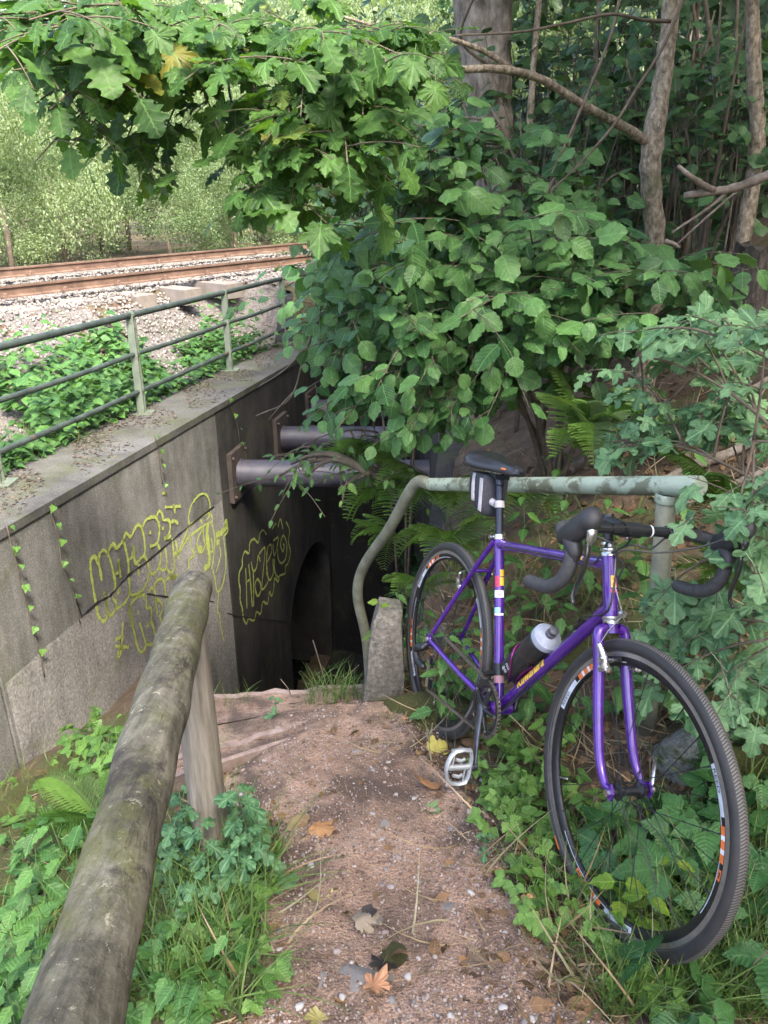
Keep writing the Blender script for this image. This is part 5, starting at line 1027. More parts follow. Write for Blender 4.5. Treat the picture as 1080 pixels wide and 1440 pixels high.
M_barkd = pmat('pale beech bark', [(.33, (.085, .07, .055)), (.5, (.24, .205, .165)), (.66, (.40, .36, .30))], 14, .95, 1, 34, .03, stretch=(1, 1, .5), patch=[((.09, .11, .055), 1.8, .55, .7)])
M_twig = pmat('brown twig bark', [(.3, (.06, .045, .03)), (.6, (.13, .105, .075)), (.8, (.21, .18, .14))], 20, .9, .4, 60, .003)
M_dead = pmat('bleached dead wood', [(.28, (.10, .08, .06)), (.5, (.22, .18, .14)), (.75, (.36, .31, .26))], 8, .95, .8, 24, .008, stretch=(2, 2, 2), patch=[((.06, .05, .035), 3, .55, .7)])
M_rot = pmat('crumbling orange rot', [(.28, (.07, .04, .02)), (.5, (.22, .13, .06)), (.75, (.40, .26, .13))], 16, .95, 1, 40, .015)
M_moss = pmat('cushion moss', [(.25, (.030, .035, .008)), (.5, (.085, .090, .018)), (.75, (.17, .165, .04))], 26, .95, 1, 90, .02, patch=[((.10, .085, .06), 5, .6, .72)])
M_rock = pmat('grey speckled rock', [(.28, (.07, .075, .072)), (.5, (.17, .175, .165)), (.75, (.33, .33, .31))], 14, .85, .8, 60, .006, patch=[((.06, .075, .02), 3.2, .5, .6)])
M_pale = pmat('pale path stone', [(.3, (.09, .082, .075)), (.5, (.175, .16, .148)), (.7, (.28, .26, .245))], 55, .85, .5, 120, .003)
KH = len(HAZEL)
FLF = [(np.array([(0, 0, 0), (-.34, .42, .10), (0, .5, 0), (.34, .42, .1), (0, 1, -.15)]), np.array([(0, 2, 1), (0, 3, 2), (1, 2, 4), (2, 3, 4)]), np.array([(.5, 0), (.2, .4), (.5, .5), (.8, .4), (.5, 1)]))]

def pxY(x, y, Y): return at(x, y, Y)
def tree_parts(parent, tubes, name, mat, n=8): return tubes_mesh(tubes, n).build(name, mat, parent)
def trunk(parent, pts, rad, mat, name='trunk', n=20, wob_=.06):
    P = smooth_path(pts, 7); k = len(P); r = np.interp(np.linspace(0, 1, k), np.linspace(0, 1, len(rad)), rad)
    m = MB().tube(P, list(r*(1+wob_*np.sin(np.arange(k)*1.7))), n); m.v = [tuple(np.array(v)+.05*np.mean(rad)*np.array([math.sin(v[2]*31+v[1]*17), math.sin(v[2]*23+v[0]*29), 0])) for v in m.v]; return m.build(name, mat, parent)

# ---- leaning maple with the long limb
g0 = hit(912, 575); mt = empty('maple_tree', g0, 'slender leaning maple with one long limb reaching left over the steps', 'tree')
Yt = g0[1]; tp = [g0+(0, 0, -.2), pxY(905, 540, Yt), pxY(912, 450, Yt), pxY(921, 340, Yt-.02), pxY(915, 255, Yt-.05), pxY(918, 200, Yt-.05), pxY(932, 110, Yt-.0), pxY(944, 10, Yt+.05), pxY(955, -120, Yt+.1), pxY(990, -420, Yt+.2)]
trunk(mt, tp, [.078, .07, .058, .055, .055, .058, .047, .044, .04, .035], M_bark)
limb = [pxY(926, 208, Yt-.04), pxY(905, 196, Yt-.08), pxY(880, 180, Yt-.16), pxY(820, 148, Yt-.38), pxY(762, 112, Yt-.55), pxY(700, 97, Yt-.72), pxY(620, 98, Yt-.85), pxY(540, 84, Yt-1.0), pxY(440, 96, Yt-1.15), pxY(320, 92, Yt-1.3), pxY(200, 70, Yt-1.4)]
trunk(mt, limb, [.034, .028, .025, .021, .019, .017, .014, .011, .009, .007, .004], M_bark, 'branch', 10)
limb2 = [pxY(730, 104, Yt-.62), pxY(680, 72, Yt-.75), pxY(620, 52, Yt-.9), pxY(560, 45, Yt-1.0), pxY(470, 20, Yt-1.1)]
trunk(mt, limb2, [.014, .012, .010, .008, .005], M_bark, 'branch', 8)
for pts in ([(942, 30), (905, 28), (860, 20), (800, 32), (730, 45), (640, 50)], [(985, -60), (935, 60), (895, 125), (860, 180), (800, 245), (735, 300)], [(700, 100), (650, 60), (660, 10), (690, -40)], [(880, -50), (862, 40), (835, 110), (812, 165), (775, 245)]):
    trunk(mt, [pxY(x, y, Yt-.1-.12*i) for i, (x, y) in enumerate(pts)], [.010, .008, .007, .006, .004], M_twig, 'branch', 7)
LV = []; TB = []
def spr(region, n, starts, lv, tb, kinds, **k):
    x0, x1, y0, y1, Y0, Y1 = region
    for _ in range(n):
        B_ = pxY(nr.uniform(x0, x1), nr.uniform(y0, y1), nr.uniform(Y0, Y1)); A_ = starts(B_); kk = dict(k); t, l = spray(A_, B_, kinds=1, **kk); tb += t
        for (p, M, s, v, rd) in l: lv.append((p, M, s, kinds(p), rd))
limbP = smooth_path(limb, 4)
def near_limb(Bp):
    c = [q for q in limbP if np.linalg.norm(q-Bp) > .25] or limbP; d = [np.linalg.norm(q-Bp)+.5*max(0, Bp[0]-q[0]) for q in c]; return c[int(np.argsort(d)[min(len(d)-1, nr.randint(0, 5))])]
def mk(p):
    x = proj(p)[0]; return (4+nr.randint(0, 3)) if nr.rand() < np.clip((420-x)/300, .25, .9) else nr.randint(0, 4)
kw = dict(mid_up=.08, r0=.0045, gap=.05, flat=.6)
spr((-40, 230, -30, 110, 2.0, 3.0), 17, near_limb, LV, TB, mk, size=.10, nside=5, twig=(.10, .22), **kw)
spr((-60, 90, -30, 170, 1.9, 2.8), 8, near_limb, LV, TB, mk, size=.095, nside=5, twig=(.10, .22), **kw)
spr((20, 150, 120, 235, 2.3, 2.9), 4, near_limb, LV, TB, mk, size=.085, nside=3, twig=(.08, .16), start=.6, **kw)
spr((180, 480, -30, 140, 2.1, 3.2), 10, near_limb, LV, TB, mk, size=.095, nside=5, twig=(.10, .24), **kw)
spr((420, 610, -30, 120, 2.2, 3.2), 13, near_limb, LV, TB, mk, size=.10, nside=5, twig=(.10, .24), **kw)
spr((120, 330, 170, 260, 2.4, 3.0), 5, near_limb, LV, TB, mk, size=.09, nside=3, twig=(.1, .2), start=.6, **kw)
spr((240, 440, 160, 320, 2.3, 3.1), 7, near_limb, LV, TB, mk, size=.10, nside=4, twig=(.10, .24), start=.5, **kw)
spr((400, 560, 140, 320, 2.3, 3.1), 10, near_limb, LV, TB, mk, size=.105, nside=5, twig=(.10, .24), start=.4, **kw)
tree_parts(mt, TB, 'twig', M_twig, 5)['kind'] = 'stuff'
leaf_objs('leaf', 'maple_leaf', MAPLE+OAK, LV, G_maple, mt)
print('maple leaves', len(LV))

# ---- hazel bush in the middle
gb = hit(840, 560); gb = np.array([.95, 4.25, float(H(.95, 4.25))]); hz = empty('hazel_bush', gb, 'broad hazel bush with big rounded leaves hanging over the handrail and pipes', 'bush')
LV = []; TB = []; stems = []
for k, (x, y, Yq) in enumerate([(780, 250, 4.1), (700, 330, 4.0), (840, 300, 4.2), (640, 420, 3.9), (600, 520, 3.8), (760, 430, 3.7), (900, 420, 4.0), (690, 150, 4.4), (560, 330, 3.9)]):
    e = pxY(x, y, Yq); b0 = gb+nr.uniform(-.12, .12, 3)*(1, 1, 0)-(0, 0, .1); P = bez(b0, (b0*.45+e*.55)+np.array([.1, 0, .45]), e, 14); stems.append(P); tubes_mesh([(P, [.017-.011*i/13 for i in range(14)])], 9).build('stem', M_twig, hz)
allst = [p for P in stems for p in P[4:]]
def near_stem(Bp):
    d = np.array([np.linalg.norm(q-Bp) for q in allst]); c = np.argsort(np.abs(d-.45)+.6*np.maximum(0, [Bp[0]-q[0]-.0 for q in allst])); return allst[int(c[nr.randint(0, 8)])]
hk = lambda p: nr.randint(0, 6)
kh = dict(r0=.005, gap=.05)
spr((520, 860, 300, 500, 2.9, 3.9), 50, near_stem, LV, TB, hk, size=.105, nside=5, twig=(.12, .28), mid_up=.15, **kh)
spr((425, 620, 390, 540, 3.1, 4.0), 34, near_stem, LV, TB, hk, size=.085, nside=5, twig=(.12, .26), mid_up=.2, **kh)
spr((470, 690, 500, 630, 3.0, 3.7), 36, near_stem, LV, TB, hk, size=.09, nside=4, twig=(.10, .22), mid_up=.25, **kh)
spr((415, 470, 480, 600, 3.3, 3.7), 7, near_stem, LV, TB, hk, size=.085, nside=3, twig=(.08, .15), mid_up=.25, **kh)
spr((700, 1040, 350, 480, 3.2, 4.0), 24, near_stem, LV, TB, hk, size=.105, nside=5, twig=(.12, .25), mid_up=.15, **kh)
spr((720, 880, 190, 330, 4.0, 4.8), 14, near_stem, LV, TB, hk, size=.11, nside=5, twig=(.14, .30), mid_up=.1, **kh)
spr((530, 650, 150, 330, 3.6, 4.6), 20, near_stem, LV, TB, hk, size=.11, nside=5, twig=(.14, .30), mid_up=.1, **kh)
spr((700, 830, 470, 560, 3.3, 3.8), 8, near_stem, LV, TB, hk, size=.095, nside=4, twig=(.10, .2), mid_up=.2, **kh)
spr((430, 620, 300, 420, 3.6, 4.6), 24, near_stem, LV, TB, hk, size=.095, nside=5, twig=(.12, .26), mid_up=.15, **kh)
spr((405, 470, 370, 480, 4.2, 5.4), 14, near_stem, LV, TB, hk, size=.095, nside=5, twig=(.12, .26), mid_up=.15, **kh)
tree_parts(hz, TB, 'twig', M_twig, 5)['kind'] = 'stuff'
leaf_objs('leaf', 'hazel_leaf', HAZEL, LV, G_hazel, hz); print('hazel leaves', len(LV))

# ---- field maple sapling at the right
gf = np.array([1.55, 1.75, float(H(1.55, 1.75))]); fm = empty('field_maple', gf, 'field maple sapling with small pale five lobed leaves beside the right handlebar', 'sapling')
LV = []; TB = []; st2 = []
for (x, y, Yq) in [(1000, 470, 2.1), (900, 500, 2.3), (1060, 620, 1.8), (1010, 780, 1.75), (960, 900, 1.8), (1075, 900, 1.6), (880, 620, 2.3), (1085, 480, 1.9)]:
    e = pxY(x, y, Yq); P = bez(gf, gf*.4+e*.6+np.array([.1, 0, .35]), e, 12); st2.append(P); tubes_mesh([(P, [.009-.006*i/11 for i in range(12)])], 8).build('stem', M_twig, fm)
all2 = [p for P in st2 for p in P[3:]]
def near2(Bp):
    d = np.array([np.linalg.norm(q-Bp) for q in all2]); c = np.argsort(np.abs(d-.25)); return all2[int(c[nr.randint(0, 6)])]
for reg, n in (((860, 1040, 440, 545, 2.2, 2.7), 11), ((940, 1085, 540, 630, 2.25, 2.7), 9), ((1015, 1085, 650, 800, 1.5, 1.9), 7), ((900, 1080, 830, 960, 1.65, 2.0), 9), ((880, 930, 860, 905, 1.7, 1.85), 2), ((1000, 1090, 900, 1010, 1.5, 1.8), 5), ((850, 920, 590, 640, 2.3, 2.6), 4), ((1050, 1085, 420, 520, 1.7, 2.1), 4)):
    spr(reg, n, near2, LV, TB, hk, size=.082, nside=3, twig=(.06, .15), r0=.003, gap=.05, mid_up=.15, droop=.35, flat=.7, start=.35)
tree_parts(fm, TB, 'twig', M_twig, 5)['kind'] = 'stuff'
leaf_objs('leaf', 'field_maple_leaf', FMAP, LV, G_fmap, fm); print('fmaple leaves', len(LV))

# ---- big beech behind, plus an unseen leaf canopy shaped to shade path and slope
Yb = 6.4; gz = at(690, 330, Yb); gz[2] = float(H(gz[0], Yb)); bt_ = empty('beech_tree', gz, 'big pale trunk standing behind the hazel, with unseen canopy leaves added to shade the path', 'tree')
trunk(bt_, [gz-(0, 0, .3), pxY(696, 300, Yb), pxY(690, 200, Yb), pxY(682, 80, Yb), pxY(672, -60, Yb), pxY(660, -300, Yb), (gz[0]-.1, Yb-.2, 7.5)], [.16, .145, .16, .19, .20, .2, .16], M_barkd, n=28, wob_=.03)
trunk(bt_, [pxY(705, 210, Yb), pxY(702, 120, Yb-.05), pxY(700, 20, Yb-.1), pxY(706, -120, Yb-.1)], [.05, .085, .10, .10], M_barkd, 'branch', 16)
trunk(bt_, [pxY(664, -200, Yb), (.9, 4.6, 4.2), (1.2, 2.4, 4.4), (1.6, .2, 4.6), (1.9, -1.5, 4.7)], [.12, .09, .07, .05, .03], M_barkd, 'branch', 12); trunk(bt_, [pxY(664, -200, Yb), (.4, 6.0, 4.0), (-.2, 5.2, 4.0), (-.5, 4.2, 4.0)], [.10, .06, .04, .02], M_barkd, 'branch', 12)
LOW = [strip_leaf(ovate(.36), 4, 1, .2, .3, 0, 300+k, 0, .1) for k in range(3)]; LV = []
def fill(n, x, y, z, s, ok=lambda p: True, lv=None, kinds=3, face=(0, 0, 1)):
    lv = LV if lv is None else lv
    for _ in range(n):
        p = np.array([nr.uniform(*x), nr.uniform(*y), nr.uniform(*z)])
        if ok(p): lv.append((p, frame(nr.normal(size=3)+(0, 0, -.4), jit(face, .7)), s*nr.uniform(.7, 1.2), nr.randint(0, kinds), nr.rand()))
def clumpy(p): return math.sin(p[0]*2.1+1)*math.sin(p[1]*1.7+.5)+.6*math.sin(p[0]*4.3+p[1]*3.1) > -.62
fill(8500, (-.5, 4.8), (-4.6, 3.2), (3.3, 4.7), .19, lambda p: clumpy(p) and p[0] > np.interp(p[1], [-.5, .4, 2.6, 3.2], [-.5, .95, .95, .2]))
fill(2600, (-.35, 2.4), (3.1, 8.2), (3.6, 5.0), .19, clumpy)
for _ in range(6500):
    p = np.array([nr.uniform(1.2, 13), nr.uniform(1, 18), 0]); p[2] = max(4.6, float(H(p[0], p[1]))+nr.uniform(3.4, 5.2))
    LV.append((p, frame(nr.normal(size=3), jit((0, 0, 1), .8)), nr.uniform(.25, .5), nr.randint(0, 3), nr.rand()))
merged('foliage', FLF, LV, G_dark.a, bt_, 'stuff')  # overhead leaves out of view, added for the shade they cast

# ---- understory shrubs and thin trees up the slope
def shrub(px, py, Y, wx, wy, wz, n, label, size=.10, lm=G_mid, var=None, group=None, name='shrub', face=(-.3, -.6, .5), g=None):
    c = at(px, py, Y); g = np.array([c[0], c[1]+.1, float(H(c[0], c[1]+.1))]) if g is None else np.array(g, float); o = empty(name, g, label, 'shrub', group); tb = []; lv = []
    for k in range(n//14):
        e = c+nr.normal(size=3)*(wx, wy, wz)*.6; a = g*.4+e*.6+nr.normal(size=3)*.12; t, l = spray(a, e, nside=3, size=size, twig=(.15, .4), r0=.005, gap=.075, kinds=4, face=face); tb += t; lv += l
    tb += [(bez(g-(0, 0, .1), g*.5+c*.5+(0, 0, .1), c+nr.normal(size=3)*(wx, wy, wz)*.5, 8), [.02-.002*i for i in range(8)]) for _ in range(5)]
    tree_parts(o, tb, 'stem', M_twig, 5)['kind'] = 'stuff'; leaf_objs('leaf', 'shrub_leaf'+lm.o.name, var or HAZEL, lv, lm, o, cap=60); return o
shrub(580, 120, 7.2, .9, .6, .7, 620, 'dark leafy shrub left of the big beech trunk'); shrub(790, 60, 6.8, .9, .6, .6, 620, 'dark shrub with hanging leaves right of the beech trunk')
shrub(870, 140, 6.0, .7, .5, .7, 500, 'shadowed shrub behind the leaning maple trunk'); shrub(1000, 60, 6.4, .9, .6, .7, 560, 'dark shrub at the upper right among thin grey stems')
shrub(960, 130, 5.6, .5, .4, .5, 300, 'leafy shrub filling the gap right of the leaning maple'); shrub(1030, 110, 5.2, .4, .4, .5, 220, 'leafy shrub in front of the smooth grey sapling'); shrub(760, 170, 5.6, .6, .4, .35, 300, 'mid green shrub under the long maple limb at the beech trunk'); shrub(540, 300, 7.2, .8, .6, .8, 560, 'deep green shrub closing the gap above the strut pipes', g=(.75, 7.2, .2)); shrub(820, 320, 5.4, .6, .4, .4, 320, 'low shaded shrub under the long maple limb'); shrub(1060, 200, 5.4, .5, .4, .5, 260, 'sparse shrub beside the tree stump', .09)
shrub(470, 330, 9.6, .6, .5, .7, 420, 'bushy green shrub where the railing ends', .11, G_maple, MAPLE, g=(.7, 10.8, .6)); shrub(455, 240, 8.5, .4, .6, .5, 240, 'bright green maple bush against the sunlit trees', .11, G_maple, MAPLE, g=(.8, 8.6, .4))
for Yq, n_, xr in ((8.5, 1500, (1.2, 6)), (11, 1800, (1.5, 8)), (15, 1800, (1.2, 10))):
    pass
LV = []
for _ in range(9000):
    Yq = nr.uniform(7.0, 16); X_ = nr.uniform(.15+(Yq-7)*.02, .62*Yq); z0 = float(H(X_, Yq)); p = np.array([X_, Yq, z0+nr.uniform(-.1, 2.6)])
    if math.sin(X_*1.9+Yq)+math.sin(p[2]*2.2+X_*1.3) < -.9: continue
    LV.append((p, frame(nr.normal(size=3)+(-.2, -.4, -.5), jit((-.2, -.6, .7), .6)), nr.uniform(.13, .26), nr.randint(0, 3), nr.rand()))
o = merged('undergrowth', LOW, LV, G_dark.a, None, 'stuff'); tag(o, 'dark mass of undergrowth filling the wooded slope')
stems_ = [((1062, 230), (1060, 100), (1056, -60), 5.0, .042, 'smooth grey sapling stem at the right edge beside the stump'), ((1035, 240), (1010, 120), (985, -40), 5.6, .016, 'thin leaning grey stem left of the smooth sapling'), ((1008, 230), (990, 120), (968, -40), 5.9, .013, 'very thin grey stem in the upper right thicket'), ((1050, 250), (1035, 90), (1040, -50), 5.8, .012, 'thin upright stem close to the smooth sapling'), ((985, 200), (975, 90), (985, -30), 6.4, .02, 'shadowed stem right of the leaning maple'), ((850, 260), (838, 100), (846, -40), 6.0, .018, 'brown upright stem just left of the leaning maple'), ((752, 330), (744, 200), (760, -30), 6.2, .025, 'slender dark stem right of the beech trunk'), ((836, 540), (838, 420), (832, 300), 4.1, .012, 'straight brown shoot rising from the hazel')]
for a, b, c, Yq, r, lab in stems_:
    p0 = at(*a, Yq); p0[2] = min(p0[2], float(H(p0[0], p0[1]))-.1); t_ = empty('sapling', p0, lab, 'sapling'); trunk(t_, [p0, at(*a, Yq), at(*b, Yq), at(*c, Yq)], [r*1.15, r*1.1, r, r*.8], M_bark if r > .02 else M_twig, 'stem', 10)
# dead wood
def stick(pts, r, lab, mat=M_dead, name='dead_branch', cat='branch', group=None):
    P = [np.asarray(p, float) for p in pts]; o = empty(name, P[0], lab, cat, group); trunk(o, P, list(np.linspace(r, r*.6, len(P))), mat, 'wood', 10, .1); return o
o = stick([at(1100, 238, 4.3), at(1040, 262, 4.25), at(1000, 270, 4.2), at(962, 275, 4.2)], .026, 'bleached dead branch sticking in from the right edge'); trunk(o, [at(1003, 268, 4.2), at(985, 258, 4.15), at(968, 246, 4.1), at(953, 233, 4.1)], [.018, .016, .012, .010], M_dead, 'side_branch', 8)
stick([at(1028, 265, 4.4), at(1000, 290, 4.35), at(945, 327, 4.3)], .010, 'thin dead stick under the bleached branch'); stick([at(1045, 262, 4.6), at(1000, 300, 4.5), at(950, 345, 4.4)], .008, 'second thin dead stick slanting below the bleached branch'); stick([at(935, 339, 4.1), at(948, 343, 4.1), at(955, 348, 4.1)], .012, 'short broken stick at the foot of the leaning maple')
gs = at(1072, 330, 4.7); gs[2] = float(H(gs[0], gs[1])); o = empty('tree_stump', gs, 'broken grey brown stump at the right edge with splintered top', 'stump')
m = MB(); V = []
for i, z in enumerate((-.3, .0, .15, .32, .5)):
    for k in range(16): a = 2*math.pi*k/16; r = .15*(1.3-.12*i)*(1+.15*math.sin(a*3+1)+nr.uniform(-.06, .06)); V.append(gs+np.array([r*math.cos(a), r*math.sin(a), z+(nr.uniform(-.05, .14) if i == 4 else 0)]))
m.add(V, [[16*i+k, 16*i+(k+1) % 16, 16*i+16+(k+1) % 16, 16*i+16+k] for i in range(4) for k in range(16)]+[[64+k for k in range(16)]]); m.build('wood', pmat('old stump wood', [(.33, (.03, .024, .017)), (.5, (.095, .075, .055)), (.7, (.22, .185, .145))], 22, .95, 1, 40, .03, stretch=(2, 2, .5), patch=((.07, .08, .03), 4, .52, .64)), o, True, 30)
def ground_log(a, b, r, lab, mat=M_dead, up=.03):
    A = hit(*a)+np.array([0, 0, up]); C = hit(*b)+np.array([0, 0, up]); M_ = (A+C)/2; return stick([A, A*.7+C*.3+(0, 0, .02), A*.35+C*.65, C], r, lab, mat, 'fallen_log', 'log')
ground_log((880, 655), (985, 632), .035, 'rotten log with crumbling orange end lying behind the rail end', M_rot); ground_log((800, 668), (935, 618), .03, 'dark grey log slanting down behind the green top rail'); ground_log((930, 690), (1075, 622), .03, 'bleached log above the fern at the right'); ground_log((960, 720), (1080, 668), .02, 'thin bleached branch lying below the log at the right'); ground_log((1000, 590), (1079, 540), .02, 'grey branch on the bank between maple sprays')
ground_log((1010, 430), (1078, 400), .03, 'broken root lying under the stump')
# stones
def rock(px, py, s, lab, mat, seed, sq=(1, .8, .7), cat='rock', name='rock', sink=.3, rot=0, sub=4):
    g = hit(px, py); me = stone_mesh(name, seed, sub, .25, sq); o = link(name, me, mat); o.location = Vector(g)-Vector((0, 0, s*sq[2]*sink)); o.scale = (s, s, s); o.rotation_euler = (0, 0, rot); return tag(o, lab, cat)
rock(1000, 1060, .17, 'grey mossy rock behind the front wheel', M_rock, 301, (1, .7, .8)); rock(815, 905, .26, 'moss covered boulder between the frame and the bottle', M_moss, 302, (1, .7, .95), 'boulder', 'boulder'); rock(1060, 1080, .16, 'moss covered stone at the right edge behind the tyre', M_moss, 303, (1, .8, .8)); rock(600, 1000, .18, 'mossy lump beside the concrete stub and rear tyre', M_moss, 304, (1, .8, .6), 'moss lump', 'moss_lump')
rock(445, 1385, .075, 'angular light grey stone set in the path at lower left', M_pale, 311, (.62, 1, .5), 'stone', 'path_stone', .55, .3); rock(510, 1395, .085, 'large squarish grey stone set in the middle of the path', M_pale, 312, (1, .95, .45), 'stone', 'path_stone', .6); rock(520, 1292, .036, 'pale cream stone upslope of the square stone', M_pale, 313, (1, .7, .5), 'stone', 'path_stone', .5); rock(541, 1163, .030, 'pinkish angular stone standing proud in the path', M_pale, 314, (.7, .6, 1), 'stone', 'path_stone', .2); rock(632, 1278, .026, 'smooth grey oval stone right of centre on the path', M_pale, 315, (1, .8, .6), 'stone', 'path_stone', .4); rock(502, 1057, .022, 'pale oval pebble just below the crest of the path', M_pale, 316, (1, .7, .5), 'pebble', 'path_stone', .3)
rock(55, 1215, .20, 'moss cushion on the left bank by the log rail', M_moss, 317, (1, .8, .35), 'moss', 'moss_cushion', .5); rock(160, 1050, .22, 'moss cushion at the foot of the concrete wall', M_moss, 318, (1, .8, .5), 'moss', 'moss_cushion', .5); rock(60, 1110, .16, 'moss on the bank below the wall joint', M_moss, 319, (1, .7, .4), 'moss', 'moss_cushion', .5)
rock(548, 1345, .05, 'small moss tuft beside the square path stone', M_moss, 320, (.8, 1, .35), 'moss', 'moss_cushion', .5)
def hit_path(): 
    y = nr.uniform(.85, 2.4)**1.0; x = nr.uniform(pathL(y)+.02, pathR(y)-.01); return np.array([x, y, pathz(x, y)])
PM = []
for k in range(10):
    me = stone_mesh('pebble', 330+k, 2, .12, (1, .78, .5)); mt_ = pmat('pebble %d' % k, [(.3, tuple(c*.75 for c in ((.34, .30, .28), (.25, .20, .18), (.40, .38, .37), (.20, .19, .185), (.33, .25, .20))[k % 5])), (.7, ((.34, .30, .28), (.25, .20, .18), (.40, .38, .37), (.20, .19, .185), (.33, .25, .20))[k % 5])], 60, .8, .3, 150, .001); me.materials.append(mt_); me.shade_smooth(); PM.append(me)
for k in range(95):
    y = .85+1.5*nr.rand()**1.8; x = nr.uniform(pathL(y)+.02, pathR(y)-.01); s = nr.uniform(.006, .013)
    o = bpy.data.objects.new('pebble', PM[nr.randint(0, 10)]); COL.objects.link(o); o.location = (x, y, pathz(x, y)+s*.1); o.scale = (s, s, s); o.rotation_euler = (nr.uniform(-.3, .3), nr.uniform(-.3, .3), nr.uniform(0, 6)); tag(o, 'small pebble embedded in the reddish path', 'pebble', 'pebbles in the path')
LV = []
for _ in range(20000):
    y = .75+1.7*nr.rand()**1.3; x = nr.uniform(pathL(y)-.06, pathR(y)+.06)
    if nr.rand() > .30+.7*(math.sin(x*7+y*4)*math.sin(y*6-x*3) > -.1)*(1.3-.5*y): continue
    LV.append((np.array([x, y, pathz(x, y)+.0005]), rndrot(), nr.uniform(.0018, .0058)*(1 if nr.rand() > .04 else 1.5), nr.randint(0, 4), nr.rand()))
M_grit = attrmat('path grit', [(0, (.10, .07, .06)), (.4, (.25, .17, .145)), (.75, (.33, .28, .255)), (1, (.38, .35, .33))]); o = merged('gravel', PEB, LV, M_grit, None, 'stuff'); tag(o, 'fine gravel strewn over the path')
# litter and twigs
LV = []
def scatter(poly, n, fn):
    (x0, y0, x1, y1) = poly
    for _ in range(n):
        p = hit(nr.uniform(x0, x1), nr.uniform(y0, y1))
        if p is not None: fn(p)
LITV = [strip_leaf(ovate(.34), 4, 1, .5, .9, .05, 400+k, .05, .3) for k in range(3)]
def lit(p): LV.append((p+(0, 0, .006), frame((nr.normal(), nr.normal(), nr.normal()*.3), jit((0, 0, 1), .7)), nr.uniform(.025, .058), nr.randint(0, 3), nr.rand()))
for reg, n in (((560, 700, 1080, 1080), 700), ((700, 1080, 1080, 1430), 500), ((840, 380, 1080, 720), 700), ((0, 1060, 330, 1430), 350), ((420, 1000, 700, 1120), 40), ((380, 1150, 840, 1440), 60), ((560, 560, 900, 720), 300)): scatter(reg, n, lit)
o = merged('leaf_litter', LITV, LV, G_litter.a, None, 'stuff'); tag(o, 'brown dead leaves covering the bank and verges')
LV = []
def dry(p):
    t = nr.normal(size=3)*(1, 1, .35)+(0, 0, .25); LV.append((p, frame(np.cross(t, nr.normal(size=3)), t), nr.uniform(.07, .24), nr.randint(0, 4), nr.rand()))
for reg, n in (((560, 780, 1080, 1090), 900), ((780, 1060, 1080, 1430), 420), ((640, 1150, 860, 1400), 160), ((870, 400, 1080, 720), 500), ((600, 560, 860, 700), 200), ((0, 1080, 300, 1260), 120), ((330, 1150, 430, 1440), 60), ((400, 1180, 860, 1430), 12)): scatter(reg, n, dry)
o = merged('dry_stems', BLADE, [(p, M, s*1.0, v, r) for p, M, s, v, r in LV], G_dry.a, None, 'stuff'); tag(o, 'dry straw coloured stems and twigs lying on the bank')
LV = []
for _ in range(800):
    y = .8+1.55*nr.rand()**1.4; x = nr.uniform(pathL(y)-.03, pathR(y)+.03); t = np.array([nr.normal(), nr.normal(), .06*nr.normal()]); LV.append((np.array([x, y, pathz(x, y)+.002]), frame(t, (nr.normal()*.3, nr.normal()*.3, 1)), nr.uniform(.012, .06), nr.randint(0, 4), nr.rand()))
o = merged('path_debris', [blade(20+k, .1) for k in range(4)], LV, G_dry.a, None, 'stuff'); tag(o, 'needles and bits of twig littering the path')
LV = []
for _ in range(420):
    y = .8+1.55*nr.rand()**1.4; e_ = nr.rand(); x = (pathL(y)+.12*nr.rand()**2 if e_ < .4 else (pathR(y)-.14*nr.rand()**2 if e_ < .8 else nr.uniform(pathL(y), pathR(y)))); LV.append((np.array([x, y, pathz(x, y)+.003]), frame((nr.normal(), nr.normal(), .1*nr.normal()), jit((0, 0, 1), .5)), nr.uniform(.012, .034), nr.randint(0, 3), nr.rand()))
o = merged('leaf_scraps', LITV, LV, G_litter.a, None, 'stuff'); tag(o, 'crumbled dead leaf scraps along the path')
for k in range(9):
    x, y = [(20, 1150), (100, 1180), (150, 1100), (200, 1020), (20, 1235), (120, 1240), (60, 1165), (185, 1075), (110, 1075)][k]; g = hit(x, y)
    if g is None: continue
    me = stone_mesh('moss_cushion', 340+k, 3, .3, (1, .8, .35)); o = link('moss_cushion', me, M_moss); s_ = nr.uniform(.10, .2); o.location = Vector(g)-Vector((0, 0, .03)); o.scale = (s_,)*3; o.rotation_euler = (.4, 0, nr.uniform(0, 6)); tag(o, 'olive moss cushion on the bank between the log rail and the wall', 'moss', 'moss cushions on the left bank')
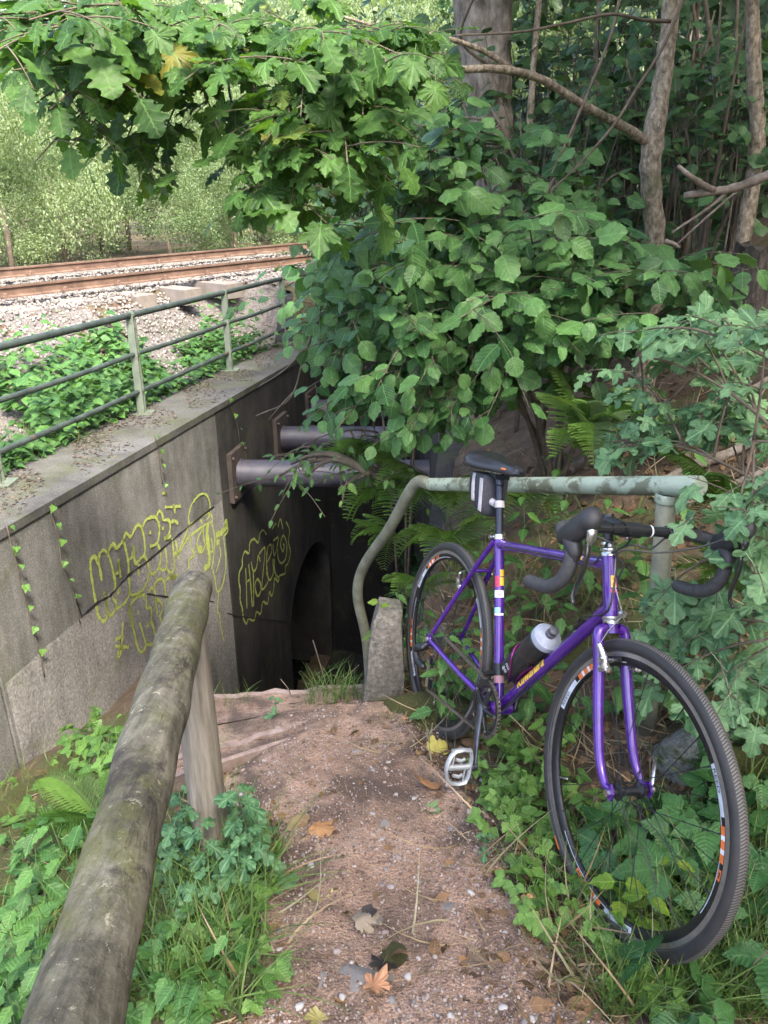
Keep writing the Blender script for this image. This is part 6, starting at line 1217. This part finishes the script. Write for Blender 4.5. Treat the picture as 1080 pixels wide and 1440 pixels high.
# single fallen leaves
FL = [('large yellow and grey maple leaf lying flat on the left of the path', 428, 1255, .105, (.33, .27, .10)), ('rust brown leaf curled at the left edge of the path', 440, 1170, .075, (.36, .19, .08)), ('tan leaf beside the rust brown leaf', 405, 1165, .07, (.25, .17, .09)), ('tan brown maple leaf on the path below the pedal', 622, 1108, .085, (.36, .18, .08)), ('yellow leaf by the rear tyre left of the pedal', 607, 1060, .075, (.40, .36, .08)), ('green lobed leaf lying on the path under the pedal', 597, 1138, .055, (.13, .22, .08)), ('orange leaf near the bottom of the path', 465, 1405, .06, (.38, .20, .06)), ('small russet leaf below the square stone', 520, 1402, .055, (.40, .20, .10)), ('grey triangular leaf fragment above the square stone', 500, 1305, .06, (.27, .22, .16)), ('ochre leaf on the right edge of the path', 702, 1228, .05, (.45, .28, .08)), ('pale brown leaf on the right verge by the strawberry plants', 692, 1155, .055, (.27, .20, .16)), ('small yellow scrap of leaf beside a white pebble', 472, 1267, .032, (.38, .34, .12)), ('orange brown leaf at the right of the lower path', 642, 1355, .055, (.42, .22, .09)), ('brown leaf under the front tyre at left', 770, 1285, .07, (.38, .22, .10)), ('pale tufted yellow leaf against the front tyre', 808, 1288, .06, (.45, .36, .16)), ('dark rotten leaf in the middle of the path', 510, 1285, .05, (.035, .025, .02)), ('black decayed leaf beside the moss tuft', 550, 1365, .06, (.02, .016, .012)), ('little orange leaf near the rear wheel', 572, 1018, .035, (.50, .24, .06)), ('brown folded leaf on the left bank', 90, 1100, .08, (.40, .26, .12)), ('yellowish leaf at the bottom edge of the path', 450, 1432, .05, (.30, .27, .10))]
for k, (lab, x, y, s, c) in enumerate(FL):
    p = hit(x, y); g = MAPLE[k % 4] if k % 3 else LITV[k % 3]; m_ = pmat('fallen leaf %d' % k, [(.3, tuple(q*.65 for q in c)), (.7, c)], 40, .7, .4, 90, .002); V = g[0]*s; V = V.copy(); V[:, 2] = abs(V[:, 2])*1.6*(1 if k % 2 else -.6)+.012*np.sin(V[:, 0]*60+k)
    me = npmesh('fallen_leaf', V, g[1], g[2]); o = link('fallen_leaf', me, m_); o.location = Vector(p)+Vector((0, 0, .012)); o.rotation_euler = (nr.uniform(-.15, .15), nr.uniform(-.15, .15), nr.uniform(0, 6)); tag(o, lab, 'leaf')

# ---- ferns
def fern(px, py, n, L, lab, spread=.9, az=None, lift=.75, at_=None):
    g = hit(px, py) if at_ is None else np.asarray(at_, float)
    o = empty('fern', g, lab, 'fern'); inv = WM(o).inverted()
    for k in range(n):
        a = (az if az is not None else 0)+(k/n-.5)*(2*math.pi if az is None else 2.2)+nr.uniform(-.2, .2); s = L*nr.uniform(.75, 1.12); v = nr.randint(0, 4)
        M = rz(a) @ rx(lift*nr.uniform(.5, 1.0)); q = bpy.data.objects.new('frond', leaf_mesh('frond%d' % v, FROND[v], G_fern.o)); COL.objects.link(q); q.parent = o; q.matrix_parent_inverse = inv; W = Matrix((M*s).tolist()).to_4x4(); W.translation = Vector(g); q.matrix_basis = W
    return o
def F_(x, y, Y): return at(x, y, Y)
fern(690, 720, 8, .50, 'large fern hanging behind the saddle and top rail', az=R_(160), at_=F_(730, 705, 3.55)); fern(600, 760, 8, .46, 'fern spilling over the edge left of the rear wheel', az=R_(160), at_=F_(645, 770, 3.45)); fern(560, 690, 8, .50, 'fern overhanging the dark stairwell edge', az=R_(140), at_=F_(585, 700, 3.85)); fern(800, 650, 8, .55, 'upright fern in the shade above the middle of the rail', az=R_(150), lift=1.1, at_=F_(820, 640, 3.4)); fern(850, 600, 6, .5, 'fern behind the foot of the leaning maple', az=R_(150), lift=1.0, at_=F_(860, 600, 3.7))
fern(1000, 720, 8, .36, 'fern behind the right drop of the handlebar', az=R_(130), at_=F_(1020, 710, 2.3)); fern(1040, 850, 7, .34, 'fern at the right edge above the front wheel', az=R_(130), at_=F_(1040, 830, 2.1)); fern(960, 600, 5, .4, 'small fern under the field maple sprays', at_=F_(930, 610, 3.2)); fern(1000, 235, 8, .62, 'fern on the upper slope beside the dead branch', az=R_(150)); fern(940, 290, 6, .45, 'fern right of the leaning maple trunk', az=R_(150))
fern(150, 1165, 10, .34, 'small bright fern on the left bank beside the log rail', lift=1.1); fern(520, 640, 7, .42, 'fern at the end of the strut pipes', az=R_(140), at_=F_(545, 650, 3.7)); fern(640, 860, 6, .3, 'little fern behind the rear wheel', at_=F_(600, 830, 3.0), az=R_(170)); fern(620, 690, 8, .46, 'fern directly below the bend of the handrail', az=R_(170), at_=F_(625, 700, 3.6)); fern(540, 760, 6, .36, 'fern drooping beside the bent down handrail', az=R_(150), at_=F_(560, 760, 3.65))
# ---- herbs
def herb(name, cat, lab, g, h, pairs, var, key, lm, size, lean=(0, 0), group=None, droop=.35, spread=1.0, top=True):
    o = empty(name, g, lab, cat, group); e = g+np.array([lean[0]*h, lean[1]*h, h]); P = bez(g-(0, 0, .02), (g+e)/2+nr.uniform(-.05, .05, 3)*h, e, 8); tubes_mesh([(P, [.0028-.0002*i for i in range(8)])], 5).build('stem', lm.o, o); inv = WM(o).inverted()
    for k in range(pairs):
        q = .2+.8*k/max(1, pairs-1); i = min(int(q*7), 6); p = P[i]+(P[i+1]-P[i])*(q*7-i); a = k*math.pi/2*.93+nr.uniform(-.3, .3); s = size*(1.1-.5*q)*nr.uniform(.8, 1.15)
        for sg in (0, math.pi):
            t = np.array([math.cos(a+sg), math.sin(a+sg), -droop+nr.uniform(-.25, .3)]); M = frame(t, jit((t[0]*.3, t[1]*.3-.2, 1), .25)); v = nr.randint(0, len(var)); w = bpy.data.objects.new('leaf', leaf_mesh(key+str(v), var[v], lm.o)); COL.objects.link(w); w.parent = o; w.matrix_parent_inverse = inv; W = Matrix((M*s).tolist()).to_4x4(); W.translation = Vector(p+t*s*.2*spread); w.matrix_basis = W
    return o
NP = [(712, 880, 'nettle just right of the seat tube'), (735, 845, 'nettle rising behind the bottle'), (760, 800, 'nettle below the left handlebar drop'), (690, 700, 'nettle behind the seat post'), (905, 850, 'nettle left of the green post behind the head tube'), (925, 880, 'nettle against the green post above the tyre'), (890, 760, 'dark nettle under the stem'), (640, 930, 'nettle seen through the rear wheel spokes'), (610, 960, 'low nettle left inside the rear wheel'), (660, 900, 'nettle behind the chain stay'), (870, 1010, 'nettle behind the fork blades'), (960, 690, 'pale nettle under the rail end'), (790, 730, 'nettle beneath the top rail'), (735, 720, 'broad leaved nettle between saddle and bar'), (640, 1000, 'nettle by the chain'), (940, 950, 'nettle by the grey rock'), (830, 780, 'nettle over the mossy boulder'), (580, 880, 'nettle beside the concrete stub'), (855, 700, 'nettle under the rail above the stem'), (675, 780, 'nettle behind the rear of the top tube'), (720, 790, 'nettle under the top tube'), (800, 860, 'nettle in front of the mossy boulder'), (1000, 960, 'nettle right of the grey rock'), (900, 940, 'nettle at the foot of the green post'), (760, 960, 'nettle below the bottle'), (740, 1000, 'nettle under the bottom bracket'), (700, 1010, 'nettle behind the chainrings'), (820, 970, 'nettle seen behind the front rim'), (610, 850, 'nettle in the upper part of the rear wheel'), (775, 690, 'nettle pushing up behind the top rail')]
for x, y, l in NP: herb('nettle', 'nettle', l, hit(x, y+60 if y < 1000 else y), nr.uniform(.22, .42), 5, NETTLE, 'nettle_leaf', G_nettle, nr.uniform(.085, .115), nr.uniform(-.3, .1, 2))
for x, y, l in [(545, 905, 'lime green sprig growing over the concrete stub'), (540, 850, 'upper lime green sprig beside the handrail bend'), (985, 395, 'yellow leaved sprout left of the stump'), (1030, 400, 'yellow green sprout beside the stump'), (1035, 370, 'second yellow sprout on the upper bank')]:
    g = hit(x, y); lm_ = G_lime if x < 600 else G_yel; g = at(x, y+40, 2.56) if x < 600 else g; herb('sprout', 'sprout', l, g, .16 if x < 600 else .28, 3, BRAMB, 'sprout_leaf'+lm_.o.name, lm_, .085 if x < 600 else .13, (-.1, -.3))
# three-leaflet ground plants, brambles
def ground_plant(g, n, var, key, lm, size, h, name, cat, lab, group):
    o = empty(name, g, lab, cat, group); inv = WM(o).inverted(); tb = []
    for k in range(n):
        a = nr.uniform(0, 6.28); hh = h*nr.uniform(.4, 1.1); e = g+np.array([math.cos(a)*hh*.7, math.sin(a)*hh*.7, hh]); tb.append((bez(g, (g+e)/2+(0, 0, hh*.25), e, 5), [.0014]*5)); t = np.array([math.cos(a), math.sin(a), -.25+nr.uniform(-.3, .3)]); M = frame(t, jit((0, -.25, 1), .4)); v = nr.randint(0, len(var))
        w = bpy.data.objects.new('leaf', leaf_mesh(key+str(v), var[v], lm.o)); COL.objects.link(w); w.parent = o; w.matrix_parent_inverse = inv; W = Matrix((M*(size*nr.uniform(.7, 1.2))).tolist()).to_4x4(); W.translation = Vector(e); w.matrix_basis = W
    tree_parts(o, tb, 'stalk', lm.o, 4); return o
def many(reg, n, *a, **k):
    for _ in range(n):
        p = hit(nr.uniform(reg[0], reg[2]), nr.uniform(reg[1], reg[3]))
        if p is not None and not (pathL(p[1])+.05 < p[0] < pathR(p[1])-.05 and p[1] < 2.4): ground_plant(p, *a, **k)
sg = dict(name='wild_strawberry', cat='wild strawberry', lab='small wild strawberry plant with toothed three part leaves on the right verge', group='wild strawberries on the right verge')
many((690, 1090, 850, 1210), 26, 5, STRAW, 'straw', G_straw, .058, .07, **sg); many((700, 1200, 860, 1340), 16, 5, STRAW, 'straw', G_straw, .055, .06, **sg); many((860, 1330, 1070, 1438), 12, 5, STRAW, 'straw', G_straw, .055, .06, **sg); many((690, 1040, 800, 1110), 12, 5, STRAW, 'straw', G_straw, .06, .09, **sg)
bg_ = dict(name='bramble', cat='bramble', lab='dark green bramble shoot with ribbed leaves near the front wheel', group='brambles around the front wheel')
many((930, 1150, 1080, 1440), 16, 4, BRTRI, 'bramb', G_bramble, .14, .12, **bg_); many((860, 1130, 1000, 1300), 9, 4, BRTRI, 'bramb', G_bramble, .12, .11, **bg_); many((1040, 900, 1080, 1200), 5, 4, BRTRI, 'bramb', G_bramble, .13, .16, **bg_)
for x, y, l in [(868, 1270, 'bright lime plantain leaves inside the front wheel at left'), (905, 1290, 'lime green leafy plant low inside the front wheel'), (940, 1240, 'thin lime stem with small leaves inside the front wheel')]: herb('leafy_plant', 'plant', l, hit(x, y+25), .14, 3, BRAMB, 'limeleaf', G_lime, .085, (-.1, -.1))
bl = dict(name='wild_strawberry', cat='wild strawberry', lab='small leafy plant on the left bank below the concrete wall', group='small plants on the left bank')
many((0, 1020, 210, 1200), 26, 5, STRAW, 'straw', G_straw, .085, .09, **bl); many((0, 1040, 120, 1130), 7, 4, STRAW, 'straw', G_straw, .05, .05, **bl); many((100, 1010, 230, 1100), 16, 5, STRAW, 'straw', G_straw, .08, .10, **bl); many((0, 1100, 200, 1230), 9, 5, STRAW, 'straw', G_straw, .06, .06, **bl)
lf = dict(name='creeping_cinquefoil', cat='creeping plant', lab='low creeping plant on the left edge of the path', group='low creeping plants on the left edge of the path'); many((330, 1290, 410, 1440), 11, 5, STRAW, 'straw', G_straw, .055, .06, **lf); many((360, 1200, 420, 1280), 4, 4, STRAW, 'straw', G_straw, .045, .04, **lf)
for k in range(30):
    p = hit(nr.uniform(-10, 170), nr.uniform(1200, 1500)); herb('nettle', 'nettle', 'soft green nettle in the patch left of the log rail', p, nr.uniform(.10, .24), 4, NETTLE, 'nettle_leaf', G_nettle, .115, nr.uniform(-.2, .2, 2), 'nettles left of the log rail')
for k in range(10):
    p = hit(nr.uniform(200, 330), nr.uniform(1330, 1440)); herb('nettle', 'nettle', 'young nettle between the log rail and the path', p, nr.uniform(.10, .18), 4, NETTLE, 'nettle_leaf', G_nettle, .085, nr.uniform(-.2, .2, 2), 'young nettles between log rail and path')
for x, y, hh, l in [(352, 1225, .30, 'tall bluish lobed celandine just right of the wooden post'), (345, 1180, .20, 'celandine leaning on the foot of the wooden post'), (268, 1215, .27, 'bluish celandine between the log rail and the post'), (250, 1240, .22, 'celandine hugging the right side of the log rail'), (300, 1250, .2, 'celandine in front of the wooden post'), (340, 1270, .18, 'small celandine at the path edge below the post'), (280, 1310, .16, 'low celandine in the grass below the post'), (365, 1250, .2, 'celandine overhanging the path edge')]: herb('celandine', 'celandine', l, hit(x, y), hh, 6, CELAN, 'cel', G_cel, .085, nr.uniform(-.12, .12, 2), droop=.2)
for x, y, l in [(680, 1205, 'weed sprig at the right path edge'), (388, 1005, 'grassy weed on the step edge')]: herb('weed', 'weed', l, hit(x, y), .08, 3, CELAN, 'cel', G_cel, .05)
# grass
LV = []
def gr_(p, s=(.12, .3)):
    a = nr.uniform(0, 6.28); LV.append((p-(0, 0, .005), frame((math.cos(a), math.sin(a), 0), jit((0, 0, 1), .35)), nr.uniform(*s), nr.randint(0, 4), nr.rand()))
def off_path(p): return not (pathL(p[1])+.04 < p[0] < pathR(p[1])-.04 and p[1] < 2.36)
for reg, n, s in (((190, 1180, 390, 1440), 900, (.10, .22)), ((0, 1150, 200, 1440), 420, (.10, .22)), ((840, 1375, 1080, 1440), 420, (.07, .18)), ((1000, 1240, 1080, 1440), 420, (.08, .2)), ((690, 1100, 830, 1420), 420, (.06, .14)), ((860, 1180, 1000, 1320), 500, (.10, .2)), ((1030, 1000, 1080, 1250), 200, (.12, .26)), ((560, 700, 900, 900), 300, (.12, .25)), ((250, 1060, 330, 1250), 160, (.1, .2)), ((0, 1030, 220, 1230), 500, (.06, .16))): scatter(reg, n, lambda p: gr_(p, s) if off_path(p) else None)
for _ in range(150):
    x, y = nr.uniform(-.32, -.08), nr.uniform(2.5, 2.68); gr_(np.array([x, y, -.32]), (.06, .18))
for _ in range(40):
    x, y = nr.uniform(-.85, -.55), nr.uniform(2.5, 2.66); gr_(np.array([x, y, -.33]), (.05, .12))
o = merged('grass', BLADE, LV, G_grass.a, None, 'stuff'); tag(o, 'tufts of grass along the path verges and steps')
LV = []
def mo(p):
    for _ in range(9): LV.append((p+nr.normal(size=3)*(.03, .03, .003)+(0, 0, .002), frame((nr.normal(), nr.normal(), 0), jit((0, 0, 1), .5)), nr.uniform(.014, .034), nr.randint(0, 4), nr.rand()))
for reg, n in (((0, 1000, 240, 1260), 1100), ((530, 940, 640, 1020), 160), ((740, 790, 880, 940), 260), ((1020, 1000, 1080, 1120), 100)): scatter(reg, n, mo)
G_mossy = LM('moss strand', (.05, .055, .010), (.15, .15, .03), trans=.15, veins=0, veinc=0, rough=.8); BL2 = [(g[0]*(2.2, 1, 1), g[1], g[2]) for g in BLADE]; o = merged('moss', BL2, LV, G_mossy.a, None, 'stuff'); tag(o, 'olive moss carpeting the banks')
# weeds between the ballast and the railing, ivy strands
LV = []; LG = []
for _ in range(16000):
    Yq = nr.uniform(2.2, 11.4); X_ = wallX(Yq)-.60-abs(nr.normal())*1.0; tr_ = (X_-TN[0])*TL[0]+(Yq-TN[1])*TL[1]
    if tr_ > np.interp(Yq, [7.2, 8.6, 9.6], [-1.45, -1.0, -.75])+.35*math.sin(Yq*2.3)*math.sin(X_*3): continue
    if wob(X_, Yq, 2.3) < -.5: continue
    p = np.array([X_, Yq, float(H(X_, Yq))]); hh = abs(nr.normal())*.16*(1.4 if wob(X_, Yq, 1.7, 2.) > 0 else .6); a = nr.uniform(0, 6.28)
    LV.append((p+(0, 0, hh), frame((math.cos(a), math.sin(a), -.2), jit((.1, -.2, 1), .45)), nr.uniform(.06, .12), nr.randint(0, 3), nr.rand()))
for _ in range(1500):
    X_, Yq = nr.uniform(-1.9, 1.4), nr.uniform(9.6, 12.4); tr_ = (X_-TN[0])*TL[0]+(Yq-TN[1])*TL[1]
    if X_ > wallX(Yq)-.5 and Yq < 10.6 or tr_ > -.9: continue
    LV.append((np.array([X_, Yq, float(H(X_, Yq))+abs(nr.normal())*.25]), frame((nr.normal(), nr.normal(), -.2), jit((.1, -.2, 1), .45)), nr.uniform(.07, .14), nr.randint(0, 3), nr.rand()))
o = merged('weeds', LOW, LV, G_nettle.a, None, 'stuff'); tag(o, 'thick green weeds between the ballast and the railing')
for k in range(700):
    pass
LV = []
for _ in range(2600):
    Yq = nr.uniform(2.2, 10.2); X_ = wallX(Yq)-.55-abs(nr.normal())*.9; p = np.array([X_, Yq, float(H(X_, Yq))]); tr_ = (X_-TN[0])*TL[0]+(Yq-TN[1])*TL[1]
    if tr_ < -1.5 or (Yq > 8.6 and tr_ < -.8): gr_(p, (.10, .25))
o = merged('grass_bank', BLADE, LV, G_grass.a, None, 'stuff'); tag(o, 'grass growing among the weeds behind the railing')
LV = []
for _ in range(4200):
    Yq = nr.uniform(3, 10.2); d_ = .03+.55*nr.rand()**.6; p = wp(Yq, wallTop(Yq)+.010, -d_); 
    if wob(p[0]*1.3, p[1], 3.1) < -.15: continue
    LV.append((p, frame((nr.normal(), nr.normal(), .1), jit((0, 0, 1), .4)), nr.uniform(.010, .034), nr.randint(0, 3), nr.rand()))
o = merged('wall_top_debris', LITV, LV, G_debris.a, None, 'stuff'); tag(o, 'dead leaves and grit lying on the wall top')
for lab, pts in (('leftmost ivy strand creeping down the wall', [(5, 738), (12, 768), (19, 793), (25, 822), (33, 851), (40, 881), (50, 912)]), ('second ivy strand, between the left one and the graffiti', [(66, 711), (72, 735), (79, 758), (82, 789), (90, 813), (100, 836)]), ('short ivy strand above the graffiti', [(214, 612), (220, 632), (222, 652), (226, 680)]), ('ivy strand right of the wall joint above the pipe', [(318, 560), (325, 582), (332, 602), (334, 622)])):
    P = [wq(x, y, .02) for x, y in pts]; o = empty('ivy', P[0], lab, 'ivy'); ext = P+([wq(pts[-1][0]+10, pts[-1][1]+40, .014)] if len(pts) > 5 else []); tubes_mesh([(smooth_path(ext, 4), [.004]*(4*(len(ext)-1)+1))], 5).build('stem', M_twig, o); inv = WM(o).inverted()
    for i, p in enumerate(P):
        for j in range(2 if i % 2 else 1):
            v = nr.randint(0, 2); w = bpy.data.objects.new('leaf', leaf_mesh('ivy%d' % v, IVY[v], G_ivy.o)); COL.objects.link(w); w.parent = o; w.matrix_parent_inverse = inv; M = frame(jit((.15, -.5, -.5), .4), jit((.7, -.3, .8), .3)); W = Matrix((M*nr.uniform(.035, .06)).tolist()).to_4x4(); W.translation = Vector(p+WN*.03); w.matrix_basis = W

# brush hanging into the stairwell
o = stick([at(452, 430, 3.9), at(428, 500, 3.85), at(408, 560, 3.9), at(360, 585, 4.0)], .007, 'bare pale twig hanging in front of the strut pipes', M_twig)
trunk(o, [at(412, 552, 3.9), at(395, 570, 3.9), at(378, 590, 3.9)], [.005, .004, .002], M_twig, 'side_twig', 6); trunk(o, [at(438, 480, 3.86), at(400, 520, 3.9), at(362, 545, 4.0)], [.005, .004, .002], M_twig, 'side_twig', 6)
shrub(415, 660, 3.6, .10, .12, .10, 60, 'small leaved spray dangling below the nearest pipe', .045, G_nettle, NETTLE+[NETTLE[0]], name='hanging_spray', g=at(520, 640, 3.5)); shrub(500, 650, 3.7, .2, .2, .12, 130, 'small leaved bush at the right ends of the pipes', .06, G_straw, NETTLE+[NETTLE[0]], name='hanging_spray', g=at(560, 680, 3.6))
for pts, lab in (([(470, 1000), (455, 950), (440, 900)], 'dry arching stem at the dark tunnel mouth'), ([(500, 995), (470, 975), (430, 960)], 'second dry stem bending over the steps'), ([(440, 992), (478, 960), (505, 935)], 'thin dry stem leaning right before the tunnel mouth'), ([(405, 1000), (408, 975), (395, 955)], 'green grass stalk on the landing')): stick([at(x, y, 2.66) for x, y in pts], .003, lab, M_twig, 'dry_stem', 'stem')

# ---- trees beyond the track
CR_ = []
for k in range(5):
    L = []
    for c in range(26):
        cc = nr.normal(size=3)*(.55, .55, .5); cc = cc/max(1, np.linalg.norm(cc)/.95)
        for _ in range(700):
            d = nr.normal(size=3); d = d/np.linalg.norm(d)*(nr.rand()**.35)*nr.uniform(.16, .29); p = cc+d
            if p[2] < -1.15: continue
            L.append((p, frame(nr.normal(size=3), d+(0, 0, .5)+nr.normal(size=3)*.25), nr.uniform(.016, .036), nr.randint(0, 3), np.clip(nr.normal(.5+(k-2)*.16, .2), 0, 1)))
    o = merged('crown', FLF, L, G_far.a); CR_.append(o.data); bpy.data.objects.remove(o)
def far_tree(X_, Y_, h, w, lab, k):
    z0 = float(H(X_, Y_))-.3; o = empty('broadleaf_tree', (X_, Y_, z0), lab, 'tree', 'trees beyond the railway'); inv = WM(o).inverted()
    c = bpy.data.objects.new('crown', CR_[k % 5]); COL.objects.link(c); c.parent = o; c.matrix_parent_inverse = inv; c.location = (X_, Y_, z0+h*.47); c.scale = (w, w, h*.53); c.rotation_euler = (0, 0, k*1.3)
    tubes_mesh([([(X_, Y_, z0-.5), (X_+.05, Y_, z0+h*.2), (X_-.05, Y_, z0+h*.4)], [.05, .04, .01])], 8).build('trunk', M_twig, o)
FT = [(-9.6, 14.5, 4.6, 2.0, 'leftmost sunlit tree behind the railway'), (-7.4, 15.6, 4.3, 1.9, 'bushy sunlit tree just right of the leftmost one'), (-5.2, 16.5, 5.0, 2.0, 'pale green tree in the gap under the maple branches'), (-3.4, 18.5, 5.2, 2.1, 'sunlit tree right of the gap'), (-1.4, 19.5, 5.6, 2.2, 'tree behind the end of the railing'), (.8, 21, 6.5, 2.6, 'bright tree glimpsed through the maple leaves'), (-11.8, 19, 4.4, 2.4, 'low tree behind the leftmost one'), (-8.4, 22, 6.4, 2.7, 'taller tree in the second row at left'), (-4.8, 24, 8.0, 2.9, 'tall pale tree in the second row'), (-1.0, 26, 9.0, 3.2, 'tall tree in the second row behind the hazel'), (3.2, 27, 10, 3.6, 'tall tree at the head of the track'), (-15, 26, 5.0, 3.0, 'tree at the far left end of the second row'), (2.6, 17.5, 6.0, 2.2, 'green tree right of the track end'), (-12.2, 14.0, 3.2, 1.8, 'low bush like tree at the left edge'), (-6.2, 13.6, 2.4, 1.4, 'low bush close behind the far rail'), (-3.9, 14.6, 2.3, 1.3, 'second low bush close behind the far rail'), (-1.9, 15.8, 2.6, 1.4, 'low bush where the rails vanish')]
for q in range(13):
    u_ = 3.4+.9*(q % 3)+nr.uniform(-.2, .3); c_ = TN+TD*(-6.5+q*1.45)+TL*u_; FT.append((c_[0], c_[1], nr.uniform(3.0, 4.4), nr.uniform(1.1, 1.6), ('rounded', 'ragged', 'low', 'dense', 'loose', 'pale', 'leaning', 'broad', 'bright', 'narrow', 'bushy', 'spreading', 'last')[q]+' lineside bush beyond the far rail, number %s from the left' % ('one two three four five six seven eight nine ten eleven twelve thirteen'.split()[q])))
for k, t in enumerate(FT): far_tree(*t, k)
# ---- wooded hills far off
M_hill = pmat('wooded hillside', [(.3, (.035, .055, .03)), (.5, (.085, .115, .055)), (.7, (.15, .17, .085))], .5, .95, 1, 2, .5)
def hills(name, pts, depth, mat, lab, base=-3):
    V = []; n = len(pts)
    for x, Y_, z in pts: V += [(x, Y_, base), (x, Y_+depth*.35, base+(z-base)*.55), (x, Y_+depth, z), (x, Y_+depth*2, base)]
    m = MB(); m.add(V, [[4*i+k, 4*i+4+k, 4*i+5+k, 4*i+1+k] for i in range(n-1) for k in range(3)]); return tag(m.build(name, mat), lab, kind='structure')
hx = np.linspace(-48, 60, 40); hills('hills', [(x, 62+.1*abs(x), 3+19*float(sst(x, -40, -18))+1.5*math.sin(x*.31)+math.sin(x*.9)) for x in hx], 30, M_hill, 'steep pale wooded hillside across the valley')
M_dhill = pmat('dark grey ridge', [(.3, (.035, .045, .04)), (.7, (.06, .075, .06))], .2, .95, .5, 1, .3); hx = np.linspace(-260, 20, 40); hills('ridge', [(x, 150, 21+2*math.sin(x*.05)) for x in hx], 30, M_dhill, 'dark distant ridge at the left')  # dark grey-green is the ridge's own tone
LV = []
for _ in range(900):
    x = nr.uniform(-36, 40); q = nr.rand(); zt = 3+19*float(sst(x, -40, -18))
    Y_ = 62+.1*abs(x)+q*30*.95; z = (-3+(zt+3)*(q/.35*.55 if q < .35 else .55+(q-.35)/.65*.45)); h = nr.uniform(2.5, 5); rd = np.clip(nr.normal(.5, .25), 0, 1)
    for _ in range(16): LV.append((np.array([x, Y_, z+h*.3])+nr.normal(size=3)*(.8, .8, h*.3), frame(nr.normal(size=3), nr.normal(size=3)+(0, -.5, .6)), nr.uniform(.7, 1.4), nr.randint(0, 3), rd))
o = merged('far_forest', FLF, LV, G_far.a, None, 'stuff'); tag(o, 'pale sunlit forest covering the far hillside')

# ---- valley haze: one closed box of even thin air round everything
hzb = MB().box((0, 130, 12.5), (760, 400, 41)).build('haze', None, None, False); hm = bpy.data.materials.new('valley haze'); hm.use_nodes = True; hn = hm.node_tree.nodes; hn.remove(hn['Principled BSDF']); pv = hn.new('ShaderNodeVolumePrincipled'); pv.inputs['Color'].default_value = (.93, .96, 1, 1); pv.inputs['Density'].default_value = .0006; pv.inputs['Anisotropy'].default_value = .3; hm.node_tree.links.new(pv.outputs[0], hn['Material Output'].inputs['Volume']); hzb.data.materials.append(hm); tag(hzb, 'thin bright valley haze', kind='stuff')
scene.cycles.volume_bounces = 0
